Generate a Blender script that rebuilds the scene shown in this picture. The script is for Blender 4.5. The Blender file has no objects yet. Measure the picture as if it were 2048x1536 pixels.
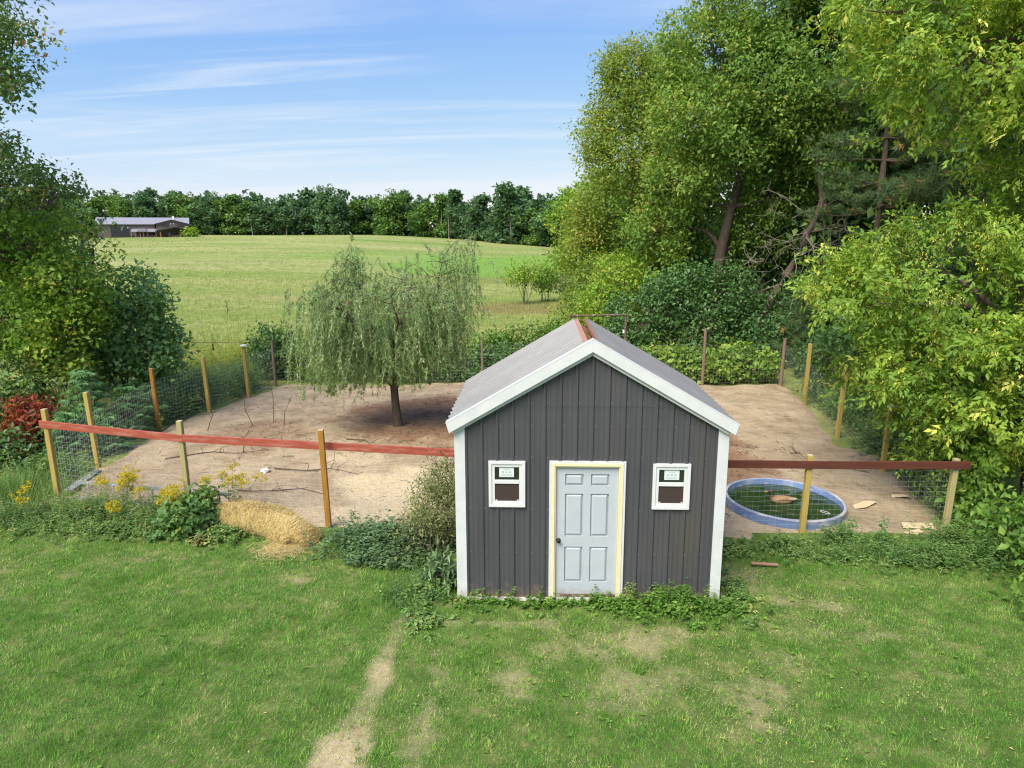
import bpy, bmesh, math, random
import numpy as np
from mathutils import Vector, Matrix

# ------------------------------------------------------------------ camera, sky, sun, exposure
S = bpy.context.scene
COL = S.collection
rad = math.radians

cam_d = bpy.data.cameras.new('camera')
cam = bpy.data.objects.new('camera', cam_d)
COL.objects.link(cam)
S.camera = cam
cam_d.sensor_width = 36.0
cam_d.lens = 36.0 * 1420.0 / 2048.0
cam_d.clip_start = 0.1
cam_d.clip_end = 4000.0
_yaw, _pitch, _roll = 0.0380, 0.2107, -0.0031
_f = Vector((-math.sin(_yaw) * math.cos(_pitch), math.cos(_yaw) * math.cos(_pitch), -math.sin(_pitch)))
_r = Vector((math.cos(_yaw), math.sin(_yaw), 0))
_u = _r.cross(_f)
_r2 = _r * math.cos(_roll) + _u * math.sin(_roll)
_u2 = -_r * math.sin(_roll) + _u * math.cos(_roll)
cam.matrix_world = Matrix(((_r2.x, _u2.x, -_f.x, -0.758), (_r2.y, _u2.y, -_f.y, -9.919), (_r2.z, _u2.z, -_f.z, 5.497), (0, 0, 0, 1)))

SUN_ELEV, SUN_AZ = rad(52), rad(213)       # azimuth clockwise from +y: from the left, a little behind the camera
sun_dir = Vector((math.sin(SUN_AZ) * math.cos(SUN_ELEV), math.cos(SUN_AZ) * math.cos(SUN_ELEV), math.sin(SUN_ELEV)))
sun_d = bpy.data.lights.new('sun', 'SUN')
sun_d.energy = 1.5
sun_d.angle = rad(38.0)
sun_d.color = (1.0, 0.93, 0.80)
sun = bpy.data.objects.new('sun', sun_d)
sun.rotation_euler = sun_dir.to_track_quat('Z', 'Y').to_euler()
COL.objects.link(sun)

world = bpy.data.worlds.new('World')
S.world = world
world.use_nodes = True


def build_world():
    nt = world.node_tree
    for n in list(nt.nodes):
        nt.nodes.remove(n)
    N = nt.nodes.new
    L = nt.links.new
    out = N('ShaderNodeOutputWorld')
    bg = N('ShaderNodeBackground')
    bg.inputs['Strength'].default_value = 0.0906
    sky = N('ShaderNodeTexSky')
    sky.sky_type = 'NISHITA'
    sky.sun_disc = False
    sky.sun_elevation = SUN_ELEV
    sky.sun_rotation = SUN_AZ
    sky.altitude = 1500
    sky.air_density = 1.0
    sky.dust_density = 0.1
    sky.ozone_density = 2.2
    # thin cirrus: noise on the plane of the cloud layer, stretched into streaks
    tc = N('ShaderNodeTexCoord')
    sep = N('ShaderNodeSeparateXYZ')
    L(tc.outputs['Generated'], sep.inputs[0])
    zc = N('ShaderNodeMath'); zc.operation = 'MAXIMUM'; zc.inputs[1].default_value = 0.0
    L(sep.outputs['Z'], zc.inputs[0])
    za = N('ShaderNodeMath'); za.operation = 'ADD'; za.inputs[1].default_value = 0.09
    L(zc.outputs[0], za.inputs[0])
    dx = N('ShaderNodeMath'); dx.operation = 'DIVIDE'
    dy = N('ShaderNodeMath'); dy.operation = 'DIVIDE'
    L(sep.outputs['X'], dx.inputs[0]); L(za.outputs[0], dx.inputs[1])
    L(sep.outputs['Y'], dy.inputs[0]); L(za.outputs[0], dy.inputs[1])
    comb = N('ShaderNodeCombineXYZ')
    L(dx.outputs[0], comb.inputs[0]); L(dy.outputs[0], comb.inputs[1])

    def streak(rot, sx, sy, scale, lo, hi, dist, loc):
        mp = N('ShaderNodeMapping')
        mp.inputs['Rotation'].default_value = (0, 0, rot)
        mp.inputs['Scale'].default_value = (sx, sy, 1)
        mp.inputs['Location'].default_value = loc
        L(comb.outputs[0], mp.inputs[0])
        no = N('ShaderNodeTexNoise')
        no.inputs['Scale'].default_value = scale
        no.inputs['Detail'].default_value = 8
        no.inputs['Roughness'].default_value = 0.58
        no.inputs['Distortion'].default_value = dist
        L(mp.outputs[0], no.inputs['Vector'])
        mr = N('ShaderNodeMapRange')
        mr.interpolation_type = 'SMOOTHSTEP'
        mr.inputs['From Min'].default_value = lo
        mr.inputs['From Max'].default_value = hi
        L(no.outputs['Fac'], mr.inputs['Value'])
        return mr.outputs[0]
    a = streak(-0.35, 0.30, 1.4, 0.8, 0.44, 0.76, 1.1, (1.3, 0.4, 0))
    b = streak(0.30, 0.18, 1.5, 1.6, 0.50, 0.78, 0.8, (4.1, 2.2, 0))
    c = streak(0.5, 0.6, 0.8, 0.5, 0.28, 0.54, 0.3, (7.0, 1.2, 0))
    mx = N('ShaderNodeMath'); mx.operation = 'MAXIMUM'
    L(a, mx.inputs[0]); L(b, mx.inputs[1])
    mu = N('ShaderNodeMath'); mu.operation = 'MULTIPLY'
    L(mx.outputs[0], mu.inputs[0]); L(c, mu.inputs[1])
    am = N('ShaderNodeMath'); am.operation = 'MULTIPLY'; am.inputs[1].default_value = 0.62
    L(mu.outputs[0], am.inputs[0])
    mix = N('ShaderNodeMix'); mix.data_type = 'RGBA'
    L(am.outputs[0], mix.inputs[0])
    # per-channel colour grade of the sky that keeps the bright horizon from running away
    den = N('ShaderNodeVectorMath'); den.operation = 'MULTIPLY_ADD'
    L(sky.outputs[0], den.inputs[0]); den.inputs[1].default_value = (0.043, 0.167, 2.9); den.inputs[2].default_value = (1, 1, 1)
    dv = N('ShaderNodeVectorMath'); dv.operation = 'DIVIDE'
    L(sky.outputs[0], dv.inputs[0]); L(den.outputs[0], dv.inputs[1])
    tn = N('ShaderNodeVectorMath'); tn.operation = 'MULTIPLY'; tn.inputs[1].default_value = (0.44, 0.655, 7.15)
    L(dv.outputs[0], tn.inputs[0])
    L(tn.outputs[0], mix.inputs[6])
    mix.inputs[7].default_value = (2.25, 2.35, 2.45, 1)
    L(mix.outputs[2], bg.inputs['Color'])
    L(bg.outputs[0], out.inputs[0])


build_world()
S.view_settings.view_transform = 'Standard'
S.view_settings.look = 'None'
S.view_settings.exposure = 2.178
S.view_settings.gamma = 1.0
S.view_settings.use_curve_mapping = False
S.render.engine = 'CYCLES'
S.cycles.max_bounces = 6
S.cycles.diffuse_bounces = 3
S.cycles.glossy_bounces = 2
S.cycles.transmission_bounces = 4
S.cycles.transparent_max_bounces = 6
S.cycles.use_denoising = True
S.cycles.denoiser = 'OPENIMAGEDENOISE'
S.cycles.denoising_prefilter = 'FAST'
S.cycles.sample_clamp_indirect = 6
S.cycles.pixel_filter_type = 'BLACKMAN_HARRIS'
S.cycles.filter_width = 1.2

# ------------------------------------------------------------------ helpers
RNG = np.random.default_rng(7)


def tag(o, label, cat=None, group=None, kind=None):
    o['label'] = label
    if cat:
        o['category'] = cat
    if group:
        o['group'] = group
    if kind:
        o['kind'] = kind
    return o


def thing(name, label, cat, loc=(0, 0, 0), rz=0.0, group=None):
    o = bpy.data.objects.new(name, None)
    COL.objects.link(o)
    o.empty_display_size = 0.2
    o.location = loc
    o.rotation_euler = (0, 0, rz)
    tag(o, label, cat, group)
    return o


def link(name, me, mat, parent=None):
    o = bpy.data.objects.new(name, me)
    COL.objects.link(o)
    if mat is not None and len(me.materials) == 0:
        for m in (mat if isinstance(mat, (list, tuple)) else [mat]):
            me.materials.append(m)
    if parent is not None:
        o.parent = parent
    return o


def np_mesh(name, V, F, tint=None, smooth=False, extra=None):
    """V (n,3), F (m,k) integer array."""
    V = np.ascontiguousarray(V, dtype=np.float32)
    F = np.ascontiguousarray(F, dtype=np.int32)
    me = bpy.data.meshes.new(name)
    m, k = F.shape
    me.vertices.add(len(V))
    me.vertices.foreach_set('co', V.ravel())
    me.loops.add(m * k)
    me.loops.foreach_set('vertex_index', F.ravel())
    me.polygons.add(m)
    me.polygons.foreach_set('loop_start', np.arange(0, m * k, k, dtype=np.int32))
    if smooth:
        me.polygons.foreach_set('use_smooth', np.ones(m, dtype=bool))
    if tint is not None:
        a = me.attributes.new('tint', 'FLOAT', 'POINT')
        a.data.foreach_set('value', np.ascontiguousarray(tint, dtype=np.float32))
    if extra:
        for nm, arr in extra.items():
            a = me.attributes.new(nm, 'FLOAT', 'POINT')
            a.data.foreach_set('value', np.ascontiguousarray(arr, dtype=np.float32))
    me.update(calc_edges=True)
    return me


class MB:
    """collects boxes, prisms and tubes into ONE mesh"""

    def __init__(self):
        self.v, self.f = [], []

    def add(self, vs, fs):
        b = len(self.v)
        self.v += [tuple(x) for x in vs]
        self.f += [tuple(b + i for i in q) for q in fs]
        return self

    def box(self, x0, x1, y0, y1, z0, z1):
        return self.add([(x0, y0, z0), (x1, y0, z0), (x1, y1, z0), (x0, y1, z0), (x0, y0, z1), (x1, y0, z1), (x1, y1, z1), (x0, y1, z1)],
                        [(0, 3, 2, 1), (4, 5, 6, 7), (0, 1, 5, 4), (1, 2, 6, 5), (2, 3, 7, 6), (3, 0, 4, 7)])

    def prism(self, poly, axis, a, b):
        """poly: list of 2D points; axis 'y': (x,z) extruded from y=a to y=b; 'x': (y,z); 'z': (x,y)"""
        def P(p, t):
            return {'y': (p[0], t, p[1]), 'x': (t, p[0], p[1]), 'z': (p[0], p[1], t)}[axis]
        n = len(poly)
        vs = [P(p, a) for p in poly] + [P(p, b) for p in poly]
        fs = [tuple(range(n)), tuple(range(2 * n - 1, n - 1, -1))]
        for i in range(n):
            j = (i + 1) % n
            fs.append((j, i, n + i, n + j))
        return self.add(vs, fs)

    def tube(self, pts, r, n=6, cap=True):
        pts = [Vector(p) for p in pts]
        rs = r if isinstance(r, (list, tuple)) else [r] * len(pts)
        vs, fs = [], []
        for i, p in enumerate(pts):
            d = (pts[min(i + 1, len(pts) - 1)] - pts[max(i - 1, 0)]).normalized()
            a = Vector((0, 0, 1)) if abs(d.z) < 0.9 else Vector((1, 0, 0))
            s = d.cross(a).normalized()
            t = s.cross(d)
            for k in range(n):
                an = 2 * math.pi * k / n
                vs.append(p + (s * math.cos(an) + t * math.sin(an)) * rs[i])
        for i in range(len(pts) - 1):
            for k in range(n):
                k2 = (k + 1) % n
                fs.append((i * n + k, i * n + k2, (i + 1) * n + k2, (i + 1) * n + k))
        if cap:
            fs.append(tuple(range(n - 1, -1, -1)))
            m = (len(pts) - 1) * n
            fs.append(tuple(range(m, m + n)))
        return self.add(vs, fs)

    def lathe(self, prof, n=24, c=(0, 0, 0)):
        vs, fs = [], []
        for (r, z) in prof:
            for k in range(n):
                a = 2 * math.pi * k / n
                vs.append((c[0] + r * math.cos(a), c[1] + r * math.sin(a), c[2] + z))
        for i in range(len(prof) - 1):
            for k in range(n):
                k2 = (k + 1) % n
                fs.append((i * n + k, i * n + k2, (i + 1) * n + k2, (i + 1) * n + k))
        return self.add(vs, fs)

    def build(self, name, mat, parent=None, smooth=False, bevel=0.0):
        me = bpy.data.meshes.new(name)
        me.from_pydata(self.v, [], self.f)
        if bevel or smooth is None:
            bm = bmesh.new()
            bm.from_mesh(me)
            if bevel:
                bmesh.ops.bevel(bm, geom=bm.edges[:], offset=bevel, segments=1, affect='EDGES')
            bm.to_mesh(me)
            bm.free()
        if smooth:
            me.polygons.foreach_set('use_smooth', np.ones(len(me.polygons), dtype=bool))
        me.update()
        return link(name, me, mat, parent)


def nrm(a):
    return a / np.maximum(np.linalg.norm(a, axis=-1, keepdims=True), 1e-9)


def rdir(n, rng):
    return nrm(rng.normal(size=(n, 3)))


class Noise3:
    """cheap smooth noise: a sum of random plane waves, about -1..1"""

    def __init__(self, seed, freq, n=7):
        r = np.random.default_rng(seed)
        self.k = rdir(n, r) * freq * r.uniform(0.6, 1.7, (n, 1))
        self.p = r.uniform(0, 6.28, n)

    def __call__(self, P):
        P = np.asarray(P, float)
        if P.shape[-1] == 2:
            P = np.concatenate([P, np.zeros(P.shape[:-1] + (1,))], -1)
        return np.sin(P @ self.k.T + self.p).sum(-1) / math.sqrt(len(self.p)) * 0.9


def sstep(a, b, x):
    t = np.clip((x - a) / (b - a), 0, 1)
    return t * t * (3 - 2 * t)


# ---- leaves: 4 verts, 2 folded triangles each
def leaf_arrays(P, A, Nn, L, W, fold=0.25, curl=0.0):
    """P base points, A axis, Nn normal (made orthogonal), L, W arrays"""
    A = nrm(A)
    B = nrm(np.cross(A, Nn))
    Nn = np.cross(B, A)
    L = np.asarray(L).reshape(-1, 1)
    W = np.asarray(W).reshape(-1, 1)
    mid = P + A * L * 0.45
    l = mid + B * W * 0.5 + Nn * W * fold
    r = mid - B * W * 0.5 + Nn * W * fold
    t = P + A * L - Nn * L * curl
    V = np.stack([P, l, t, r], 1).reshape(-1, 3)
    n = len(P)
    b = np.arange(n)[:, None] * 4
    F = np.concatenate([b + np.array([[0, 2, 1]]), b + np.array([[0, 3, 2]])], 0)
    return V, F


class Leaves:
    def __init__(self):
        self.V, self.F, self.T, self.n = [], [], [], 0

    def add(self, V, F, tint):
        """tint: one value per leaf, spread over its verts"""
        per = len(V) // len(tint)
        self.V.append(V)
        self.F.append(F + self.n)
        self.T.append(np.repeat(tint, per))
        self.n += len(V)

    def leaves(self, P, A, Nn, L, W, tint, fold=0.25, curl=0.1):
        V, F = leaf_arrays(P, A, Nn, L, W, fold, curl)
        self.add(V, F, tint)

    def blades(self, P, A, side, L, W, tint):
        """one triangle each"""
        L = np.asarray(L).reshape(-1, 1)
        W = np.asarray(W).reshape(-1, 1)
        s = nrm(side) * W * 0.5
        V = np.stack([P - s, P + s, P + nrm(A) * L], 1).reshape(-1, 3)
        F = np.arange(len(V)).reshape(-1, 3)
        self.add(V, F, tint)

    def mesh(self, name):
        return np_mesh(name, np.concatenate(self.V), np.concatenate(self.F), np.concatenate(self.T))

    def build(self, name, mat, parent=None):
        return link(name, self.mesh(name), mat, parent)


def tubes_np(segs, n=4):
    """segs: list of (pts (k,3), radii (k)) -> V,F quads; many thin tubes in one mesh"""
    Vs, Fs, base = [], [], 0
    an = np.arange(n) * 2 * np.pi / n
    ca, sa = np.cos(an), np.sin(an)
    for pts, rr in segs:
        pts = np.asarray(pts, float)
        k = len(pts)
        d = np.empty_like(pts)
        d[1:-1] = pts[2:] - pts[:-2]
        d[0] = pts[1] - pts[0]
        d[-1] = pts[-1] - pts[-2]
        d = nrm(d)
        ref = np.where(np.abs(d[:, 2:3]) < 0.9, np.array([[0, 0, 1.0]]), np.array([[1.0, 0, 0]]))
        s = nrm(np.cross(d, ref))
        t = np.cross(s, d)
        rr = np.broadcast_to(np.asarray(rr, float), (k,))
        ring = pts[:, None, :] + (s[:, None, :] * ca[None, :, None] + t[:, None, :] * sa[None, :, None]) * rr[:, None, None]
        Vs.append(ring.reshape(-1, 3))
        i = np.arange(k - 1)[:, None] * n
        j = np.arange(n)[None, :]
        j2 = (j + 1) % n
        q = np.stack([i + j, i + j2, i + n + j2, i + n + j], -1).reshape(-1, 4) + base
        Fs.append(q)
        base += k * n
    return np.concatenate(Vs), np.concatenate(Fs)


def curve_pts(a, b, k, bend, rng, sag=0.0):
    a, b = np.asarray(a, float), np.asarray(b, float)
    t = np.linspace(0, 1, k)[:, None]
    p = a + (b - a) * t
    L = np.linalg.norm(b - a)
    o1, o2 = rng.normal(size=3) * bend * L, rng.normal(size=3) * bend * L * 0.5
    p = p + np.sin(t * np.pi) * o1 + np.sin(t * 2 * np.pi) * o2
    p[:, 2] -= (np.sin(t[:, 0] * np.pi)) * sag * L
    return p


# ------------------------------------------------------------------ materials
def mat_new(name):
    m = bpy.data.materials.new(name)
    m.use_nodes = True
    nt = m.node_tree
    for n in list(nt.nodes):
        nt.nodes.remove(n)
    return m, nt, nt.nodes.new, nt.links.new


def ramp_node(N, stops):
    r = N('ShaderNodeValToRGB')
    cr = r.color_ramp
    while len(cr.elements) > 1:
        cr.elements.remove(cr.elements[-1])
    cr.elements[0].position = stops[0][0]
    cr.elements[0].color = (*stops[0][1], 1)
    for p, c in stops[1:]:
        e = cr.elements.new(p)
        e.color = (*c, 1)
    return r


def leaf_mat(name, stops, trans=0.35, rough=0.5, spec=0.3, patch=0.0, pscale=0.6, tboost=(1.3, 1.2, 0.6), gain=1.55):
    """leaf: colour from the per-leaf 'tint' plus a slow drift over the plant; light passes through"""
    m, nt, N, L = mat_new(name)
    at = N('ShaderNodeAttribute'); at.attribute_name = 'tint'
    fac = at.outputs['Fac']
    if patch:
        geo = N('ShaderNodeNewGeometry')
        no = N('ShaderNodeTexNoise'); no.inputs['Scale'].default_value = pscale; no.inputs['Detail'].default_value = 3
        L(geo.outputs['Position'], no.inputs['Vector'])
        ma = N('ShaderNodeMath'); ma.operation = 'MULTIPLY_ADD'; ma.inputs[1].default_value = patch; ma.inputs[2].default_value = -patch * 0.5
        L(no.outputs['Fac'], ma.inputs[0])
        ad = N('ShaderNodeMath'); ad.operation = 'ADD'; ad.use_clamp = True
        L(fac, ad.inputs[0]); L(ma.outputs[0], ad.inputs[1])
        fac = ad.outputs[0]
    rp = ramp_node(N, [(q, tuple(min(1.0, v * gain) for v in c)) for q, c in stops])
    L(fac, rp.inputs[0])
    p = N('ShaderNodeBsdfPrincipled')
    p.inputs['Roughness'].default_value = rough
    p.inputs['Specular IOR Level'].default_value = spec
    L(rp.outputs[0], p.inputs['Base Color'])
    tr = N('ShaderNodeBsdfTranslucent')
    mc = N('ShaderNodeMix'); mc.data_type = 'RGBA'; mc.blend_type = 'MULTIPLY'; mc.inputs[0].default_value = 1
    L(rp.outputs[0], mc.inputs[6]); mc.inputs[7].default_value = (*tboost, 1)
    L(mc.outputs[2], tr.inputs['Color'])
    mx = N('ShaderNodeMixShader'); mx.inputs[0].default_value = trans
    L(p.outputs[0], mx.inputs[1]); L(tr.outputs[0], mx.inputs[2])
    o = N('ShaderNodeOutputMaterial')
    L(mx.outputs[0], o.inputs[0])
    return m


def solid_mat(name, c1, c2=None, scale=8.0, rough=0.6, metal=0.0, bump=0.0, bscale=None, stretch=(1, 1, 1), detail=5, lo=0.35, hi=0.65,
              spec=0.4, coord='Object', c3=None, c3lo=0.62, c3hi=0.7, c3scale=2.5, bdist=0.01):
    m, nt, N, L = mat_new(name)
    p = N('ShaderNodeBsdfPrincipled')
    p.inputs['Roughness'].default_value = rough
    p.inputs['Metallic'].default_value = metal
    p.inputs['Specular IOR Level'].default_value = spec
    o = N('ShaderNodeOutputMaterial')
    L(p.outputs[0], o.inputs[0])
    if c2 is None:
        p.inputs['Base Color'].default_value = (*c1, 1)
        if not bump:
            return m
        c2 = c1
    tc = N('ShaderNodeTexCoord')
    mp = N('ShaderNodeMapping'); mp.inputs['Scale'].default_value = stretch
    L(tc.outputs[coord], mp.inputs[0])
    no = N('ShaderNodeTexNoise'); no.inputs['Scale'].default_value = scale; no.inputs['Detail'].default_value = detail; no.inputs['Roughness'].default_value = 0.6
    L(mp.outputs[0], no.inputs['Vector'])
    rp = ramp_node(N, [(lo, c1), (hi, c2)])
    L(no.outputs['Fac'], rp.inputs[0])
    col = rp.outputs[0]
    if c3 is not None:
        n2 = N('ShaderNodeTexNoise'); n2.inputs['Scale'].default_value = c3scale; n2.inputs['Detail'].default_value = 6; n2.inputs['Roughness'].default_value = 0.65
        L(mp.outputs[0], n2.inputs['Vector'])
        mr = N('ShaderNodeMapRange'); mr.inputs['From Min'].default_value = c3lo; mr.inputs['From Max'].default_value = c3hi
        L(n2.outputs['Fac'], mr.inputs['Value'])
        mx = N('ShaderNodeMix'); mx.data_type = 'RGBA'
        L(mr.outputs[0], mx.inputs[0]); L(col, mx.inputs[6]); mx.inputs[7].default_value = (*c3, 1)
        col = mx.outputs[2]
    L(col, p.inputs['Base Color'])
    if bump:
        bn = N('ShaderNodeTexNoise'); bn.inputs['Scale'].default_value = bscale or scale * 3; bn.inputs['Detail'].default_value = 6
        L(mp.outputs[0], bn.inputs['Vector'])
        b = N('ShaderNodeBump'); b.inputs['Strength'].default_value = bump; b.inputs['Distance'].default_value = bdist
        L(bn.outputs['Fac'], b.inputs['Height'])
        L(b.outputs[0], p.inputs['Normal'])
    return m


M = {}
M['charcoal_metal'] = solid_mat('charcoal_metal', (0.063, 0.063, 0.069), (0.074, 0.074, 0.080), 3, 0.42, 0.0, 0.08, 60, (1, 1, 0.25), spec=0.35,
                                c3=(0.088, 0.075, 0.062), c3lo=0.52, c3hi=0.85, c3scale=1.1)


def add_splash(m, top, col):
    """dried mud splash: ragged dust that climbs from the ground in fingers and speckles"""
    nt = m.node_tree
    N, L = nt.nodes.new, nt.links.new
    p = [n for n in nt.nodes if n.type == 'BSDF_PRINCIPLED'][0]
    src = p.inputs['Base Color'].links[0].from_socket
    tc = N('ShaderNodeTexCoord'); sp = N('ShaderNodeSeparateXYZ'); L(tc.outputs['Object'], sp.inputs[0])
    n1 = N('ShaderNodeTexNoise'); n1.inputs['Scale'].default_value = 7; n1.inputs['Detail'].default_value = 8; n1.inputs['Roughness'].default_value = 0.75
    L(tc.outputs['Object'], n1.inputs['Vector'])
    h = N('ShaderNodeMapRange'); h.inputs['From Min'].default_value = 0.0; h.inputs['From Max'].default_value = top; h.inputs['To Min'].default_value = 0.34; h.inputs['To Max'].default_value = -0.25
    L(sp.outputs['Z'], h.inputs['Value'])
    ad = N('ShaderNodeMath'); ad.operation = 'ADD'; L(n1.outputs['Fac'], ad.inputs[0]); L(h.outputs[0], ad.inputs[1])
    mr = N('ShaderNodeMapRange'); mr.inputs['From Min'].default_value = 0.56; mr.inputs['From Max'].default_value = 0.86; mr.inputs['To Max'].default_value = 0.75
    L(ad.outputs[0], mr.inputs['Value'])
    mx = N('ShaderNodeMix'); mx.data_type = 'RGBA'; L(mr.outputs[0], mx.inputs[0]); L(src, mx.inputs[6]); mx.inputs[7].default_value = (*col, 1)
    L(mx.outputs[2], p.inputs['Base Color'])


add_splash(M['charcoal_metal'], 0.55, (0.20, 0.145, 0.095))
M['roof_metal'] = solid_mat('roof_metal', (0.20, 0.197, 0.195), (0.235, 0.231, 0.228), 2.5, 0.42, 0.10, 0.05, 40, spec=0.45,
                            c3=(0.23, 0.215, 0.21), c3lo=0.55, c3hi=0.85, c3scale=1.8)
M['white_trim'] = solid_mat('white_trim', (0.56, 0.575, 0.57), (0.62, 0.63, 0.62), 4, 0.4, 0, 0.04, 30, c3=(0.55, 0.53, 0.48), c3lo=0.66, c3hi=0.85, c3scale=5)
M['window_white'] = solid_mat('window_white', (0.66, 0.66, 0.65), (0.61, 0.61, 0.60), 6, 0.35)
M['door_blue'] = solid_mat('door_blue', (0.42, 0.455, 0.485), (0.45, 0.485, 0.515), 3, 0.5, 0, 0.08, 120, c3=(0.33, 0.35, 0.36), c3lo=0.62, c3hi=0.85, c3scale=4)
add_splash(M['door_blue'], 0.5, (0.30, 0.25, 0.19))
add_splash(M['white_trim'], 0.5, (0.38, 0.32, 0.24))
M['cream'] = solid_mat('cream', (0.74, 0.66, 0.42), (0.70, 0.61, 0.37), 6, 0.55, 0, 0.05, 30)
M['off_white'] = solid_mat('off_white', (0.70, 0.69, 0.64), (0.62, 0.60, 0.54), 9, 0.6, c3=(0.28, 0.16, 0.10), c3lo=0.56, c3hi=0.7, c3scale=9)
M['black_metal'] = solid_mat('black_metal', (0.012, 0.012, 0.013), rough=0.25)
M['screw'] = solid_mat('screw', (0.22, 0.215, 0.215), rough=0.35)
M['painted_shade'] = solid_mat('painted_shade', (0.02, 0.018, 0.016), rough=0.9)  # near-black paint standing for shade inside the shed
M['glass_dark'] = solid_mat('glass_dark', (0.022, 0.028, 0.02), rough=0.06, spec=0.6)
M['screen_brown'] = solid_mat('screen_brown', (0.042, 0.028, 0.024), (0.055, 0.036, 0.03), 60, 0.6)
M['sticker'] = solid_mat('sticker', (0.62, 0.68, 0.66), rough=0.6)
M['sticker_print'] = solid_mat('sticker_print', (0.34, 0.42, 0.42), rough=0.6)
M['ridge_wood'] = solid_mat('ridge_wood', (0.33, 0.16, 0.10), (0.40, 0.22, 0.15), 6, 0.7, 0, 0.2, 30, (1, 6, 1))
M['rafter_wood'] = solid_mat('rafter_wood', (0.30, 0.16, 0.08), (0.38, 0.22, 0.12), 6, 0.75)
M['post_yellow'] = solid_mat('post_yellow', (0.45, 0.325, 0.075), (0.37, 0.275, 0.08), 7, 0.75, 0, 0.35, 25, (3, 3, 0.35), c3=(0.20, 0.13, 0.035), c3lo=0.60, c3hi=0.66, c3scale=5)
M['post_amber'] = solid_mat('post_amber', (0.42, 0.21, 0.035), (0.29, 0.13, 0.02), 7, 0.7, 0, 0.35, 25, (3, 3, 0.35))
M['post_green'] = solid_mat('post_green', (0.40, 0.33, 0.12), (0.33, 0.30, 0.15), 7, 0.75, 0, 0.35, 25, (3, 3, 0.35), c3=(0.36, 0.33, 0.25), c3lo=0.52, c3hi=0.66, c3scale=3)
M['post_grey'] = solid_mat('post_grey', (0.23, 0.16, 0.115), (0.17, 0.115, 0.08), 8, 0.85, 0, 0.4, 25, (3, 3, 0.3))
M['end_grain'] = solid_mat('end_grain', (0.52, 0.43, 0.26), (0.45, 0.36, 0.2), 30, 0.8)
M['red_rail'] = solid_mat('red_rail', (0.36, 0.075, 0.042), (0.29, 0.06, 0.036), 5, 0.6, 0, 0.25, 30, (0.5, 4, 4), c3=(0.44, 0.22, 0.16), c3lo=0.48, c3hi=0.78, c3scale=6)
M['brown_rail'] = solid_mat('brown_rail', (0.12, 0.032, 0.018), (0.085, 0.024, 0.014), 5, 0.65, 0, 0.25, 30, (0.5, 4, 4))
M['wire'] = solid_mat('wire', (0.60, 0.62, 0.60), rough=0.4, metal=0.2)
M['rust'] = solid_mat('rust', (0.09, 0.05, 0.032), (0.16, 0.10, 0.07), 14, 0.8, 0, 0.3, 40, c3=(0.35, 0.30, 0.26), c3lo=0.56, c3hi=0.62, c3scale=12)
M['aluminium'] = solid_mat('aluminium', (0.62, 0.62, 0.60), (0.5, 0.5, 0.49), 12, 0.4, 0.6)
M['grey_board'] = solid_mat('grey_board', (0.25, 0.24, 0.25), (0.34, 0.33, 0.33), 9, 0.85, 0, 0.3, 30, (4, 0.5, 1))
M['tank_blue'] = solid_mat('tank_blue', (0.12, 0.19, 0.40), (0.17, 0.25, 0.42), 3, 0.5, 0, 0.1, 30, c3=(0.42, 0.41, 0.48), c3lo=0.50, c3hi=0.66, c3scale=2.2)
M['tank_rim'] = solid_mat('tank_rim', (0.21, 0.235, 0.33), (0.29, 0.305, 0.365), 3, 0.5, 0, 0.1, 30, c3=(0.52, 0.48, 0.47), c3lo=0.48, c3hi=0.64, c3scale=1.6)
M['bark'] = solid_mat('bark', (0.085, 0.062, 0.045), (0.15, 0.115, 0.085), 9, 0.9, 0, 0.7, 14, (2.5, 2.5, 0.6), bdist=0.03)
M['bark_dark'] = solid_mat('bark_dark', (0.06, 0.044, 0.032), (0.115, 0.085, 0.062), 9, 0.9, 0, 0.7, 14, (2.5, 2.5, 0.6), bdist=0.03)
M['bark_grey'] = solid_mat('bark_grey', (0.17, 0.145, 0.12), (0.27, 0.24, 0.20), 9, 0.9, 0, 0.5, 14, (2.5, 2.5, 0.6), bdist=0.02)
M['dead_wood'] = solid_mat('dead_wood', (0.20, 0.165, 0.13), (0.30, 0.26, 0.21), 9, 0.9)
M['twig'] = solid_mat('twig', (0.075, 0.045, 0.03), (0.13, 0.085, 0.06), 20, 0.9)
M['cardboard'] = solid_mat('cardboard', (0.50, 0.38, 0.22), (0.58, 0.46, 0.29), 12, 0.85)
M['white_plastic'] = solid_mat('white_plastic', (0.78, 0.77, 0.76), rough=0.5)

# ------------------------------------------------------------------ ground
_tn1, _tn2, _tn3 = Noise3(3, 0.06), Noise3(4, 0.25), Noise3(5, 1.3)


def terrain(x, y):
    """height of the land: level yard, meadow rising to the far tree line, more so on the left"""
    x, y = np.asarray(x, float), np.asarray(y, float)
    P = np.stack([x, y], -1)
    A = 4.3 * sstep(20, -75, x) + 0.35
    h = A * sstep(28, 270, y) - 0.55 * sstep(17, 40, y) * (1 - sstep(60, 140, y)) * sstep(-30, 5, x)
    far = sstep(18, 45, y) + sstep(17, 25, np.abs(x))
    far = np.clip(far, 0, 1)
    h = h + far * (0.10 * _tn1(P) + 0.05 * _tn2(P)) - 0.07
    return h


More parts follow.
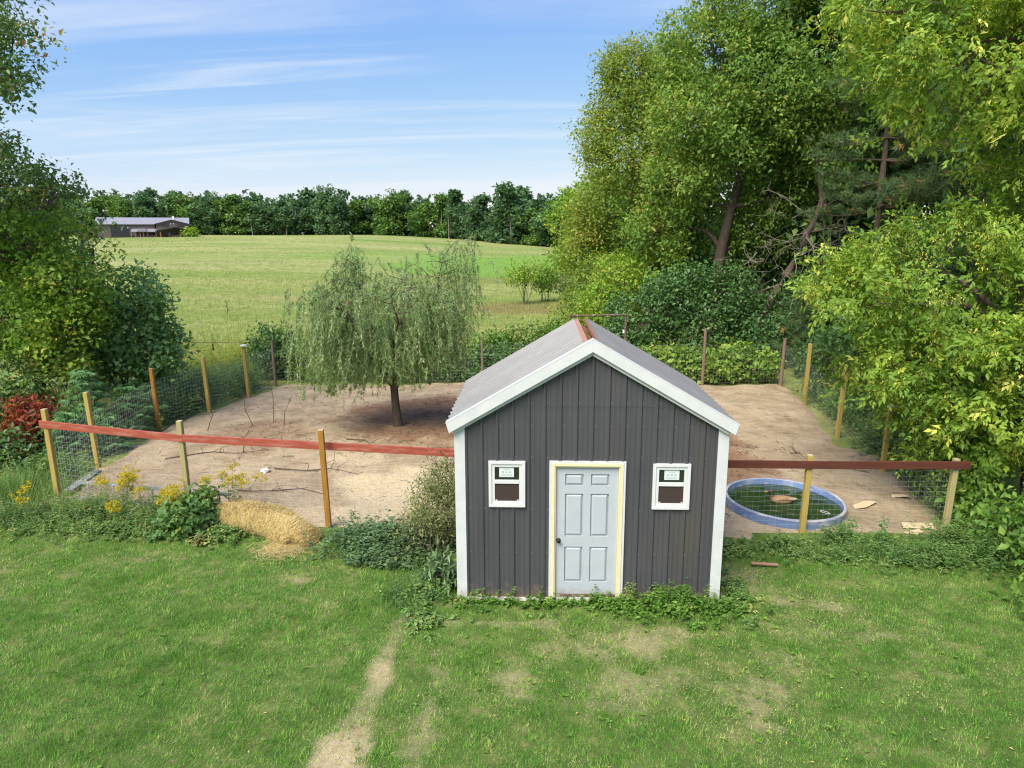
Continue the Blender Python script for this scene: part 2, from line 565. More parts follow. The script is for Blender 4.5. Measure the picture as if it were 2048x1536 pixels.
def grid_mesh(name, xs, ys, zf, smooth=True, extra=None):
    X, Y = np.meshgrid(xs, ys)
    Z = zf(X, Y)
    V = np.stack([X, Y, Z], -1).reshape(-1, 3)
    nx, ny = len(xs), len(ys)
    i = np.arange(ny - 1)[:, None] * nx + np.arange(nx - 1)[None, :]
    F = np.stack([i, i + 1, i + 1 + nx, i + nx], -1).reshape(-1, 4)
    ex = {k: f(X, Y).ravel() for k, f in (extra or {}).items()}
    return np_mesh(name, V, F, smooth=smooth, extra=ex)


def spaced(a, b, fine, n):
    t = np.linspace(-1, 1, n)
    s = np.sinh(t * 4.2) / math.sinh(4.2)
    return np.where(s < 0, s * abs(a), s * b)


def meadow_mat():
    m, nt, N, L = mat_new('meadow')
    geo = N('ShaderNodeNewGeometry')

    def noise(scale, stretch=(1, 1, 1), detail=5, rough=0.6):
        mp = N('ShaderNodeMapping'); mp.inputs['Scale'].default_value = stretch
        L(geo.outputs['Position'], mp.inputs[0])
        n = N('ShaderNodeTexNoise'); n.inputs['Scale'].default_value = scale; n.inputs['Detail'].default_value = detail; n.inputs['Roughness'].default_value = rough
        L(mp.outputs[0], n.inputs['Vector'])
        return n.outputs['Fac']

    def mixc(f, a, b):
        mx = N('ShaderNodeMix'); mx.data_type = 'RGBA'
        L(f, mx.inputs[0])
        for s, v in ((6, a), (7, b)):
            if isinstance(v, tuple):
                mx.inputs[s].default_value = (*v, 1)
            else:
                L(v, mx.inputs[s])
        return mx.outputs[2]

    def rng_(f, lo, hi):
        r = N('ShaderNodeMapRange'); r.inputs['From Min'].default_value = lo; r.inputs['From Max'].default_value = hi
        L(f, r.inputs['Value'])
        return r.outputs[0]
    base = mixc(rng_(noise(0.035, (0.5, 1.6, 1)), 0.38, 0.62), (0.24, 0.29, 0.075), (0.38, 0.375, 0.14))
    tan = mixc(rng_(noise(0.06, (0.35, 2.2, 1), 6), 0.52, 0.72), base, (0.42, 0.35, 0.17))
    grn = mixc(rng_(noise(0.022, (0.7, 1.5, 1), 4), 0.52, 0.64), tan, (0.17, 0.27, 0.045))
    fine = mixc(rng_(noise(0.9, (1, 0.8, 1), 6, 0.7), 0.42, 0.7), grn, (0.14, 0.20, 0.045))
    pp = N('ShaderNodeAttribute'); pp.attribute_name = 'lush'
    lush = mixc(pp.outputs['Fac'], fine, (0.17, 0.30, 0.05))
    p2 = N('ShaderNodeAttribute'); p2.attribute_name = 'seed'
    seed = mixc(p2.outputs['Fac'], lush, (0.23, 0.155, 0.075))
    p = N('ShaderNodeBsdfPrincipled'); p.inputs['Roughness'].default_value = 0.9; p.inputs['Specular IOR Level'].default_value = 0.1
    L(seed, p.inputs['Base Color'])
    b = N('ShaderNodeBump'); b.inputs['Strength'].default_value = 0.9; b.inputs['Distance'].default_value = 0.25
    L(noise(1.6, (1, 1, 1), 7, 0.75), b.inputs['Height'])
    L(b.outputs[0], p.inputs['Normal'])
    o = N('ShaderNodeOutputMaterial'); L(p.outputs[0], o.inputs[0])
    return m


_ln = Noise3(21, 0.35)


def lush_f(X, Y):          # the bright mown strip on the right of the meadow
    n = _ln(np.stack([X, Y], -1)) * 0.25
    e = ((X + 3) / 22) ** 2 + ((Y - 112) / 38) ** 2
    e2 = ((X + 32) / 18) ** 2 + ((Y - 130) / 16) ** 2
    return np.clip(sstep(1.15, 0.6, e + n) * 0.95 + sstep(1.1, 0.5, e2 + n) * 0.45, 0, 1)


def seed_f(X, Y):          # rusty seed heads in front of the saplings
    n = _ln(np.stack([X * 1.7, Y * 1.7], -1)) * 0.35
    e = ((X - 1) / 9) ** 2 + ((Y - 47) / 5) ** 2
    e2 = ((X + 2) / 14) ** 2 + ((Y - 78) / 7) ** 2
    return np.clip(sstep(1.2, 0.5, e + n) * 0.8 + sstep(1.1, 0.5, e2 + n) * 0.45, 0, 1)


xs = spaced(-900, 900, 0, 220)
ys = np.concatenate([np.linspace(-60, 16, 24, endpoint=False), np.geomspace(16, 1500, 170)])
M['meadow'] = meadow_mat()
o = link('meadow', grid_mesh('meadow', xs, ys, terrain, True, {'lush': lush_f, 'seed': seed_f}), M['meadow'])
tag(o, 'rolling pale green meadow rising behind the fenced pen', kind='structure')

# ---- lawn with worn bare patches
_bn1, _bn2, _bn3, _bn4 = Noise3(31, 2.2), Noise3(32, 6.5), Noise3(33, 0.8), Noise3(34, 17.0)
PATH = [(-3.2, -4.6), (-2.92, -3.6), (-2.85, -2.9), (-2.72, -2.1), (-2.78, -1.3), (-2.7, -0.6)]
PATCHES = [  # x, y, rx, ry, strength
    (-2.05, -2.7, .16, .55, .62), (-2.0, -1.9, .14, .4, .55), (-2.2, -0.1, .3, .12, .5), (-4.6, 0.55, .16, .10, .6), (-4.9, .62, .1, .06, .55), (-3.9, -.2, .12, .08, .5), (-3.7, -1.7, .09, .06, .6),
    (0.15, -1.15, .55, .26, .55), (0.75, -1.05, .4, .2, .65), (-0.55, -1.3, .3, .2, .5), (-1.0, -2.0, .2, .35, .65), (0.5, -2.1, .35, .3, .55), (1.05, -1.8, .3, .16, .5),
    (1.9, -2.45, .2, .45, .75), (2.15, -2.2, .15, .3, .6), (1.65, -2.1, .25, .2, .5), (2.9, -.7, .3, .25, .55), (2.2, 0.3, .5, .3, .55), (3.0, .15, .3, .12, .65), (3.6, 0.0, .3, .12, .6),
    (2.35, 0.9, .35, .7, .6), (1.4, -.85, .3, .15, .6), (2.5, -1.4, .3, .2, .4), (4.0, -.8, .25, .12, .5), (-7.5, 1.2, .5, .1, .45), (-6.3, .75, .3, .1, .4), (3.7, -1.9, .3, .3, .3), (-1.2, -.65, .6, .1, .5)]


def bare_f(X, Y):
    X, Y = np.asarray(X, float), np.asarray(Y, float)
    P = np.stack([X, Y], -1)
    n = 0.45 * _bn1(P) + 0.45 * _bn2(P) + 0.35 * _bn4(P)
    out = np.zeros(X.shape)
    d = np.full(X.shape, 9.0)
    for (x0, y0), (x1, y1) in zip(PATH[:-1], PATH[1:]):
        t = np.clip(((X - x0) * (x1 - x0) + (Y - y0) * (y1 - y0)) / ((x1 - x0) ** 2 + (y1 - y0) ** 2), 0, 1)
        d = np.minimum(d, np.hypot(X - x0 - t * (x1 - x0), Y - y0 - t * (y1 - y0)))
    w = 0.16 + 0.09 * sstep(-1.5, -4, Y)
    along = 0.55 + 0.28 * np.sin(Y * 3.6 + 1.9) + 0.35 * sstep(-2.3, -3.0, Y)
    out = np.maximum(out, sstep(1.7, 0.4, d / w + 0.6 * n) * np.clip(along, .35, .95))
    for (px, py, rx, ry, s) in PATCHES:
        e = np.sqrt(((X - px) / (rx * 1.35)) ** 2 + ((Y - py) / (ry * 1.35)) ** 2)
        out = np.maximum(out, .85 * s * sstep(1.9, 0.0, e + 0.85 * n))
    return np.clip(out + 0.12 * sstep(0.7, 1.7, n + 0.6 * _bn3(P)), 0, 1)


def lawn_mat():
    m, nt, N, L = mat_new('lawn')
    geo = N('ShaderNodeNewGeometry')

    def noise(scale, detail=5, rough=0.6):
        n = N('ShaderNodeTexNoise'); n.inputs['Scale'].default_value = scale; n.inputs['Detail'].default_value = detail; n.inputs['Roughness'].default_value = rough
        L(geo.outputs['Position'], n.inputs['Vector'])
        return n.outputs['Fac']
    g = ramp_node(N, [(0.36, (0.05, 0.10, 0.018)), (0.55, (0.10, 0.14, 0.036)), (0.72, (0.22, 0.20, 0.085))])
    L(noise(2.2, 7, 0.7), g.inputs[0])
    d = ramp_node(N, [(0.3, (0.29, 0.22, 0.125)), (0.55, (0.44, 0.35, 0.215)), (0.75, (0.56, 0.46, 0.30))])
    L(noise(7.0, 8, 0.7), d.inputs[0])
    at = N('ShaderNodeAttribute'); at.attribute_name = 'bare'
    ad = N('ShaderNodeMath'); ad.operation = 'MULTIPLY_ADD'; ad.inputs[1].default_value = 0.5; ad.inputs[2].default_value = -0.25
    L(noise(25, 4, 0.7), ad.inputs[0])
    a2 = N('ShaderNodeMath'); a2.operation = 'ADD'; L(at.outputs['Fac'], a2.inputs[0]); L(ad.outputs[0], a2.inputs[1])
    mr = N('ShaderNodeMapRange'); mr.inputs['From Min'].default_value = 0.22; mr.inputs['From Max'].default_value = 0.9
    L(a2.outputs[0], mr.inputs['Value'])
    mx = N('ShaderNodeMix'); mx.data_type = 'RGBA'; L(mr.outputs[0], mx.inputs[0]); L(g.outputs[0], mx.inputs[6]); L(d.outputs[0], mx.inputs[7])
    p = N('ShaderNodeBsdfPrincipled'); p.inputs['Roughness'].default_value = 0.95; p.inputs['Specular IOR Level'].default_value = 0.1
    L(mx.outputs[2], p.inputs['Base Color'])
    b = N('ShaderNodeBump'); b.inputs['Strength'].default_value = 0.8; b.inputs['Distance'].default_value = 0.03
    L(noise(16, 8, 0.75), b.inputs['Height']); L(b.outputs[0], p.inputs['Normal'])
    o = N('ShaderNodeOutputMaterial'); L(p.outputs[0], o.inputs[0])
    return m


_un = Noise3(41, 0.9)


def lawn_z(X, Y):
    P = np.stack([np.asarray(X, float), np.asarray(Y, float)], -1)
    near = np.clip(np.abs(P[..., 0]) / 2.4, 0, 1) * np.clip(np.abs(P[..., 1]) / 0.5, 0.15, 1)
    return 0.018 * _un(P) * near - 0.012


M['lawn'] = lawn_mat()
lx = np.arange(-17, 14.01, 0.11)
ly = np.arange(-9, 2.75, 0.11)
o = link('lawn', grid_mesh('lawn', lx, ly, lawn_z, True, {'bare': bare_f}), M['lawn'])
tag(o, 'mown green lawn in front of the shed with a worn dirt path', kind='structure')

# ---- bare soil of the pen
_sn1, _sn2, _sn3 = Noise3(51, 0.7), Noise3(52, 2.6), Noise3(53, 7.5)


def pen_edge(X, Y):
    """about 1 inside the pen, 0 outside"""
    left = -11.35 + 0.55 * sstep(6.5, 3.5, Y) + 0.9 * sstep(9.5, 15, Y)
    right = 7.9 - 0.07 * (15 - Y) - 0.0 * Y
    front = 2.35 + 1.15 * sstep(-4.0, -10.5, X) + 0.0 * X
    P = np.stack([X, Y], -1)
    n = 0.16 * _sn2(P) + 0.1 * _sn3(P)
    d = np.minimum(np.minimum(X - left, right - X), np.minimum(Y - front, 15.75 - Y)) + n
    return d


def soil_z(X, Y):
    P = np.stack([np.asarray(X, float), np.asarray(Y, float)], -1)
    e = sstep(-0.28, 0.25, pen_edge(P[..., 0], P[..., 1]))
    bump = 0.035 * _sn1(P) + 0.018 * _sn2(P) + 0.011 * _sn3(P)
    lump = 0.10 * np.exp(-((P[..., 0] + 9.2) ** 2 + (P[..., 1] - 8.2) ** 2) / 3.5) + 0.07 * np.exp(-((P[..., 0] - 6.2) ** 2 + (P[..., 1] - 12) ** 2) / 3)
    inshed = sstep(2.9, 2.4, P[..., 1]) * sstep(2.2, 1.9, np.abs(P[..., 0]))
    near_tank = np.exp(-(((P[..., 0] - 4.25) ** 2 + (P[..., 1] - 3.88) ** 2) / 1.9) ** 4)
    return (-0.09 + e * (0.115 + (bump + lump) * (1 - near_tank * 0.8))) - 0.12 * inshed


def soil_mask_litter(X, Y):       # brown leaf and twig litter under the willow and behind the shed
    P = np.stack([X, Y], -1)
    n = 0.4 * _sn2(P) + 0.3 * _sn3(P) + 0.3 * _sn1(P)
    e = ((X + 3.6) / 3.4) ** 2 + ((Y - 10.2) / 3.6) ** 2
    e2 = ((X - 3.4) / 1.5) ** 2 + ((Y - 7.5) / 3.6) ** 2
    e3 = ((X + 8.2) / 1.6) ** 2 + ((Y - 8.6) / 2.0) ** 2
    return np.clip(sstep(1.4, 0.2, e + 0.5 * n) + 0.9 * sstep(1.4, 0.3, e2 + 0.5 * n) + 0.55 * sstep(1.3, 0.4, e3 + 0.5 * n), 0, 1)


def soil_mask_straw(X, Y):        # trampled straw in front of the willow
    P = np.stack([X, Y], -1)
    n = 0.5 * _sn2(P) + 0.4 * _sn3(P)
    e = ((X + 3.4) / 1.9) ** 2 + ((Y - 4.7) / 1.5) ** 2
    e2 = ((X + 5.2) / 0.9) ** 2 + ((Y - 6.6) / 0.7) ** 2
    e3 = ((X + 5.0) / 1.4) ** 2 + ((Y - 3.2) / 0.6) ** 2
    return np.clip(sstep(1.35, 0.3, e + 0.55 * n) + 0.6 * sstep(1.2, 0.3, e2 + 0.5 * n) + 0.5 * sstep(1.2, 0.3, e3 + 0.5 * n), 0, 1)


def soil_mat():
    m, nt, N, L = mat_new('pen_soil')
    geo = N('ShaderNodeNewGeometry')

    def noise(scale, detail=5, rough=0.6, stretch=None):
        n = N('ShaderNodeTexNoise'); n.inputs['Scale'].default_value = scale; n.inputs['Detail'].default_value = detail; n.inputs['Roughness'].default_value = rough
        L(geo.outputs['Position'], n.inputs['Vector'])
        return n.outputs['Fac']

    def mix(f, a, b):
        mx = N('ShaderNodeMix'); mx.data_type = 'RGBA'
        L(f, mx.inputs[0]); L(a, mx.inputs[6])
        if isinstance(b, tuple):
            mx.inputs[7].default_value = (*b, 1)
        else:
            L(b, mx.inputs[7])
        return mx.outputs[2]

    def masked(name, nscale, gain=0.8):
        at = N('ShaderNodeAttribute'); at.attribute_name = name
        ma = N('ShaderNodeMath'); ma.operation = 'MULTIPLY_ADD'; ma.inputs[1].default_value = 1.2; ma.inputs[2].default_value = -0.6
        L(noise(nscale, 6, 0.75), ma.inputs[0])
        ad = N('ShaderNodeMath'); ad.operation = 'ADD'; L(at.outputs['Fac'], ad.inputs[0]); L(ma.outputs[0], ad.inputs[1])
        mr = N('ShaderNodeMapRange'); mr.inputs['From Min'].default_value = 0.2; mr.inputs['From Max'].default_value = 0.85; mr.inputs['To Max'].default_value = gain
        L(ad.outputs[0], mr.inputs['Value'])
        return mr.outputs[0]
    base = ramp_node(N, [(0.28, (0.26, 0.19, 0.115)), (0.5, (0.43, 0.33, 0.208)), (0.72, (0.55, 0.435, 0.285))])
    L(noise(1.1, 8, 0.68), base.inputs[0])
    spk = N('ShaderNodeMapRange'); spk.inputs['From Min'].default_value = 0.62; spk.inputs['From Max'].default_value = 0.78; spk.inputs['To Max'].default_value = 0.5
    L(noise(38, 3, 0.6), spk.inputs['Value'])
    c = mix(spk.outputs[0], base.outputs[0], (0.17, 0.105, 0.065))
    dm = N('ShaderNodeMapRange'); dm.inputs['From Min'].default_value = 0.5; dm.inputs['From Max'].default_value = 0.72; dm.inputs['To Max'].default_value = 0.6
    L(noise(4.5, 8, 0.78), dm.inputs['Value'])
    c = mix(dm.outputs[0], c, (0.24, 0.155, 0.095))
    c = mix(masked('litter', 9.0, 0.85), c, (0.24, 0.13, 0.072))
    c = mix(masked('straw', 12.0, 0.75), c, (0.70, 0.57, 0.36))
    p = N('ShaderNodeBsdfPrincipled'); p.inputs['Roughness'].default_value = 0.95; p.inputs['Specular IOR Level'].default_value = 0.1
    L(c, p.inputs['Base Color'])
    b = N('ShaderNodeBump'); b.inputs['Strength'].default_value = 1.0; b.inputs['Distance'].default_value = 0.075
    L(noise(9, 9, 0.72), b.inputs['Height']); L(b.outputs[0], p.inputs['Normal'])
    o = N('ShaderNodeOutputMaterial'); L(p.outputs[0], o.inputs[0])
    return m


M['soil'] = soil_mat()
o = link('pen_soil', grid_mesh('pen_soil', np.arange(-12.4, 9.0, 0.1), np.arange(1.5, 16.6, 0.1), soil_z, True, {'litter': soil_mask_litter, 'straw': soil_mask_straw}), M['soil'])
tag(o, 'bare sandy brown soil inside the fenced pen', kind='structure')


def gz(x, y):
    """ground height at one point"""
    if 2.5 < y < 15.7 and -11.5 < x < 8.2:
        return float(soil_z(np.array([x]), np.array([y]))[0])
    if y < 2.7 and -17 < x < 14:
        return float(lawn_z(np.array([x]), np.array([y]))[0])
    return float(terrain(np.array([x]), np.array([y]))[0])


def gzs(X, Y):
    z = np.where((Y < 2.7) & (X > -17) & (X < 14), lawn_z(X, Y), terrain(X, Y))
    ins = (Y > 2.0) & (Y < 16) & (X > -12) & (X < 8.6)
    return np.where(ins, np.maximum(z, soil_z(X, Y)), z)


# ------------------------------------------------------------------ the shed
def build_shed():
    W2, D = 1.95, 2.72
    slope = 0.582
    roof_top = lambda x: 4.016 - slope * abs(x)          # upper surface of the roof
    wall_top = lambda x: roof_top(x) - 0.10
    t = thing('shed', 'small charcoal metal shed with white trim and gable roof beside the pen', 'shed')
    DOOR = (-0.034 - 0.475, -0.034 + 0.475, 2.16)
    WIN = [(-1.47, -0.955, 1.53, 2.215), (0.925, 1.445, 1.52, 2.195)]

    def profile(u, pitch=0.229, ph=0.0, k=1.0, minor=1.0):
        """outward rib height at position u across the sheet"""
        f = ((u + ph) / pitch) % 1.0
        d = abs(f - 0.5) * pitch
        h = 0.021 * k * min(1.0, max(0.0, (0.034 - d) / 0.020))
        for c in (0.17, 0.83):
            d2 = abs(f - c) * pitch
            h = max(h, 0.0035 * minor * min(1.0, max(0.0, (0.018 - d2) / 0.010)))
        return h

    def breakpts(a, b, pitch=0.229, ph=0.0, extra=()):
        s = {round(a, 5), round(b, 5)}
        k0 = int(math.floor((a + ph) / pitch)) - 1
        for k in range(k0, k0 + int((b - a) / pitch) + 4):
            c = (k + 0.5) * pitch - ph
            for d in (0.034, 0.014):
                s.add(round(c - d, 5)); s.add(round(c + d, 5))
            for q in (0.17, 0.83):
                cc = (k + q) * pitch - ph
                for d in (0.018, 0.008):
                    s.add(round(cc - d, 5)); s.add(round(cc + d, 5))
        for e in extra:
            s.add(round(e, 5))
        return sorted(x for x in s if a - 1e-6 <= x <= b + 1e-6)

    PH = 0.095                       # rib phase so that ribs fall where the photo has them
    seam = 3.062
    holes = [(DOOR[0] - 0.05, DOOR[1] + 0.05, -1, DOOR[2] + 0.05)] + [(a + .03, b - .03, c + .03, d - .03) for a, b, c, d in WIN]

    def front_panel(a, b, lower):
        mb = MB()
        ex = [e for h in holes for e in h[:2]] + ([0.0] if a < 0 < b else [])
        xk = (4.016 - 0.10 - seam) / slope
        ex += [-xk, xk]
        bp = breakpts(a, b, ph=PH, extra=[e for e in ex if a < e < b])
        off = -0.0 if lower else -0.004
        for x0, x1 in zip(bp[:-1], bp[1:]):
            xm = 0.5 * (x0 + x1)
            spans = []
            if lower:
                lo0, top0, top1 = 0.05, min(seam, wall_top(x0)), min(seam, wall_top(x1))
            else:
                lo0, top0, top1 = seam - 0.02, wall_top(x0), wall_top(x1)
                if wall_top(xm) < seam:
                    continue
            hs = [h for h in holes if h[0] - 1e-4 <= xm <= h[1] + 1e-4] if lower else []
            cur = lo0
            for h in sorted(hs, key=lambda q: q[2]):
                if h[2] > cur:
                    spans.append((cur, h[2], h[2]))
                cur = h[3]
            spans.append((cur, top0, top1))
            y0, y1 = -profile(x0, ph=PH) + off, -profile(x1, ph=PH) + off
            for z0, za, zb in spans:
                mb.add([(x0, y0, z0), (x1, y1, z0), (x1, y1, zb), (x0, y0, za)], [(0, 1, 2, 3)])
        return mb
    edges = [-W2, -1.36, -0.445, 0.47, 1.385, W2]
    for a, b in zip(edges[:-1], edges[1:]):
        front_panel(a, b, True).build('wall_panel', M['charcoal_metal'], t)
    for a, b in ((-1.46, -0.445), (-0.445, 0.47), (0.47, 1.46)):
        front_panel(a, b, False).build('gable_panel', M['charcoal_metal'], t)
    # side walls and back wall
    for sx in (-1, 1):
        for a, b in ((0.0, 0.914), (0.914, 1.828), (1.828, D)):
            mb = MB()
            bp = breakpts(a, b)
            for y0, y1 in zip(bp[:-1], bp[1:]):
                q = [(sx * (W2 + profile(y0)), y0, 0.05), (sx * (W2 + profile(y1)), y1, 0.05), (sx * (W2 + profile(y1)), y1, wall_top(W2)), (sx * (W2 + profile(y0)), y0, wall_top(W2))]
                mb.add(q, [(0, 1, 2, 3) if sx > 0 else (3, 2, 1, 0)])
            mb.build('side_panel', M['charcoal_metal'], t)
    MB().prism([(-W2, 0.02), (W2, 0.02), (W2, wall_top(W2)), (0.1, wall_top(0.1)), (-0.1, wall_top(0.1)), (-W2, wall_top(W2))], 'y', D, D + 0.03).build('back_wall', M['charcoal_metal'], t)
    # solid block painted dark for the unlit inside, just behind the sheets
    MB().prism([(-W2 + .03, 0.02), (W2 - .03, 0.02), (W2 - .03, wall_top(W2) - .03), (0.25, wall_top(0.3) - .06), (-0.25, wall_top(0.3) - .06), (-W2 + .03, wall_top(W2) - .03)], 'y', 0.06, D - 0.03).build('shade_block', M['painted_shade'], t)

    # roof sheets, ribs running down the slope
    y_a, y_b = -0.085, D + 0.10
    rx_in, rx_out = 0.105, 2.075
    n_sl = math.hypot(1, slope)
    for sx in (-1, 1):
        ye = [y_a, 0.62, 1.534, 2.448, y_b]
        for i, (a, b) in enumerate(zip(ye[:-1], ye[1:])):
            mb = MB()
            bp = breakpts(a, b, ph=0.06)
            lift = 0.008 if i % 2 else 0.0
            for y0, y1 in zip(bp[:-1], bp[1:]):
                h0, h1 = profile(y0, ph=0.06, k=2.1, minor=.0) + lift, profile(y1, ph=0.06, k=2.1, minor=.0) + lift
                def P(x, y, h):
                    return (sx * (x + h * slope / n_sl), y, roof_top(x) - 0.025 + h / n_sl)
                xi, xo = rx_in, rx_out
                q = [P(xi, y0, h0), P(xo, y0, h0), P(xo, y1, h1), P(xi, y1, h1)]
                mb.add(q, [(0, 1, 2, 3) if sx > 0 else (3, 2, 1, 0)])
                q2 = [P(xi, y0, -0.012), P(xo, y0, -0.012), P(xo, y1, -0.012), P(xi, y1, -0.012)]
                mb.add(q2, [(3, 2, 1, 0) if sx > 0 else (0, 1, 2, 3)])
                mb.add([q[1], q2[1], q2[2], q[2]], [(0, 1, 2, 3)])
            mb.build('roof_panel', M['roof_metal'], t)
        # eave trim along the low edge
        xo = rx_out - 0.02
        MB().box(min(sx * xo, sx * (xo - .02)), max(sx * xo, sx * (xo - .02)), -.06, y_b - .02, roof_top(xo) - 0.15, roof_top(xo) - 0.048).build('eave_trim', M['white_trim'], t)
        # purlin board left open along the ridge
        MB().prism([(sx * 0.06, roof_top(.06) - .055), (sx * 0.125, roof_top(.125) - .055), (sx * 0.125, roof_top(.125) + .008), (sx * 0.06, roof_top(.06) + .008)] if sx > 0 else
                   [(-0.125, roof_top(.125) - .055), (-0.06, roof_top(.06) - .055), (-0.06, roof_top(.06) + .008), (-0.125, roof_top(.125) + .008)], 'y', -.06, y_b - .01).build('ridge_board', M['ridge_wood'], t)
    for yr in (0.35, 1.5, 2.62):     # rafter pairs seen through the ridge gap
        MB().prism([(-0.30, 3.72), (0.0, 3.885), (0.30, 3.72), (0.30, 3.60), (-0.30, 3.60)], 'y', yr, yr + 0.04).build('rafter', M['rafter_wood'], t)

    # rake trim: white boards with a lip underneath, mitred at the apex
    for sx in (-1, 1):
        def rake(o_top, o_bot, ya, yb, name, x_end):
            pts = [(0.0, 4.016 + o_top), (x_end, 4.016 + o_top - slope * x_end), (x_end - 0.045, 4.016 + o_bot - slope * (x_end - 0.045)), (0.0, 4.016 + o_bot)]
            pts = [(sx * p[0], p[1]) for p in pts]
            if sx < 0:
                pts = pts[::-1]
            MB().prism(pts, 'y', ya, yb).build(name, M['white_trim'], t, bevel=0.004)
        rake(0.028, -0.158, -0.135, -0.095, 'rake_board', 2.085)
        rake(-0.160, -0.215, -0.085, -0.032, 'rake_lip', 1.99)
        pts = [(0.0, 4.046), (2.085, 4.046 - slope * 2.085), (2.085, 4.028 - slope * 2.085), (0.0, 4.028)]
        pts = [(sx * p[0], p[1] + .002) for p in pts]
        MB().prism(pts if sx > 0 else pts[::-1], 'y', -0.137, -0.03).build('rake_cap', M['white_trim'], t)
    # corner boards
    for sx in (-1, 1):
        a, b = sorted((sx * (W2 + 0.028), sx * (W2 - 0.125)))
        mb = MB()
        top = wall_top(W2) - 0.04
        mb.box(a, b, -0.034, -0.022, 0.0, top)
        x0, x1 = sorted((sx * (W2 + 0.028), sx * (W2 + 0.022)))
        mb.box(x0, x1, -0.021, 0.11, 0.0, top)
        mb.build('corner_trim', M['white_trim'], t)
    MB().box(-W2 + .127, -0.60, -0.028, 0.02, 0.0, 0.05).build('base_trim', M['off_white'], t)
    MB().box(0.53, W2 - .127, -0.028, 0.02, 0.0, 0.05).build('base_trim', M['charcoal_metal'], t)
    # screws
    mb = MB()
    rng = random.Random(2)
    for zr in (3.10, 2.755, 2.285, 1.48, 0.785, 0.15):
        k = -9
        while k < 10:
            x = k * 0.229 - PH + 0.229 * 0.5 + 0.045 + rng.uniform(-.006, .006)
            k += 1
            if abs(x) > 1.79 or wall_top(x) < zr + .12 or any(h[0] - .04 < x < h[1] + .04 and h[2] - .04 < zr < h[3] + .04 for h in holes):
                continue
            z = zr + rng.uniform(-.008, .008)
            y = -profile(x, ph=PH) - (0.004 if zr > 3.06 else 0)
            mb.tube([(x, y, z), (x, y - 0.007, z)], 0.0075, 6)
    s = mb.build('screws', M['screw'], t)
    s['kind'] = 'stuff'

    # door
    x0, x1 = -0.034 - 0.457, -0.034 + 0.457
    d = MB()
    z0, z1 = 0.11, 2.14
    yb, yf = 0.045, 0.012
    d.box(x0, x1, yb, yb + .03, z0, z1)                      # core
    cols = [x0, x0 + 0.135, -0.034 - 0.055, -0.034 + 0.055, x1 - 0.135, x1]
    rows = [z0, z0 + .20, z0 + .77, z0 + .94, z0 + 1.61, z0 + 1.735, z0 + 1.915, z1]
    for i in (0, 2, 4):
        d.box(cols[i], cols[i + 1], yf, yb, z0, z1)           # stiles
    for j in (0, 2, 4, 6):
        for i in (1, 3):
            d.box(cols[i], cols[i + 1], yf, yb, rows[j], rows[j + 1])
    door = d.build('door', M['door_blue'], t)
    door['label'] = 'pale blue six panel door'
    for i in (1, 3):
        for j in (1, 3, 5):
            a, b, c, e = cols[i], cols[i + 1], rows[j], rows[j + 1]
            g, s_ = 0.006, 0.032
            p = MB()
            p.add([(a + g, yb - .0005, c + g), (b - g, yb - .0005, c + g), (b - g, yb - .0005, e - g), (a + g, yb - .0005, e - g),
                   (a + g + s_, yf + .004, c + g + s_), (b - g - s_, yf + .004, c + g + s_), (b - g - s_, yf + .004, e - g - s_), (a + g + s_, yf + .004, e - g - s_)],
                  [(4, 5, 6, 7), (0, 1, 5, 4), (1, 2, 6, 5), (2, 3, 7, 6), (3, 0, 4, 7)])
            p.build('door_panel', M['door_blue'], door)
    k = MB()
    prof = [(0.0, 0.0), (0.034, 0.0), (0.034, 0.007), (0.013, 0.010), (0.013, 0.030), (0.026, 0.036), (0.031, 0.048), (0.028, 0.060), (0.016, 0.067), (0.0, 0.068)]
    n = 16
    vs, fs = [], []
    for (r, h) in prof:
        for q in range(n):
            an = 2 * math.pi * q / n
            vs.append((-0.446 + r * math.cos(an), yf - h, 0.985 + r * math.sin(an)))
    for i in range(len(prof) - 1):
        for q in range(n):
            q2 = (q + 1) % n
            fs.append((i * n + q, i * n + q2, (i + 1) * n + q2, (i + 1) * n + q))
    k.add(vs, fs)
    k.build('door_knob', M['black_metal'], door, smooth=True)
    # jamb, brick mould, sill
    fr = MB()
    fr.box(x0 - .018, x0 - .001, -0.030, 0.07, 0.0, z1 + .001); fr.box(x1 + .001, x1 + .018, -0.030, 0.07, 0.0, z1 + .001)
    fr.box(x0 - .018, x1 + .018, -0.030, 0.07, z1 + .001, z1 + .018)
    fr.box(x0 - .066, x0 - .019, -0.044, -0.0, 0.0, z1 + .019); fr.box(x1 + .019, x1 + .066, -0.044, -0.0, 0.0, z1 + .019)
    fr.box(x0 - .066, x1 + .066, -0.044, -0.0, z1 + .020, z1 + .066)
    fr.build('door_frame', M['cream'], t, bevel=0.003)
    fo = MB()
    fo.box(x0 - .100, x0 - .067, -0.036, 0.0, 0.0, z1 + .066); fo.box(x1 + .067, x1 + .100, -0.036, 0.0, 0.0, z1 + .066)
    fo.box(x0 - .100, x1 + .100, -0.036, 0.0, z1 + .067, z1 + .094)
    fo.build('door_trim', M['white_trim'], t)
    MB().box(x0 - .0, x1 + .0, -0.02, 0.06, 0.0, 0.082).build('door_sill', M['off_white'], t)
    MB().box(x0, x1, -0.026, 0.055, 0.083, 0.104).build('threshold', M['rust'], t)

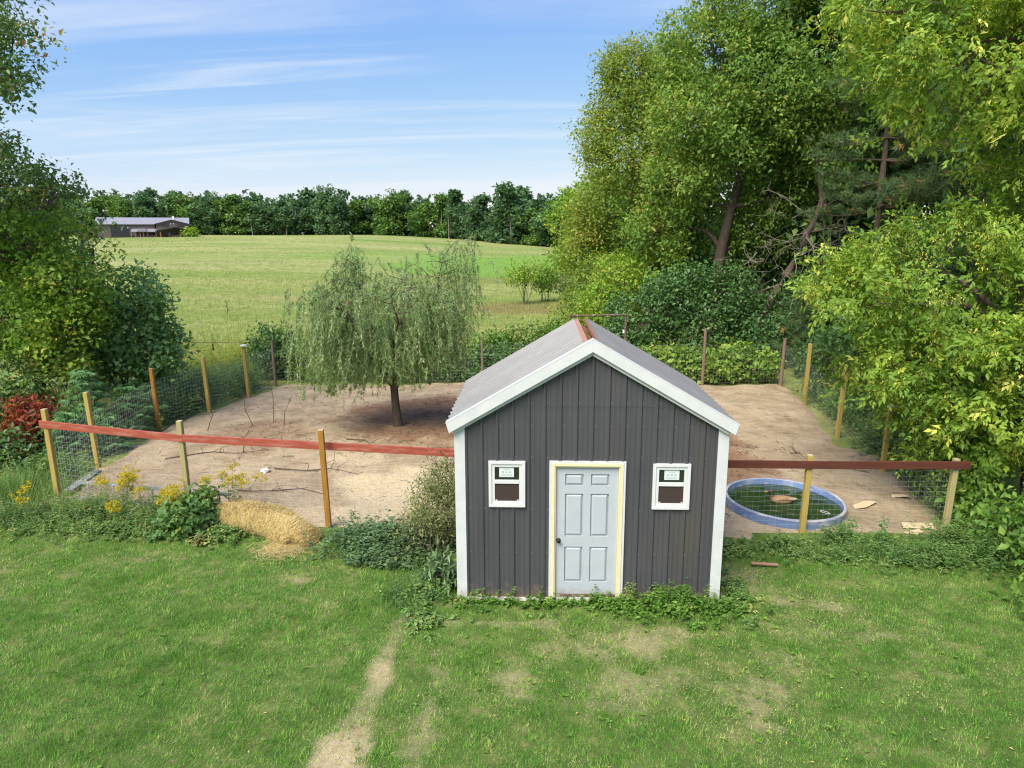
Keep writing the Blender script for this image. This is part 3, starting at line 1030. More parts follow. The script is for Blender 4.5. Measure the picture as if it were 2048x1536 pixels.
    # windows: white frame, blank label behind the upper pane, brown screen below
    for wi, (a, b, c, e) in enumerate(WIN):
        w = MB()
        fw = 0.045
        w.box(a - .012, b + .012, -0.044, -0.0, e - fw + .012, e + .012); w.box(a - .012, b + .012, -0.044, -0.0, c - .012, c + fw - .012)
        w.box(a - .012, a + fw - .012, -0.044, -0.0, c + fw - .0115, e - fw + .0115); w.box(b - fw + .012, b + .012, -0.044, -0.0, c + fw - .0115, e - fw + .0115)
        win = w.build('window', M['window_white'], t, bevel=0.003)
        ia, ib, ic, ie = a + fw - .0115, b - fw + .0115, c + fw - .0115, e - fw + .0115
        mid = ic + (ie - ic) * 0.56
        sa = MB()
        sw = 0.045
        sa.box(ia, ib, -0.030, 0.0, ie - sw, ie); sa.box(ia, ib, -0.030, 0.0, ic, ic + sw); sa.box(ia, ia + sw, -0.030, 0.0, ic + sw + .0005, ie - sw - .0005)
        sa.box(ib - sw, ib, -0.030, 0.0, ic + sw + .0005, ie - sw - .0005)
        sa.box(ia + sw + .0005, ib - sw - .0005, -0.034, 0.0, mid - .028, mid + .028)
        sa.build('sash', M['window_white'], win, bevel=0.002)
        MB().box(ia + sw, ib - sw, -0.012, -0.006, mid + .028, ie - sw).build('upper_pane', M['glass_dark'], win)
        MB().box(ia + sw, ib - sw, -0.016, -0.008, ic + sw, mid - .028).build('screen', M['screen_brown'], win)
        cx = 0.5 * (ia + ib) + (.004 if wi else -.006)
        zt = ie - sw - 0.012
        MB().box(cx - .108, cx + .108, -0.0145, -0.0125, zt - .145, zt).build('paper_label', M['sticker'], win)
        pr = MB()
        pr.box(cx - .05, cx + .05, -0.0158, -0.0148, zt - .030, zt - .022)
        for q in (-.05, 0, .05):
            pr.box(cx + q - .014, cx + q + .014, -0.0158, -0.0148, zt - .085, zt - .055)
        for q in range(3):
            pr.box(cx - .08, cx + .08, -0.0158, -0.0148, zt - .130 + q * .011, zt - .126 + q * .011)
        pr.build('label_print', M['sticker_print'], win)
        for q in (ia + sw + .02, ib - sw - .02):
            MB().box(q - .012, q + .012, -0.022, -0.0165, ic + sw + .004, ic + sw + .022).build('screen_clip', M['window_white'], win)
    return t


shed = build_shed()

# ------------------------------------------------------------------ fences round the pen
def wire_net(pts, heights, base_fn, spacing_v=0.11, n_h=13, r=0.0011):
    """welded wire between the given ground points; heights per point"""
    segs = []
    rng = np.random.default_rng(int(abs(pts[0][0]) * 100))
    P = np.array(pts, float)
    seglen = np.linalg.norm(np.diff(P, axis=0), axis=1)
    cum = np.concatenate([[0], np.cumsum(seglen)])
    tot = cum[-1]
    k = max(2, int(tot / 0.35))
    tt = np.linspace(0, tot, k)
    X, Y = np.interp(tt, cum, P[:, 0]), np.interp(tt, cum, P[:, 1])
    H = np.interp(tt, cum, heights)
    G = base_fn(X, Y)
    post_d = np.min(np.abs(tt[:, None] - cum[None, :]), 1)
    for i in range(n_h):
        f = i / (n_h - 1)
        sag = -0.035 * np.minimum(post_d, 1.2) * (0.3 + 0.7 * f) + 0.012 * np.sin(tt * 1.9 + i * 0.4) * f
        z = G + 0.03 + (H - 0.03) * f + sag
        segs.append((np.stack([X, Y, z], 1), r))
    for s in np.arange(0.02, tot, spacing_v):
        x, y, h, g = np.interp(s, tt, X), np.interp(s, tt, Y), np.interp(s, tt, H), np.interp(s, tt, G)
        pd = np.min(np.abs(s - cum))
        top = g + h - 0.035 * min(pd, 1.2)
        segs.append((np.array([[x, y, g + 0.02], [x + rng.normal() * .006, y, top]]), r * 0.8))
    V, F = tubes_np(segs, 3)
    return np_mesh('wire_mesh', V, F)


def post_mesh(h, w=0.1, round_=False):
    mb = MB()
    if round_:
        mb.tube([(0, 0, -0.3), (0, 0, h)], [w * .55, w * .48], 10)
    else:
        a = w / 2
        mb.box(-a, a, -a, a, -0.3, h - 0.002)
    return mb


def add_post(parent, x, y, h, mat, lean=(0.0, 0.0), w=0.1, rz=0.0, round_=False, cap=False):
    p = post_mesh(h, w, round_).build('post', mat, parent, bevel=0.006 if not round_ else 0)
    g = gz(x, y)
    p.location = (x, y, g)
    p.rotation_euler = (lean[1], lean[0], rz)
    a = w / 2 - 0.004
    tp = MB().box(-a, a, -a, a, h - 0.001, h + 0.003).build('post_top', M['end_grain'] if mat is not M['post_grey'] else M['post_grey'], p)
    if cap:
        c = MB().lathe([(0.0, 0.02), (0.10, 0.02), (0.11, 0.012), (0.11, -0.022), (0.104, -0.022), (0.10, 0.004), (0.0, 0.004)], 18, (0.01, 0, h + 0.008))
        c.build('plastic_lid', M['white_plastic'], p, smooth=False)
    return p


def rail(parent, a, b, h, th, mat, name='rail'):
    a, b = Vector(a), Vector(b)
    d = (b - a)
    L_ = d.length
    mb = MB().box(0, L_, -th / 2, th / 2, -h / 2, h / 2)
    o = mb.build(name, mat, parent, bevel=0.004)
    rz = math.atan2(d.y, d.x)
    ry = -math.asin(d.z / L_)
    o.rotation_euler = (0, ry, rz)
    o.location = a
    return o


def fence(name, label, posts, netpts, netheights, wire_r=0.0011):
    t = thing(name, label, 'fence')
    for p in posts:
        add_post(t, *p[:4], **(p[4] if len(p) > 4 else {}))
    me = wire_net(netpts, netheights, gzs, r=wire_r)
    link('wire_mesh', me, M['wire'], t)
    return t


Yl, Am, Gn, Gy = M['post_yellow'], M['post_amber'], M['post_green'], M['post_grey']
fl = fence('wire_fence', 'front wire fence left of the shed with a faded red top rail', [
    (-10.86, 3.86, 1.93, Yl, dict(lean=(-.02, .0))), (-7.74, 3.24, 1.92, Gn, dict(lean=(-.012, 0))), (-4.76, 2.68, 1.95, Am, dict(lean=(-.022, 0), rz=.1))],
    [(-10.86, 3.92), (-7.74, 3.30), (-4.76, 2.74), (-2.0, 2.66)], [1.5, 1.45, 1.42, 1.4])
rail(fl, (-11.02, 3.83, 1.665), (-7.70, 3.175, 1.575), 0.15, 0.038, M['red_rail'])
rail(fl, (-7.70, 3.177, 1.578), (-1.975, 2.585, 1.50), 0.15, 0.038, M['red_rail'])
fr_ = fence('wire_fence', 'front wire fence right of the shed with a dark brown top rail', [
    (4.18, 2.68, 1.53, Yl, dict(lean=(.018, 0))), (6.88, 2.84, 1.46, Gn, dict(lean=(.03, 0)))],
    [(2.02, 2.72), (4.18, 2.74), (6.88, 2.88)], [1.2, 1.22, 1.2])
rail(fr_, (1.985, 2.60, 1.345), (4.9, 2.615, 1.335), 0.145, 0.038, M['brown_rail'])
rail(fr_, (4.9, 2.618, 1.337), (7.15, 2.78, 1.30), 0.145, 0.038, M['brown_rail'])
fleft = fence('wire_fence', 'left side wire fence running back past leafy shrubs, yellow posts', [
    (-11.3, 5.95, 1.88, Yl, dict(lean=(-.04, 0))), (-11.62, 9.35, 1.84, Am, dict(lean=(-.03, 0))), (-10.94, 11.05, 1.76, Yl, dict(lean=(-.03, 0))), (-10.62, 13.3, 1.78, Yl, dict(lean=(-.025, 0), cap=True))],
    [(-10.90, 3.95), (-11.34, 5.95), (-11.66, 9.35), (-10.98, 11.05), (-10.66, 13.3), (-10.5, 15.5)], [1.45, 1.45, 1.5, 1.45, 1.45, 1.45], 0.0017)
fback = fence('wire_fence', 'back wire fence with slim grey posts behind the willow', [
    (-10.5, 15.5, 1.72, Gy, dict(lean=(-.015, 0), w=.1, round_=True)), (-2.8, 15.45, 1.72, Gy, dict(lean=(.0, 0), w=.095, round_=True)), (1.3, 15.5, 1.7, Gy, dict(round_=True)),
    (5.17, 15.45, 2.06, Gy, dict(lean=(.01, 0), w=.105, round_=True)), (8.06, 15.72, 1.8, Gy, dict(lean=(.02, 0), w=.12, round_=True))],
    [(-10.5, 15.55), (-2.8, 15.52), (1.3, 15.55), (5.17, 15.5), (8.06, 15.78)], [1.45, 1.45, 1.5, 1.5, 1.5])
fright = fence('wire_fence', 'right side wire fence half hidden by leaning branches', [
    (7.93, 13.0, 1.99, Yl, dict(lean=(.02, 0))), (7.46, 9.2, 1.94, Yl, dict(lean=(.03, 0))), (7.24, 6.12, 1.56, Yl, dict(lean=(.03, 0), cap=True))],
    [(8.1, 15.72), (7.98, 13.0), (7.51, 9.2), (7.29, 6.12), (6.93, 2.9)], [1.5, 1.45, 1.4, 1.3, 1.2])

# old strand wire with an insulator beyond the back fence, and the rusty pipe frame it runs to
t = thing('strand_wire', 'thin dark wire strand with a hanging insulator beyond the back fence', 'wire', (-12, 16.8, 0))
pts = [(-14.9, 17.2, 1.32), (-12.0, 16.9, 1.33), (-9.0, 17.2, 1.36), (-5.9, 17.6, 1.42), (-1.5, 18.8, 1.46), (0.55, 19.0, 1.6)]
MB().tube([(x + 12, y - 16.8, z) for x, y, z in pts], 0.011, 5).build('wire', M['rust'], t)
MB().lathe([(0.0, .02), (.022, .02), (.022, -.16), (.04, -.18), (.04, -.24), (0.0, -.24)], 10, (-1.35, 0.0, 1.31)).build('insulator', M['black_metal'], t)
MB().tube([(-2.85, .38, -.1), (-2.85, .38, 1.4)], 0.03, 6).build('wire_post', M['rust'], t)

t = thing('pipe_gateway', 'rusty pipe gate frame standing behind the shed roof', 'frame', (0.54, 19.0, gz(0.54, 19)))
zt = 2.18 - gz(0.54, 19)
MB().tube([(0, 0, -.3), (0, 0, zt + .04)], 0.048, 10).build('upright', M['rust'], t)
MB().tube([(2.24, 0, -.3), (2.24, 0, zt + .05)], 0.048, 10).build('upright', M['rust'], t)
MB().tube([(0.04, 0, zt - .03), (2.2, 0, zt + .02)], 0.042, 10).build('crossbar', M['rust'], t)
MB().box(2.12, 2.19, -.06, -.03, zt - .72, zt - .58).build('white_tag', M['white_plastic'], t)

# ------------------------------------------------------------------ water tank with a duck
TC = (4.25, 3.93, 0.0)
TR = 1.17
t = thing('stock_tank', 'round faded blue plastic pool sunk in the soil beside the right fence', 'pool', TC)
t.rotation_euler = (rad(0.6), rad(1.4), 0)
wall = [(TR - .072, -.25), (TR - .064, .165), (TR - .06, .185)]
MB().lathe(wall, 72).build('inner_wall', M['tank_blue'], t, smooth=True)
MB().lathe([(TR - .06, .186), (TR - .05, .198), (TR - .02, .20), (TR - .002, .19), (TR, .165)], 72).build('rim', M['tank_rim'], t, smooth=True)
MB().lathe([(TR, .164), (TR - .008, .12), (TR - .004, .07), (TR - .02, -.02), (TR - .06, -.22)], 72).build('outer_wall', M['tank_blue'], t, smooth=True)


def water_mat():
    m, nt, N, L = mat_new('green_water')
    p = N('ShaderNodeBsdfPrincipled')
    p.inputs['Roughness'].default_value = 0.06
    p.inputs['Specular IOR Level'].default_value = 0.5
    geo = N('ShaderNodeTexCoord')
    no = N('ShaderNodeTexNoise'); no.inputs['Scale'].default_value = 3; no.inputs['Detail'].default_value = 4
    L(geo.outputs['Object'], no.inputs['Vector'])
    r = ramp_node(N, [(.35, (0.014, 0.034, 0.010)), (.65, (0.034, 0.062, 0.018))])
    L(no.outputs['Fac'], r.inputs[0]); L(r.outputs[0], p.inputs['Base Color'])
    o = N('ShaderNodeOutputMaterial'); L(p.outputs[0], o.inputs[0])
    return m


def water_z(X, Y):
    dx, dy = X + 0.02, Y - 0.06
    ang = np.arctan2(dy, dx)
    d = np.hypot(dx, dy)
    wake = np.exp(-((np.abs(dy - 0.35 * dx - 0.05) - 0.18 - 0.28 * np.maximum(dx, 0)) / 0.06) ** 2) * sstep(-.1, .1, dx)
    ring = np.sin(d * 22) * np.exp(-d * 1.3)
    return 0.075 + 0.010 * wake + 0.0055 * ring + 0.004 * np.sin(X * 9 + 3 * np.sin(Y * 4)) + 0.003 * np.sin(Y * 17 + X * 5)


gx = np.linspace(-1, 1, 120)
X, Y = np.meshgrid(gx, gx)
rr = np.maximum(np.abs(X), np.abs(Y))
nn = np.hypot(X, Y) + 1e-9
X2, Y2 = X * rr / nn * (TR - .065), Y * rr / nn * (TR - .065)
V = np.stack([X2, Y2, water_z(X2, Y2)], -1).reshape(-1, 3)
i = np.arange(119)[:, None] * 120 + np.arange(119)[None, :]
F = np.stack([i, i + 1, i + 121, i + 120], -1).reshape(-1, 4)
link('water', np_mesh('water', V, F, smooth=True), water_mat(), t)
for (fx, fy, fl_, fa) in [(0.66, -.45, .10, -0.8)]:       # feather floating, pale bits
    mb = MB()
    n = 14
    ring_o = [(fx + fl_ * math.cos(a) * math.cos(fa) - .45 * fl_ * math.sin(a) * math.sin(fa), fy + fl_ * math.cos(a) * math.sin(fa) + .45 * fl_ * math.sin(a) * math.cos(fa), .092) for a in np.linspace(0, 2 * math.pi, n)]
    mb.tube(ring_o, 0.004, 4, cap=False)
    mb.build('foam_line', M['white_plastic'], t)


def build_duck():
    t = thing('duck', 'tan brown duck with a dark head swimming in the blue pool', 'duck', (TC[0] - .02, TC[1] + .06, 0.082), rad(172))
    # one lofted body: spine (x forward, z up), half width, half height, tone
    sp = [(-.300, .085, .004, .004, .9), (-.285, .088, .022, .010, .9), (-.23, .075, .050, .030, .7), (-.16, .055, .085, .062, .45), (-.07, .045, .112, .085, .35), (.03, .040, .118, .090, .30),
          (.11, .040, .105, .085, .28), (.165, .055, .078, .072, .25), (.195, .088, .052, .056, .2), (.205, .125, .040, .046, .12), (.208, .160, .037, .042, .05), (.218, .190, .042, .046, .02),
          (.238, .212, .045, .045, .02), (.268, .214, .036, .036, .03), (.288, .208, .022, .020, .05), (.300, .203, .020, .011, .97), (.335, .198, .023, .009, .98), (.356, .196, .014, .006, .98), (.360, .196, .003, .002, .98)]
    n = 16
    V, T, Fq = [], [], []
    pts = np.array([(s[0], 0, s[1]) for s in sp])
    d = nrm(np.gradient(pts, axis=0))
    for k, s in enumerate(sp):
        up = np.array([-d[k][2], 0, d[k][0]])
        for q in range(n):
            a = 2 * math.pi * q / n
            off = np.array([0, 1.0, 0]) * s[2] * math.cos(a) + up * s[3] * math.sin(a)
            V.append(pts[k] + off); T.append(s[4])
    for k in range(len(sp) - 1):
        for q in range(n):
            q2 = (q + 1) % n
            Fq.append((k * n + q, k * n + q2, (k + 1) * n + q2, (k + 1) * n + q))
    me = np_mesh('body', np.array(V), np.array(Fq), tint=np.array(T), smooth=True)
    m, nt, N, L = mat_new('duck_plumage')
    at = N('ShaderNodeAttribute'); at.attribute_name = 'tint'
    rp = ramp_node(N, [(0.0, (0.02, 0.02, 0.016)), (.12, (0.05, 0.035, 0.02)), (.2, (0.26, 0.14, 0.06)), (.35, (0.40, 0.24, 0.10)), (.6, (0.30, 0.18, 0.08)), (.85, (0.5, 0.42, 0.32)), (.95, (.34, .25, .05)), (1, (.36, .27, .06))])
    L(at.outputs['Fac'], rp.inputs[0])
    tc = N('ShaderNodeTexCoord'); no = N('ShaderNodeTexNoise'); no.inputs['Scale'].default_value = 42; no.inputs['Detail'].default_value = 3
    L(tc.outputs['Object'], no.inputs['Vector'])
    mr = N('ShaderNodeMapRange'); mr.inputs['From Min'].default_value = .45; mr.inputs['From Max'].default_value = .7; mr.inputs['To Max'].default_value = .55
    L(no.outputs['Fac'], mr.inputs['Value'])
    mx = N('ShaderNodeMix'); mx.data_type = 'RGBA'; L(mr.outputs[0], mx.inputs[0]); L(rp.outputs[0], mx.inputs[6]); mx.inputs[7].default_value = (.07, .045, .025, 1)
    p = N('ShaderNodeBsdfPrincipled'); p.inputs['Roughness'].default_value = .7; L(mx.outputs[2], p.inputs['Base Color'])
    o = N('ShaderNodeOutputMaterial'); L(p.outputs[0], o.inputs[0])
    link('body', me, m, t)
    for s in (-1, 1):
        wv = []
        prof = [(.10, .06, .02), (.03, .085, .045), (-.08, .09, .055), (-.18, .085, .035), (-.27, .085, .012)]
        for (x, z, h) in prof:
            hw = .12 * max(.25, 1 - ((x - .0) / .33) ** 2) + .006
            for a in (-1.0, -.4, .3, .9):
                wv.append((x, s * (hw * math.cos(a * .9) + .002), z + h * math.sin(a)))
        wf = []
        for k in range(4):
            for q in range(3):
                wf.append((k * 4 + q, k * 4 + q + 1, (k + 1) * 4 + q + 1, (k + 1) * 4 + q))
        wm = np_mesh('wing', np.array(wv), np.array(wf), tint=np.full(len(wv), .5) + np.repeat([0, 0, .1, .3, .38], 4) * .9, smooth=True)
        link('wing', wm, m, t)
        MB().lathe([(0, -.005), (.005, -.003), (.006, .0), (.005, .003), (0, .005)], 8, (.252, s * .041, .222)).build('eye', M['black_metal'], t, smooth=True)


build_duck()

# ------------------------------------------------------------------ small things in and round the pen
def scrap(label, x, y, rz, pts, tilt):
    t = bpy.data.objects.new('tmp', None)
    mb = MB()
    n = len(pts)
    vs = [(p[0], p[1], p[2]) for p in pts] + [(p[0], p[1], p[2] + .006) for p in pts]
    c0 = len(vs)
    fs = [tuple(range(n - 1, -1, -1)), tuple(range(n, 2 * n))] + [(i, (i + 1) % n, n + (i + 1) % n, n + i) for i in range(n)]
    mb.add(vs, fs)
    o = mb.build('cardboard_scrap', M['cardboard'])
    me = o.data
    bm = bmesh.new(); bm.from_mesh(me); bmesh.ops.triangulate(bm, faces=bm.faces[:]); bm.to_mesh(me); bm.free()
    o.location = (x, y, gz(x, y) + .012)
    o.rotation_euler = (tilt[0], tilt[1], rz)
    tag(o, label, 'cardboard', 'torn cardboard by the pool')
    bpy.data.objects.remove(t)


scrap('torn cardboard strip lying just right of the blue pool', 5.92, 4.05, .35, [(-.3, -.08, 0), (-.05, -.12, .02), (.28, -.03, .05), (.34, .05, .03), (.1, .09, .05), (-.25, .05, .01)], (.08, 0))
scrap('curled cardboard piece at the foot of the right corner post', 6.48, 3.02, -.1, [(-.3, -.1, .0), (.05, -.13, .04), (.3, -.08, .02), (.27, .1, .06), (.0, .12, .02), (-.28, .06, .04)], (.1, .05))
scrap('flat cardboard piece nearest the weeds right of the pool', 6.22, 2.68, .5, [(-.2, -.08, .0), (.22, -.06, .01), (.25, .07, .02), (-.12, .1, .0)], (0, 0))
scrap('pale crumpled cardboard bit in the middle of the sand by the pool', 6.9, 4.55, .0, [(-.2, -.05, .0), (.1, -.1, .05), (.22, .0, .01), (.08, .08, .03), (-.16, .07, .02)], (0, 0))

t = thing('ladder', 'aluminium ladder lying on its side behind the goldenrod', 'ladder', (-10.3, 3.72, gz(-10.3, 3.72)), math.atan2(-0.62, 3.5))
for z in (0.03, 0.38):
    MB().box(0, 3.55, -.014, .014, z, z + .07).build('side_rail', M['aluminium'], t)
for k in range(11):
    x = .25 + k * .305
    MB().box(x - .016, x + .016, -.03, -.0145, .06, .42).build('rung', M['aluminium'], t)

o = MB().box(-.09, .09, -.65, .65, 0, .035).build('board', M['grey_board'], bevel=.004)
o.location = (-10.98, 4.9, gz(-10.98, 4.9) + .03); o.rotation_euler = (0, 0, .12)
tag(o, 'weathered grey board on the ground along the left fence', 'board')
o = MB().tube([(-.8, 0, 0), (-.2, .02, .01), (.5, -.01, 0), (.66, .0, .01), (.72, .06, .05)], .022, 8).build('pipe', M['grey_board'])
o.location = (-10.75, 15.1, gz(-10.75, 15.1) + .03)
tag(o, 'thin grey pipe lying at the back left corner post', 'pipe')
o = MB().box(-.22, .22, -.03, .03, 0, .025).build('wood_strip', M['ridge_wood'], bevel=.004)
o.location = (3.05, 1.25, .03); o.rotation_euler = (0, 0.03, -.05)
tag(o, 'short orange wood strip in the grass right of the shed', 'wood strip')
rs = random.Random(5)
for (x, y, s, lab) in [(-5.25, 2.5, .10, 'pale stone at the right end of the straw heap'), (-7.15, 5.7, .11, 'whitish stone on the soil inside the left front fence')]:
    bm = bmesh.new(); bmesh.ops.create_icosphere(bm, subdivisions=2, radius=s)
    for v in bm.verts:
        v.co *= rs.uniform(.78, 1.15); v.co.z *= .6
    me = bpy.data.meshes.new('stone'); bm.to_mesh(me); bm.free()
    o = link('stone', me, M['off_white']); o.location = (x, y, gz(x, y) + s * .3)
    tag(o, lab, 'stone')

# ------------------------------------------------------------------ vegetation: materials
LM = {}
LM['grass'] = leaf_mat('grass_blade', [(0.0, (0.032, 0.095, 0.010)), (0.35, (0.068, 0.165, 0.018)), (0.62, (0.13, 0.235, 0.04)), (0.84, (0.25, 0.28, 0.095)), (1.0, (0.36, 0.33, 0.17))], 0.35, 0.6, 0.2, 0.5, 0.9, gain=2.15)
LM['box_elder'] = leaf_mat('box_elder_leaf', [(0.0, (0.050, 0.105, 0.018)), (0.45, (0.105, 0.175, 0.024)), (0.75, (0.17, 0.235, 0.03)), (0.86, (0.32, 0.34, 0.06)), (1.0, (0.46, 0.43, 0.13))], 0.4, 0.5, 0.3, 0.35, 0.5, gain=2.0)
LM['bright'] = leaf_mat('bright_leaf', [(0.0, (0.05, 0.11, 0.014)), (0.5, (0.11, 0.19, 0.024)), (0.85, (0.19, 0.245, 0.036)), (1.0, (0.28, 0.25, 0.05))], 0.4, 0.5, 0.3, 0.4, 0.4, gain=2.1)
LM['mid'] = leaf_mat('mid_leaf', [(0.0, (0.036, 0.085, 0.018)), (0.45, (0.080, 0.155, 0.028)), (0.8, (0.145, 0.22, 0.04)), (1.0, (0.24, 0.26, 0.06))], 0.4, 0.5, 0.3, 0.5, 0.3, gain=1.8)
LM['dark'] = leaf_mat('dark_leaf', [(0.0, (0.022, 0.056, 0.018)), (0.5, (0.04, 0.088, 0.024)), (0.85, (0.07, 0.13, 0.033)), (1.0, (0.13, 0.17, 0.05))], 0.28, 0.42, 0.4, 0.3, 0.5, gain=2.1)
LM['shrub'] = leaf_mat('shrub_leaf', [(0.0, (0.030, 0.070, 0.022)), (0.5, (0.060, 0.118, 0.034)), (0.85, (0.105, 0.17, 0.05)), (1.0, (0.17, 0.22, 0.075))], 0.35, 0.42, 0.45, 0.3, 0.5, gain=2.8)
LM['oak'] = leaf_mat('oak_leaf', [(0.0, (0.026, 0.056, 0.016)), (0.5, (0.05, 0.094, 0.024)), (0.8, (0.09, 0.13, 0.035)), (0.92, (0.17, 0.12, 0.05)), (1.0, (0.20, 0.09, 0.045))], 0.3, 0.45, 0.4, 0.2, 0.5, gain=2.6)
LM['yellowing'] = leaf_mat('yellowing_leaf', [(0.0, (0.06, 0.11, 0.02)), (0.4, (0.12, 0.18, 0.03)), (0.75, (0.20, 0.235, 0.045)), (0.92, (0.27, 0.23, 0.055)), (1.0, (0.28, 0.15, 0.05))], 0.42, 0.5, 0.3, 0.5, 0.35, gain=1.85)
LM['pine'] = leaf_mat('pine_needle', [(0.0, (0.028, 0.058, 0.022)), (0.55, (0.058, 0.098, 0.035)), (0.85, (0.10, 0.135, 0.05)), (0.95, (0.19, 0.13, 0.05)), (1.0, (0.30, 0.15, 0.06))], 0.2, 0.5, 0.3, gain=1.85)
LM['willow'] = leaf_mat('willow_leaf', [(0.0, (0.06, 0.105, 0.035)), (0.5, (0.11, 0.172, 0.064)), (0.85, (0.18, 0.235, 0.11)), (1.0, (0.27, 0.31, 0.21))], 0.38, 0.45, 0.35, 0.25, 1.2, gain=2.2)
LM['hemp'] = leaf_mat('palmate_leaf', [(0.0, (0.035, 0.085, 0.034)), (0.5, (0.065, 0.135, 0.05)), (1.0, (0.13, 0.21, 0.085))], 0.33, 0.45, 0.3, 0.3, 1.0, gain=2.2)
LM['sumac'] = leaf_mat('sumac_leaf', [(0.0, (0.09, 0.018, 0.014)), (0.5, (0.19, 0.04, 0.024)), (0.8, (0.27, 0.09, 0.035)), (1.0, (0.12, 0.13, 0.03))], 0.4, 0.5, 0.3, gain=1.6)
LM['vine'] = leaf_mat('vine_leaf', [(0.0, (0.05, 0.105, 0.018)), (0.5, (0.10, 0.18, 0.026)), (0.85, (0.185, 0.26, 0.042)), (1.0, (0.30, 0.28, 0.07))], 0.4, 0.45, 0.35, 0.4, 0.9, gain=1.8)
LM['weed'] = leaf_mat('weed_leaf', [(0.0, (0.038, 0.082, 0.024)), (0.5, (0.075, 0.135, 0.038)), (0.85, (0.13, 0.19, 0.055)), (1.0, (0.25, 0.24, 0.09))], 0.35, 0.5, 0.3, 0.45, 0.9, gain=2.1)
LM['ground'] = leaf_mat('clover_leaf', [(0.0, (0.05, 0.115, 0.018)), (0.5, (0.095, 0.185, 0.03)), (0.85, (0.15, 0.24, 0.05)), (1.0, (0.28, 0.28, 0.10))], 0.35, 0.5, 0.3, 0.4, 1.2, gain=1.6)
LM['nettle'] = leaf_mat('nettle_leaf', [(0.0, (0.040, 0.082, 0.036)), (0.5, (0.075, 0.13, 0.056)), (1.0, (0.135, 0.20, 0.09))], 0.33, 0.5, 0.3, 0.3, 1.2, gain=1.7)
LM['seedy'] = leaf_mat('seedy_weed', [(0.0, (0.065, 0.098, 0.035)), (0.5, (0.125, 0.15, 0.055)), (1.0, (0.23, 0.22, 0.10))], 0.3, 0.6, 0.2, 0.4, 1.2, gain=1.6)
LM['goldenrod'] = leaf_mat('goldenrod_flower', [(0.0, (0.38, 0.31, 0.015)), (1.0, (0.56, 0.46, 0.03))], 0.3, 0.6, 0.2, gain=1.25)
LM['straw'] = leaf_mat('straw_stalk', [(0.0, (0.30, 0.22, 0.085)), (0.5, (0.46, 0.37, 0.16)), (1.0, (0.60, 0.52, 0.28))], 0.25, 0.6, 0.3, gain=1.35)
LM['meadow_tuft'] = leaf_mat('meadow_tuft', [(0.0, (0.10, 0.17, 0.03)), (0.5, (0.18, 0.24, 0.05)), (0.8, (0.29, 0.29, 0.095)), (1.0, (0.36, 0.26, 0.12))], 0.35, 0.6, 0.2, 0.7, 0.12, gain=1.6)
LM['far'] = leaf_mat('far_leaf', [(0.0, (0.030, 0.068, 0.034)), (0.5, (0.066, 0.128, 0.056)), (1.0, (0.125, 0.20, 0.075))], 0.3, 0.6, 0.2, gain=1.55)  # bluish cast in the leaf colour stands in for distance haze
LM['far_light'] = leaf_mat('far_light_leaf', [(0.0, (0.045, 0.095, 0.025)), (0.5, (0.08, 0.15, 0.035)), (1.0, (0.14, 0.21, 0.05))], 0.3, 0.6, 0.2, gain=1.7)
LM['petal'] = leaf_mat('litter_leaf', [(0.0, (0.30, 0.20, 0.06)), (0.5, (0.48, 0.38, 0.12)), (1.0, (0.62, 0.58, 0.48))], 0.25, 0.6, 0.2, gain=1.3)


# ------------------------------------------------------------------ vegetation: builders
def clump_points(blobs, n, rng, shell=(0.5, 1.05), gap_freq=1.2, gap_thr=0.55, seed=1, inner=0.55):
    B = np.array(blobs, float)
    C, R = B[:, :3], B[:, 3:6]
    w = (R[:, 0] * R[:, 1] + R[:, 1] * R[:, 2] + R[:, 0] * R[:, 2])
    if B.shape[1] > 6:
        w = w * B[:, 6]
    w = w / w.sum()
    nz = Noise3(seed, gap_freq)
    P, O = [], []
    got = 0
    for _ in range(12):
        k = rng.choice(len(B), n * 2, p=w)
        d = rdir(n * 2, rng)
        r = shell[0] + (shell[1] - shell[0]) * rng.random(n * 2) ** 0.7
        p = C[k] + d * r[:, None] * R[k]
        o = nrm(d / R[k])
        keep = nz(p) < gap_thr + 0.25 * rng.normal(size=n * 2)
        if len(B) > 1:
            q = np.linalg.norm((p[:, None, :] - C[None]) / R[None], axis=2)
            q[np.arange(len(k)), k] = 9
            keep &= q.min(1) > inner
        keep &= p[:, 2] > 0.02
        P.append(p[keep]); O.append(o[keep])
        got += keep.sum()
        if got >= n:
            break
    return np.concatenate(P)[:n], np.concatenate(O)[:n]


def boughs(P, O, k, rng, length):
    """every point grows a flattened, slightly drooping bough of k sprays"""
    n = len(P)
    T = nrm(O + rng.normal(size=(n, 3)) * 0.4 + np.array([0, 0, 0.12]))
    S = nrm(np.cross(T, np.array([0, 0, 1.0])) + rng.normal(size=(n, 3)) * 0.25)
    i = np.repeat(np.arange(n), k)
    m = len(i)
    L_ = (length * rng.uniform(0.45, 1.35, n) ** 1.3)[i]
    u = rng.random(m)
    w = (1 - 0.75 * np.abs(u - 0.35)) * 0.42 * L_
    p = P[i] + T[i] * (L_ * (u - 0.45))[:, None] + S[i] * (rng.normal(size=m) * w)[:, None]
    p[:, 2] += rng.normal(size=m) * 0.07 * L_ - 0.16 * L_ * u ** 2
    p[:, 2] = np.maximum(p[:, 2], 0.05)
    return p, nrm(O[i] * 0.8 + T[i] * 0.5)


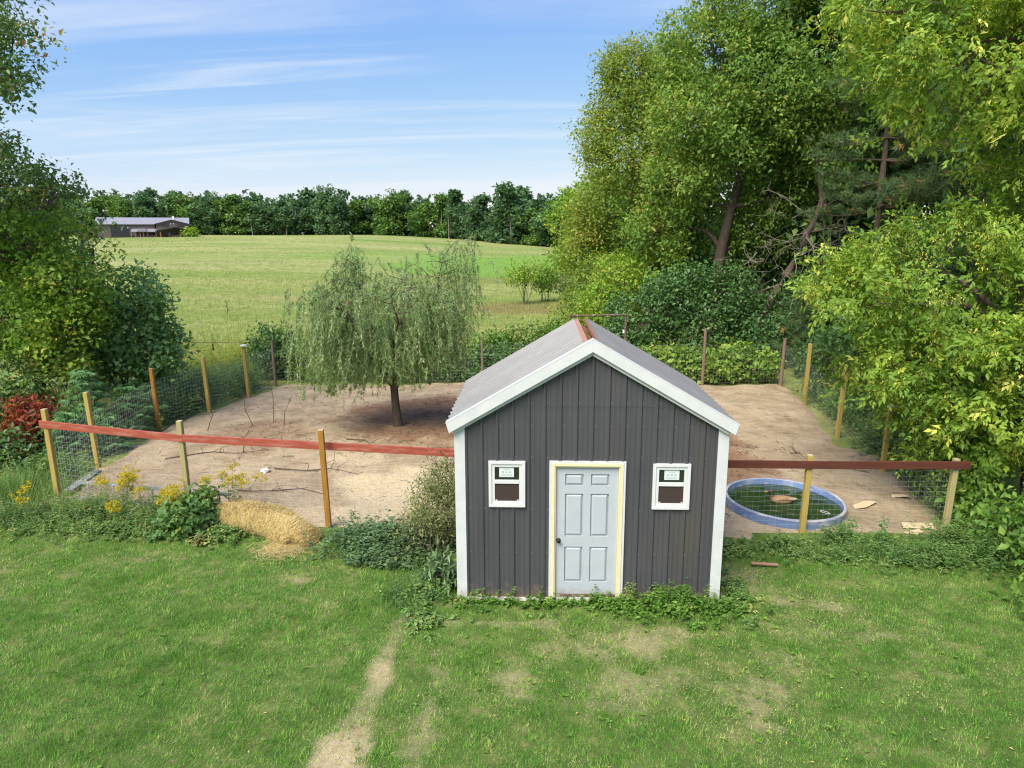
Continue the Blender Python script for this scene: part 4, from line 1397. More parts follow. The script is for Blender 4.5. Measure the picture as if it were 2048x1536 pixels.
def spray(lv, P, O, rng, per, leaf_l, leaf_w, twig=0.4, spread=0.15, droop=0.3, tint_mu=0.45, tint_clump=0.14, tint_leaf=0.12, up=0.35, compound=0, flat=0.8, sizevar=0.42, bough_tint=None):
    """a spray of leaves round a twig at every clump point"""
    n = len(P)
    T = nrm(O * 0.8 + np.array([0, 0, up]) + rng.normal(size=(n, 3)) * 0.45)
    ct = rng.normal(size=n) * tint_clump
    if bough_tint is not None:
        ct = ct * .6 + bough_tint
    k = np.repeat(np.arange(n), per)
    m = len(k)
    u = rng.random(m)
    s = rng.normal(size=(m, 3))
    pos = P[k] + T[k] * (twig * (u - 0.35))[:, None] + s * spread
    A = nrm(T[k] * 0.5 + rng.normal(size=(m, 3)) * 0.7 + np.array([0, 0, -droop]))
    Nn = nrm(np.array([0, 0, flat]) + O[k] * 0.5 + rng.normal(size=(m, 3)) * 0.45)
    size = 1 + rng.normal(size=m) * sizevar
    size = np.clip(size, 0.45, 1.7)
    tint = np.clip(tint_mu + ct[k] + rng.normal(size=m) * tint_leaf, 0, 1)
    if compound:
        # leaflets fanned along a drooping stalk
        for j in range(compound):
            f = j / max(1, compound - 1)
            side = (-1) ** j
            Bv = nrm(np.cross(A, Nn))
            ax = nrm(A + Bv * side * (0.9 - 0.7 * f)) if j < compound - 1 else A
            lv.leaves(pos + A * (leaf_l * (0.2 + 0.9 * f) * size)[:, None], ax, Nn, leaf_l * size, leaf_w * size, tint)
    else:
        lv.leaves(pos, A, Nn, leaf_l * size, leaf_w * size, tint)
    return T


def branch_tubes(trunk, blobs, rng, P=None, twigs=120, limb_r=0.35, bend=0.10, twig_r=0.012):
    """limbs from the trunk to every lobe of the crown, twigs out to some of the sprays"""
    tp = np.array([t[:3] for t in trunk], float)
    tr = np.array([t[3] for t in trunk], float)
    segs = []
    ends = []
    for b in blobs:
        c = np.array(b[:3], float)
        rel = np.linalg.norm(tp - c, axis=1) + np.maximum(0, tp[:, 2] - c[2] + 0.3) * 3
        rel[0] += 2
        i = int(np.argmin(rel))
        a = tp[i]
        r0 = tr[i] * 0.45 * limb_r / 0.35
        pts = curve_pts(a, c, 8, bend, rng, sag=-0.06)
        segs.append((pts, np.linspace(r0, max(0.008, r0 * 0.1), 8)))
        ends.append(pts)
    if P is not None and twigs:
        sel = rng.choice(len(P), min(twigs, len(P)), replace=False)
        allp = np.concatenate([e[2:] for e in ends] + [tp[1:]])
        for s in sel:
            d = np.linalg.norm(allp - P[s], axis=1)
            a = allp[int(np.argmin(d + rng.random(len(d)) * 0.4))]
            pts = curve_pts(a, P[s], 5, 0.08, rng, sag=-0.03)
            segs.append((pts, np.linspace(twig_r * 2.2, twig_r * 0.6, 5)))
    return segs


def tree(name, label, cat, base, trunk, blobs, leafmat, barkmat, n, per, ll, lw, seed, group=None, twigs=120, extra=None, limb_r=0.35, shell=(0.5, 1.05), gap=0.55, gapf=1.2, bough=1.0, **kw):
    rng = np.random.default_rng(seed)
    b = np.array([base[0], base[1], gz(base[0], base[1])])
    t = thing(name, label, cat, tuple(b), 0, group)
    nb = max(8, n // 7)
    P, O = clump_points(blobs, nb, rng, shell=(shell[0] + .12, shell[1] + .04), gap_thr=gap, gap_freq=gapf, seed=seed)
    P, O = boughs(P, O, 7, rng, bough)
    bt = np.repeat(rng.normal(size=len(P) // 7) * .13, 7)
    lv = Leaves()
    spray(lv, P - b, O, rng, per, ll, lw, bough_tint=bt, **kw)
    if extra:
        extra(lv, P - b, O, rng)
    lv.build('crown', leafmat, t)
    if trunk:
        tpts = np.array([q[:3] for q in trunk], float) - b
        tt = np.linspace(0, 1, len(trunk))
        t2 = np.linspace(0, 1, len(trunk) * 3)
        pts = np.stack([np.interp(t2, tt, tpts[:, i]) for i in range(3)], 1)
        pts[1:-1] += rng.normal(size=(len(pts) - 2, 3)) * np.array([1, 1, 0]) * 0.015
        rr = np.interp(t2, tt, [q[3] for q in trunk])
        pts[0, 2] -= 0.25
        rr[0] *= 1.25
        V, F = tubes_np([(pts, rr)], 10)
        link('trunk', np_mesh('trunk', V, F, smooth=True), barkmat, t)
        loc_blobs = [tuple(np.array(q[:3]) - b) + tuple(q[3:]) for q in blobs]
        loc_trunk = [tuple(np.array(q[:3]) - b) + (q[3],) for q in trunk]
        segs = branch_tubes(loc_trunk, loc_blobs, rng, P - b, twigs, limb_r)
        V, F = tubes_np(segs, 6)
        link('branches', np_mesh('branches', V, F, smooth=True), barkmat, t)['kind'] = 'stuff'
    return t


# ---- near box elder on the right, hung with pale seed clusters
def samaras(frac, per, size, mu=0.9):
    def f(lv, P, O, rng):
        k = rng.choice(len(P), int(len(P) * frac), replace=False)
        k = k[(O[k, 2] > -0.4)]
        c = P[k] + O[k] * 0.08
        i = np.repeat(np.arange(len(c)), per)
        m = len(i)
        pos = c[i] + rng.normal(size=(m, 3)) * np.array([0.05, 0.05, 0.10]) + np.array([0, 0, -0.05])
        A = nrm(rng.normal(size=(m, 3)) * 0.45 + np.array([0, 0, -1.0]))
        lv.leaves(pos, A, rdir(m, rng), size * rng.uniform(0.7, 1.3, m), size * 0.36 * np.ones(m), np.clip(mu + rng.normal(size=m) * 0.06, 0, 1), fold=0.1)
    return f


tree('box_elder', 'box elder hung with yellow seed clusters at the right edge, leaning over the fence', 'tree', (9.0, 3.6),
     [(9.0, 3.6, 0, .26), (8.9, 3.7, 1.6, .23), (8.7, 4.0, 3.4, .2), (8.6, 4.3, 5.6, .16), (8.8, 4.5, 8.2, .11), (9.0, 4.6, 10.6, .06)],
     [(7.0, 4.6, 4.6, 1.7, 1.9, 1.25), (6.9, 4.4, 3.0, 1.15, 1.4, .9), (7.9, 3.9, 2.1, 1.1, 1.3, .95), (7.8, 4.2, 1.1, .7, .8, .6), (8.6, 3.8, 3.2, 1.9, 1.8, 1.6), (5.95, 4.6, 4.1, .85, 1.1, .6),
      (7.3, 4.4, 8.6, 2.0, 2.0, 1.1), (9.7, 4.2, 6.6, 1.6, 2.1, 1.2), (9.6, 3.9, 9.2, 2.2, 2.4, 1.6), (6.35, 4.6, 9.6, 1.35, 1.6, .8), (8.6, 5.0, 10.6, 2.4, 2.4, 1.2), (9.4, 2.6, 1.6, 1.3, 1.0, 1.4), (10.4, 4.4, 5.0, 1.9, 2.2, 2.2)],
     LM['box_elder'], M['bark'], 4300, 9, .10, .047, 11, twigs=200, compound=3, twig=.5, spread=.13, droop=.45, tint_mu=.5, tint_clump=.13, extra=samaras(.75, 18, .055), gap=.62, gapf=1.3, bough=.8)

# ---- tall trees behind the pen on the right
tree('box_elder', 'tall broad tree with a forked dark trunk behind the right back corner', 'tree', (7.7, 24.5),
     [(7.7, 24.5, 0, .32), (7.6, 24.4, 2.5, .28), (7.75, 24.3, 4.6, .25), (8.1, 24.2, 6.6, .21), (8.6, 24.2, 8.6, .17), (8.9, 24.3, 11, .15), (9.0, 24.5, 14, .09)],
     [(7.0, 24.2, 13.2, 2.3, 2.2, 1.9), (9.2, 23.6, 12.0, 2.5, 2.4, 2.3), (6.2, 23.8, 10.4, 1.8, 2.0, 1.6), (7.8, 23.4, 9.6, 1.8, 1.6, 1.2), (9.0, 24.5, 15.6, 2.8, 2.6, 2.0), (5.6, 24.2, 7.8, 1.5, 1.6, 1.1), (10.8, 24.0, 10.0, 1.8, 1.8, 1.5), (11.4, 24.5, 14.0, 2.2, 2.2, 2.2), (10.2, 24.6, 7.4, 1.8, 1.2, 1.2), (5.0, 24.6, 5.6, 1.2, 1.2, 1.0), (9.6, 25.5, 5.6, 1.8, 1.2, 1.4)],
     LM['mid'], M['bark_dark'], 8400, 9, .155, .08, 12, twigs=160, twig=.6, spread=.2, droop=.35, tint_mu=.62, tint_clump=.18, gap=.6, gapf=1.0, limb_r=.4)
tree('box_elder', 'yellowing tree with sparse rusty top left of the forked dark trunk', 'tree', (5.3, 32.0),
     [(5.6, 32.0, 0, .26), (5.5, 32, 3.0, .22), (5.2, 32, 5.5, .19), (4.6, 32, 8.0, .15), (4.2, 32, 11, .10), (4.3, 32, 14, .05)],
     [(3.3, 31.8, 6.8, 2.1, 2.0, 1.7), (2.2, 31.6, 4.4, 1.6, 1.8, 1.5), (4.2, 31.6, 9.4, 2.2, 2.0, 1.7), (5.2, 31.6, 11.8, 2.0, 2.0, 1.7), (3.0, 32.0, 11.0, 1.3, 1.4, 1.5), (4.3, 32.0, 13.9, 1.5, 1.5, 1.5), (6.2, 31.0, 8.0, 1.8, 1.8, 1.8), (5.4, 31.0, 5.0, 1.7, 1.6, 1.4), (6.4, 31.8, 14.2, 1.7, 1.7, 1.4)],
     LM['yellowing'], M['bark'], 6800, 9, .16, .08, 13, twigs=200, twig=.6, spread=.22, droop=.35, tint_mu=.48, tint_clump=.2, gap=.5, gapf=1.0)
tree('ash_tree', 'bright green rounded tree at the meadow edge left of the yellowing tree', 'tree', (3.4, 62.0),
     [(3.6, 62, 0, .3), (3.5, 62, 4, .25), (3.4, 62, 8, .12)],
     [(2.6, 62, 6.2, 2.4, 2.5, 2.6), (4.4, 61, 5.0, 2.6, 2.5, 2.6), (2.2, 61, 3.2, 1.7, 2, 1.6), (3.8, 62, 8.0, 2.0, 2.0, 1.8), (5.8, 60, 7.5, 2.4, 2.4, 2.4)],
     LM['bright'], M['bark'], 1500, 8, .30, .16, 14, twigs=40, twig=.8, spread=.35, droop=.25, tint_mu=.5, gap=.45, gapf=.8)
tree('ash_tree', 'leafy tree filling the gap right of the bright meadow edge tree', 'tree', (5.0, 44.0),
     [(5.2, 44, 0, .3), (5.1, 44, 4, .25), (5.0, 44, 9, .12)],
     [(3.4, 43.6, 6.2, 2.2, 2.2, 2.4), (3.4, 43, 3.0, 2.0, 2, 1.7), (5.4, 43.6, 8.4, 2.4, 2.2, 2.0), (6.8, 43, 5.0, 2.4, 2.2, 3.0)],
     LM['bright'], M['bark'], 1500, 8, .24, .12, 15, twigs=60, twig=.7, spread=.3, droop=.25, tint_mu=.42, gap=.45, gapf=.9)
tree('leaning_tree', 'leaning bare-stemmed tree right of the forked trunk with dead side branches', 'tree', (9.9, 22.6),
     [(9.0, 22.6, 0.6, .15), (9.7, 22.5, 2.6, .14), (10.8, 22.5, 4.6, .125), (11.6, 22.6, 6.8, .115), (11.3, 22.6, 8.4, .105), (10.4, 22.7, 10, .09), (10.0, 22.8, 12, .05)],
     [(10.2, 22.6, 11.6, 1.3, 1.4, 1.1), (11.6, 22.8, 11.0, 1.3, 1.4, 1.0), (12.4, 22.6, 8.6, 1.2, 1.2, .9)],
     LM['mid'], M['bark_dark'], 900, 8, .15, .075, 16, twigs=60, twig=.5, spread=.2, tint_mu=.45, gap=.4)

# pines in the gap between the forked tree and the near box elder
def pine(label, base, h, seed, levels, rmax, z0, needles=26, cl=420):
    rng = np.random.default_rng(seed)
    b = np.array([base[0], base[1], gz(*base)])
    t = thing('pine_tree', label, 'tree', tuple(b))
    tp = np.array([[0, 0, -.2], [.05, 0, h * .3], [.1, .05, h * .6], [.08, 0, h]])
    V, F = tubes_np([(tp, [.17, .14, .10, .03])], 10)
    link('trunk', np_mesh('trunk', V, F, smooth=True), M['bark_dark'], t)
    segs, C, Tn = [], [], []
    for i in range(levels):
        z = z0 + (h - z0) * (i / levels) ** 0.95
        r = rmax * (1 - 0.8 * (i / levels)) * rng.uniform(.7, 1.1)
        for j in range(5):
            a = rng.uniform(0, 6.28)
            e = np.array([r * math.cos(a), r * math.sin(a), z + r * rng.uniform(-.1, .3)])
            pts = curve_pts((0.05, 0, z), e, 6, .05, rng, sag=.06)
            segs.append((pts, np.linspace(.05, .012, 6)))
            for q in range(int(cl / levels / 5)):
                f = rng.uniform(.35, 1.0)
                p = pts[0] + (pts[-1] - pts[0]) * f + rng.normal(size=3) * np.array([.35, .35, .14]) * (0.5 + f * .5)
                C.append(p); Tn.append(nrm(e - pts[0] + np.array([0, 0, .5 * r]) + rng.normal(size=3) * .5 * r))
    V, F = tubes_np(segs, 5)
    link('branches', np_mesh('branches', V, F, smooth=True), M['bark_dark'], t)
    C, Tn = np.array(C), np.array(Tn)
    k = np.repeat(np.arange(len(C)), needles)
    m = len(k)
    A = nrm(Tn[k] * .55 + rdir(m, rng) * .85)
    pos = C[k] + Tn[k] * rng.uniform(-.12, .12, m)[:, None]
    lv = Leaves()
    ct = np.clip(.45 + rng.normal(size=len(C)) * .18, 0, .9)
    ct[rng.random(len(C)) < .015] = .98
    lv.blades(pos, A, np.cross(A, rdir(m, rng)), rng.uniform(.18, .32, m), np.full(m, .018), np.clip(ct[k] + rng.normal(size=m) * .08, 0, 1))
    lv.build('needles', LM['pine'], t)
    return t


pine('dark pine with long needles between the forked tree and the right edge tree', (12.6, 19.5), 15.5, 21, 11, 3.2, 6.5, 32, 2500)
pine('second pine further right, mostly behind the yellow seeded branches', (14.2, 15.5), 15, 22, 12, 3.2, 3.0, 30, 2400)
pine('small feathery young pine above the right back fence corner', (10.2, 18.6), 3.6, 23, 7, 1.7, .4, 34, 520)

# darker trees deeper in the wood
for i, (x, y, h, lab) in enumerate([(12.5, 33, 15, 'dark leafy tree deep in the wood behind the forked trunk'), (17.5, 28, 16, 'dark leafy tree deep in the wood behind the first pine'),
                                    (20, 20, 15, 'dark leafy tree behind the second pine at the right edge'), (8.6, 38, 14, 'shaded tree deep in the wood behind the yellowing tree'),
                                    (14.5, 10.5, 12, 'dark leafy tree behind the near box elder at the right edge'), (14.0, 26.5, 17, 'tall dark tree directly behind the pines')]):
    rng = np.random.default_rng(60 + i)
    bl = [(x + rng.uniform(-2, 2), y + rng.uniform(-1.5, 1.5), h * f, 2.9, 2.6, 2.1) for f in (.18, .35, .5, .65, .8, .92)] + [(x + rng.uniform(-3.5, 3.5), y, h * f, 2.3, 2.2, 2) for f in (.15, .3, .45, .6, .75)]
    tree('wood_tree', lab, 'tree', (x, y), [(x, y, 0, .25), (x + .1, y, h * .4, .2), (x, y, h * .85, .08)], bl, LM['dark'] if i != 3 else LM['mid'], M['bark_dark'], 2400, 7, .36, .21, 70 + i,
         twigs=40, twig=.8, spread=.4, tint_mu=.55, tint_clump=.2, gap=.9, gapf=.7)

# dead branches that catch the light among the trunks
t = thing('dead_branches', 'tangle of bare dead branches among the trunks right of the forked tree', 'branch', (9.6, 21.6, 0))
rng = np.random.default_rng(8)
segs = []
for k in range(46):
    a = np.array([rng.uniform(-1.8, 3.0), rng.uniform(-.6, 1.2), rng.uniform(2.2, 6.6)])
    e = a + np.array([rng.normal() * 1.3, rng.normal() * .6, rng.normal() * .8])
    pts = curve_pts(a, e, 7, .16, rng)
    segs.append((pts, np.linspace(rng.uniform(.012, .03), .004, 7)))
    for q in range(4):
        i = rng.integers(2, 6)
        segs.append((curve_pts(pts[i], pts[i] + rng.normal(size=3) * .5, 4, .1, rng), np.linspace(.009, .003, 4)))
pts = np.array([[-1.9, -.8, 3.0], [-1.8, -.9, 2.4], [-1.5, -1.0, 1.9], [-.9, -1.0, 1.55], [-.2, -1.0, 1.4], [.6, -1.0, 1.5]])
segs.append((pts, np.linspace(.035, .012, 6)))
V, F = tubes_np(segs, 5)
link('branch', np_mesh('branch', V, F, smooth=True), M['dead_wood'], t)


# ---- shrubs: leafy lobes down to the ground
def shrub(name, label, blobs, leafmat, n, per, ll, lw, seed, cat='shrub', group=None, stems=7, **kw):
    c = np.mean([b[:2] for b in blobs], axis=0)
    base = (float(c[0]), float(c[1]))
    g = gz(*base)
    rng = np.random.default_rng(seed)
    t = thing(name, label, cat, (base[0], base[1], g), 0, group)
    b = np.array([base[0], base[1], g])
    gapk = {k: kw.pop(k) for k in ('gap', 'gapf', 'shell') if k in kw}
    P, O = clump_points(blobs, n, rng, shell=gapk.get('shell', (0.45, 1.06)), gap_thr=gapk.get('gap', .5), gap_freq=gapk.get('gapf', 2.0), seed=seed)
    lv = Leaves()
    spray(lv, P - b, O, rng, per, ll, lw, **kw)
    lv.build('foliage', leafmat, t)
    segs = []
    for k in range(stems):
        q = blobs[k % len(blobs)]
        a = np.array([rng.normal() * .15, rng.normal() * .15, -.1])
        e = np.array(q[:3]) - b + rng.normal(size=3) * np.array(q[3:6]) * .45
        e[2] = max(e[2], .25)
        segs.append((curve_pts(a, e, 7, .08, rng), np.linspace(.035, .01, 7) * (0.4 + q[5] * .4)))
    sel = rng.choice(len(P), min(len(P), 60), replace=False)
    for s in sel:
        q = segs[rng.integers(0, stems)][0]
        i = int(np.argmin(np.linalg.norm(q - (P[s] - b), axis=1)))
        segs.append((curve_pts(q[i], P[s] - b, 4, .08, rng), np.linspace(.010, .004, 4)))
    V, F = tubes_np(segs, 5)
    link('stems', np_mesh('stems', V, F, smooth=True), M['bark_dark'], t)
    return t


shrub('lilac_shrub', 'dark green shrub under the trees directly behind the pipe frame', [(3.6, 21.2, 1.7, 1.4, 1.4, 1.5), (4.7, 21.0, 2.4, 1.3, 1.3, 1.5), (2.9, 20.6, .9, 1.0, 1.0, .9)], LM['dark'], 900, 9, .13, .08, 101, twig=.35, spread=.13, tint_mu=.5)
shrub('lilac_shrub', 'tall dark shrub at the foot of the forked trunk', [(6.4, 21.0, 1.8, 1.7, 1.5, 1.8), (7.2, 20.8, 2.9, 1.4, 1.4, 1.2), (5.7, 21.2, 3.0, 1.2, 1.2, 1.1)], LM['dark'], 1100, 9, .13, .08, 102, twig=.35, spread=.13, tint_mu=.45)
shrub('lilac_shrub', 'dark shrub behind the right end of the back fence', [(9.0, 20.6, 1.6, 1.6, 1.4, 1.6), (10.4, 20.2, 2.2, 1.5, 1.4, 1.5), (8.2, 20.0, .9, 1.2, 1.0, .9)], LM['dark'], 1000, 9, .13, .08, 103, twig=.35, spread=.13, tint_mu=.4)
shrub('leafy_shrub', 'lime green leafy shrub below the yellowing tree', [(3.4, 25.5, 3.2, 1.7, 1.4, 1.2), (4.9, 25.0, 3.8, 1.5, 1.4, 1.0), (2.6, 25.0, 1.8, 1.4, 1.3, 1.2)], LM['bright'], 1100, 8, .15, .075, 104, twig=.4, spread=.16, tint_mu=.6, gap=.4)
shrub('leafy_shrub', 'pale loose shrub between the meadow and the lime green shrub', [(1.3, 27, 1.2, 1.3, 1.2, 1.2), (2.2, 29, 2.6, 1.4, 1.4, 1.6)], LM['yellowing'], 600, 8, .15, .07, 105, twig=.45, spread=.18, tint_mu=.4, gap=.35)
shrub('grape_vine', 'light green vine sprawling over the right part of the back fence', [(x, 16.5 + .2 * math.sin(x * 3), .62 + .12 * math.sin(x * 2.1), .85, .5, .55) for x in np.arange(2.6, 8.2, .8)], LM['vine'], 900, 8, .14, .12, 106, cat='vine', twig=.3, spread=.1, tint_mu=.58, up=.6, gap=.7)
shrub('hemp_bush', 'dark broad bush standing behind the back left corner post', [(-11.3, 17.0, .9, .7, .7, 1.0), (-10.5, 17.2, .85, .7, .7, .95)], LM['dark'], 520, 9, .16, .06, 107, twig=.3, spread=.1, tint_mu=.6, gap=.9)
shrub('leafy_shrub', 'rounded leafy shrub just left of the pipe frame behind the shed roof', [(-1.2, 18.0, .9, 1.3, .9, .9), (.1, 18.2, 1.2, .9, .9, .8), (-2.6, 17.6, .8, .9, .8, .8)], LM['mid'], 720, 8, .13, .08, 108, twig=.32, spread=.12, tint_mu=.55)
bramble_labels = ['dark bramble thicket against the back fence directly behind the willow', 'bramble thicket against the back fence left of the willow trunk', 'bramble thicket against the back fence right of the willow',
                  'bramble thicket showing just above the left roof slope of the shed']
for i, (x0, x1) in enumerate([(-6.2, -4.2), (-9.6, -6.4), (-4.0, -1.6), (-1.4, 2.2)]):
    shrub('bramble', bramble_labels[i], [(x, 16.6, .55, .75, .6, .75 + .15 * math.sin(x * 5)) for x in np.arange(x0, x1, .7)], LM['dark'] if i != 1 else LM['mid'], 480, 8, .12, .07, 110 + i, twig=.3, spread=.12, tint_mu=.55, gap=.8)

# right side fence: shrubs pressing against the wire
for i, (blobs, lm, lab) in enumerate([
    ([(9.0, 13.8, 1.2, .9, 1.2, 1.2), (9.6, 12.4, 1.8, 1.0, 1.2, 1.3)], 'dark', 'dark leafy shrub against the right fence nearest the back corner'),
    ([(8.9, 10.4, .9, .95, 1.3, .95), (9.6, 9.4, 1.8, 1.1, 1.3, 1.2)], 'mid', 'leafy shrub against the right fence beyond the middle yellow post'),
    ([(8.5, 7.2, 1.1, .85, 1.2, 1.0), (8.9, 6.0, 1.6, 1.0, 1.2, 1.1)], 'box_elder', 'light leafy sucker growth behind the capped right fence post'),
    ([(8.0, 4.4, .55, .75, .9, .65), (7.7, 3.3, .5, .6, .7, .55)], 'mid', 'low leafy growth at the right front corner of the pen'),
    ([(7.9, 1.6, .45, 1.0, .8, .6), (8.6, .5, .6, 1.1, .9, .8), (7.2, .45, .32, .9, .7, .45), (6.6, -.3, .22, .55, .5, .32)], 'mid', 'bramble bank spilling onto the lawn at the right edge')]):
    shrub('leafy_shrub' if i < 4 else 'bramble', lab, blobs, LM[lm], 620 if i < 4 else 900, 8, .115, .065 if i < 4 else .08, 120 + i, twig=.3, spread=.11, tint_mu=.5, gap=.7)

# saplings out in the meadow
shrub('sapling', 'thin pale sapling alone in the meadow left of the big trees', [(-2.4, 50, 2.0, 1.1, 1.0, .9), (-1.6, 50, 2.6, .7, .7, .8)], LM['bright'], 170, 8, .2, .1, 130, cat='tree', twig=.5, spread=.22, tint_mu=.55, gap=.4)
shrub('sapling', 'rounder green bush right beside the pale meadow sapling', [(-.3, 52, 1.7, 1.0, 1.0, 1.1)], LM['bright'], 190, 8, .2, .11, 131, cat='shrub', twig=.5, spread=.2, tint_mu=.35, gap=.6)
shrub('sapling', 'greyish low bush right of the two meadow saplings', [(1.6, 54, 1.2, 1.2, 1.0, 1.0)], LM['seedy'], 150, 8, .2, .1, 132, cat='shrub', twig=.5, spread=.22, tint_mu=.45, gap=.5)

# ---- left side
tree('oak_tree', 'oak reaching in from the upper left corner with russet leaf tips', 'tree', (-17.6, 8.0),
     [(-17.6, 8, 0, .4), (-17.5, 8, 3, .35), (-17.2, 8, 6, .3), (-17, 7.8, 9, .22), (-16.8, 7.6, 12, .12)],
     [(-12.9, 6.2, 9.9, 1.55, 1.2, .9), (-12.7, 6.3, 9.3, 1.1, 1.0, .7), (-12.3, 6.2, 9.0, .75, .8, .6), (-14.4, 7.9, 6.9, 1.4, 1.2, .6), (-13.1, 8.2, 6.4, .6, .7, .4), (-15.8, 7.5, 11, 2.2, 2.2, 1.8), (-16.5, 8, 7.6, 2.0, 2.2, 1.7), (-13.9, 6.4, 11.2, 1.9, 1.8, .9)],
     LM['oak'], M['bark_dark'], 3300, 10, .105, .06, 141, twigs=160, twig=.4, spread=.12, droop=.15, tint_mu=.5, tint_clump=.2, gap=.6, gapf=1.5, limb_r=.2, bough=.55)
tree('mulberry_tree', 'bright green bushy tree at the left edge', 'tree', (-15.2, 9.6),
     [(-15.2, 9.6, 0, .2), (-15.1, 9.6, 2.4, .15), (-14.8, 9.5, 4.6, .08)],
     [(-14.8, 9.2, 5.1, 1.7, 1.4, 1.15), (-13.8, 9.4, 4.0, 1.05, 1.2, .8), (-15.3, 8.8, 3.6, 1.5, 1.4, 1.2), (-13.9, 9.2, 2.9, .9, 1.0, .7), (-16.2, 9, 5, 1.7, 1.6, 1.5)],
     LM['bright'], M['bark'], 2200, 10, .105, .07, 142, twigs=100, twig=.35, spread=.13, tint_mu=.5, tint_clump=.18, gap=.6, gapf=1.6)
tree('understory_tree', 'dark understory tree behind the bright bushy tree on the left', 'tree', (-16.0, 13.5),
     [(-16, 13.5, 0, .18), (-15.8, 13.5, 3, .12), (-15.5, 13.4, 5, .06)],
     [(-16.9, 13.4, 5.0, 1.6, 1.6, 1.3), (-16.1, 13.4, 3.0, 1.1, 1.2, 1.4), (-17.4, 13, 3.2, 1.7, 1.5, 1.8), (-15.7, 13.6, 5.0, .6, .6, .6), (-19, 13, 4.6, 2, 2, 2.2)],
     LM['dark'], M['bark_dark'], 1400, 8, .15, .085, 143, twigs=60, twig=.4, spread=.17, tint_mu=.5, gap=.7)
tree('mulberry_tree', 'leafy tree crown rising behind the bushy tree toward the far house', 'tree', (-20.5, 20.0),
     [(-20.5, 20, 0, .2), (-20.3, 20, 3, .15), (-20, 20, 6, .06)],
     [(-23.0, 20, 5.2, 1.6, 1.6, 1.5), (-21.4, 20, 6.1, 1.2, 1.0, .45), (-24, 19.6, 4, 2.0, 2, 2.4), (-21.4, 20.2, 3.4, .9, 1.0, 1.2)],
     LM['mid'], M['bark_dark'], 1200, 8, .17, .10, 144, twigs=60, twig=.45, spread=.2, tint_mu=.5, gap=.6)
shrub('leafy_shrub', 'large rounded dark green shrub behind the left fence posts', [(-13.7, 11.4, 2.5, 1.5, 1.3, 1.3), (-13.0, 11.2, 3.6, .95, 1.0, .95), (-12.7, 11.3, 1.9, 1.0, 1.1, 1.0), (-14.5, 11.2, 2.0, 1.0, 1.0, 1.2)], LM['shrub'], 1350, 9, .13, .09, 151, twig=.32, spread=.11, tint_mu=.62, gap=.75, stems=12)
shrub('grape_vine', 'yellow green vine draped in the shade left of the rounded shrub', [(-14.6, 9.0, 2.1, .9, .6, .35), (-13.7, 8.9, 1.85, .6, .5, .3)], LM['vine'], 210, 8, .14, .12, 152, cat='vine', twig=.3, spread=.09, tint_mu=.75, up=.6, gap=.7)
shrub('sumac_shrub', 'red leaved shrub left of the palmate plants', [(-13.35, 6.9, 1.05, .45, .45, .5), (-13.0, 7.4, 1.9, .3, .3, .22), (-13.75, 7.0, 1.5, .3, .3, .25), (-13.6, 6.6, .6, .4, .4, .35)], LM['sumac'], 190, 9, .14, .05, 153, twig=.28, spread=.09, tint_mu=.45, gap=.8)
shrub('leafy_shrub', 'mixed green thicket at the left edge behind the red shrub', [(-15.2, 7.6, 1.3, 1.2, 1.0, 1.0), (-14.3, 7.9, .9, .9, .8, .9), (-16.3, 7.0, 1.0, 1.2, 1.0, 1.0)], LM['weed'], 700, 8, .13, .07, 154, twig=.3, spread=.13, tint_mu=.55, gap=.7)
shrub('leafy_shrub', 'dark low thicket at the left edge below the red shrub', [(-14.3, 6.0, .45, 1.0, .8, .5), (-13.2, 6.2, .35, .8, .6, .4), (-15.4, 5.8, .6, 1.0, .9, .7)], LM['dark'], 420, 8, .13, .06, 155, twig=.3, spread=.13, tint_mu=.5, gap=.8)


# palmate plants (narrow leaflets fanned like a hand) along the left fence
def palmate(label, x, y, h, r, seed, n=150):
    rng = np.random.default_rng(seed)
    g = gz(x, y)
    t = thing('palmate_plant', label, 'plant', (x, y, g), 0, 'palmate plants along the left fence')
    lv = Leaves()
    zz = h * (0.15 + 0.85 * rng.random(n))
    rr_ = r * (1.15 - 0.85 * zz / h) * np.sqrt(rng.random(n))
    a = rng.uniform(0, 6.28, n)
    P = np.stack([rr_ * np.cos(a), rr_ * np.sin(a), zz], 1)
    O = nrm(np.stack([np.cos(a), np.sin(a), np.full(n, .15)], 1))
    Nn = nrm(np.array([0, 0, 1.0]) + O * .45 + rng.normal(size=(n, 3)) * .25)
    B = nrm(np.cross(O, Nn))
    ti = np.clip(.5 + rng.normal(size=n) * .2, 0, 1)
    sz = rng.uniform(.7, 1.2, n)
    for k, an in enumerate((-1.5, -1.0, -.5, 0, .5, 1.0, 1.5)):
        A = nrm(O * math.cos(an) + B * math.sin(an) + np.array([0, 0, -.25]))
        lv.leaves(P, A, Nn, .20 * sz * (1 - .28 * abs(an) / 1.5), .032 * sz, ti, fold=.2, curl=.2)
    lv.build('foliage', LM['hemp'], t)
    segs = [(curve_pts((rng.normal() * .05, rng.normal() * .05, -.1), (rng.normal() * r * .5, rng.normal() * r * .5, h * .9), 6, .04, rng), np.linspace(.018, .005, 6)) for _ in range(5)]
    V, F = tubes_np(segs, 5)
    link('stems', np_mesh('stems', V, F, smooth=True), M['twig'], t)


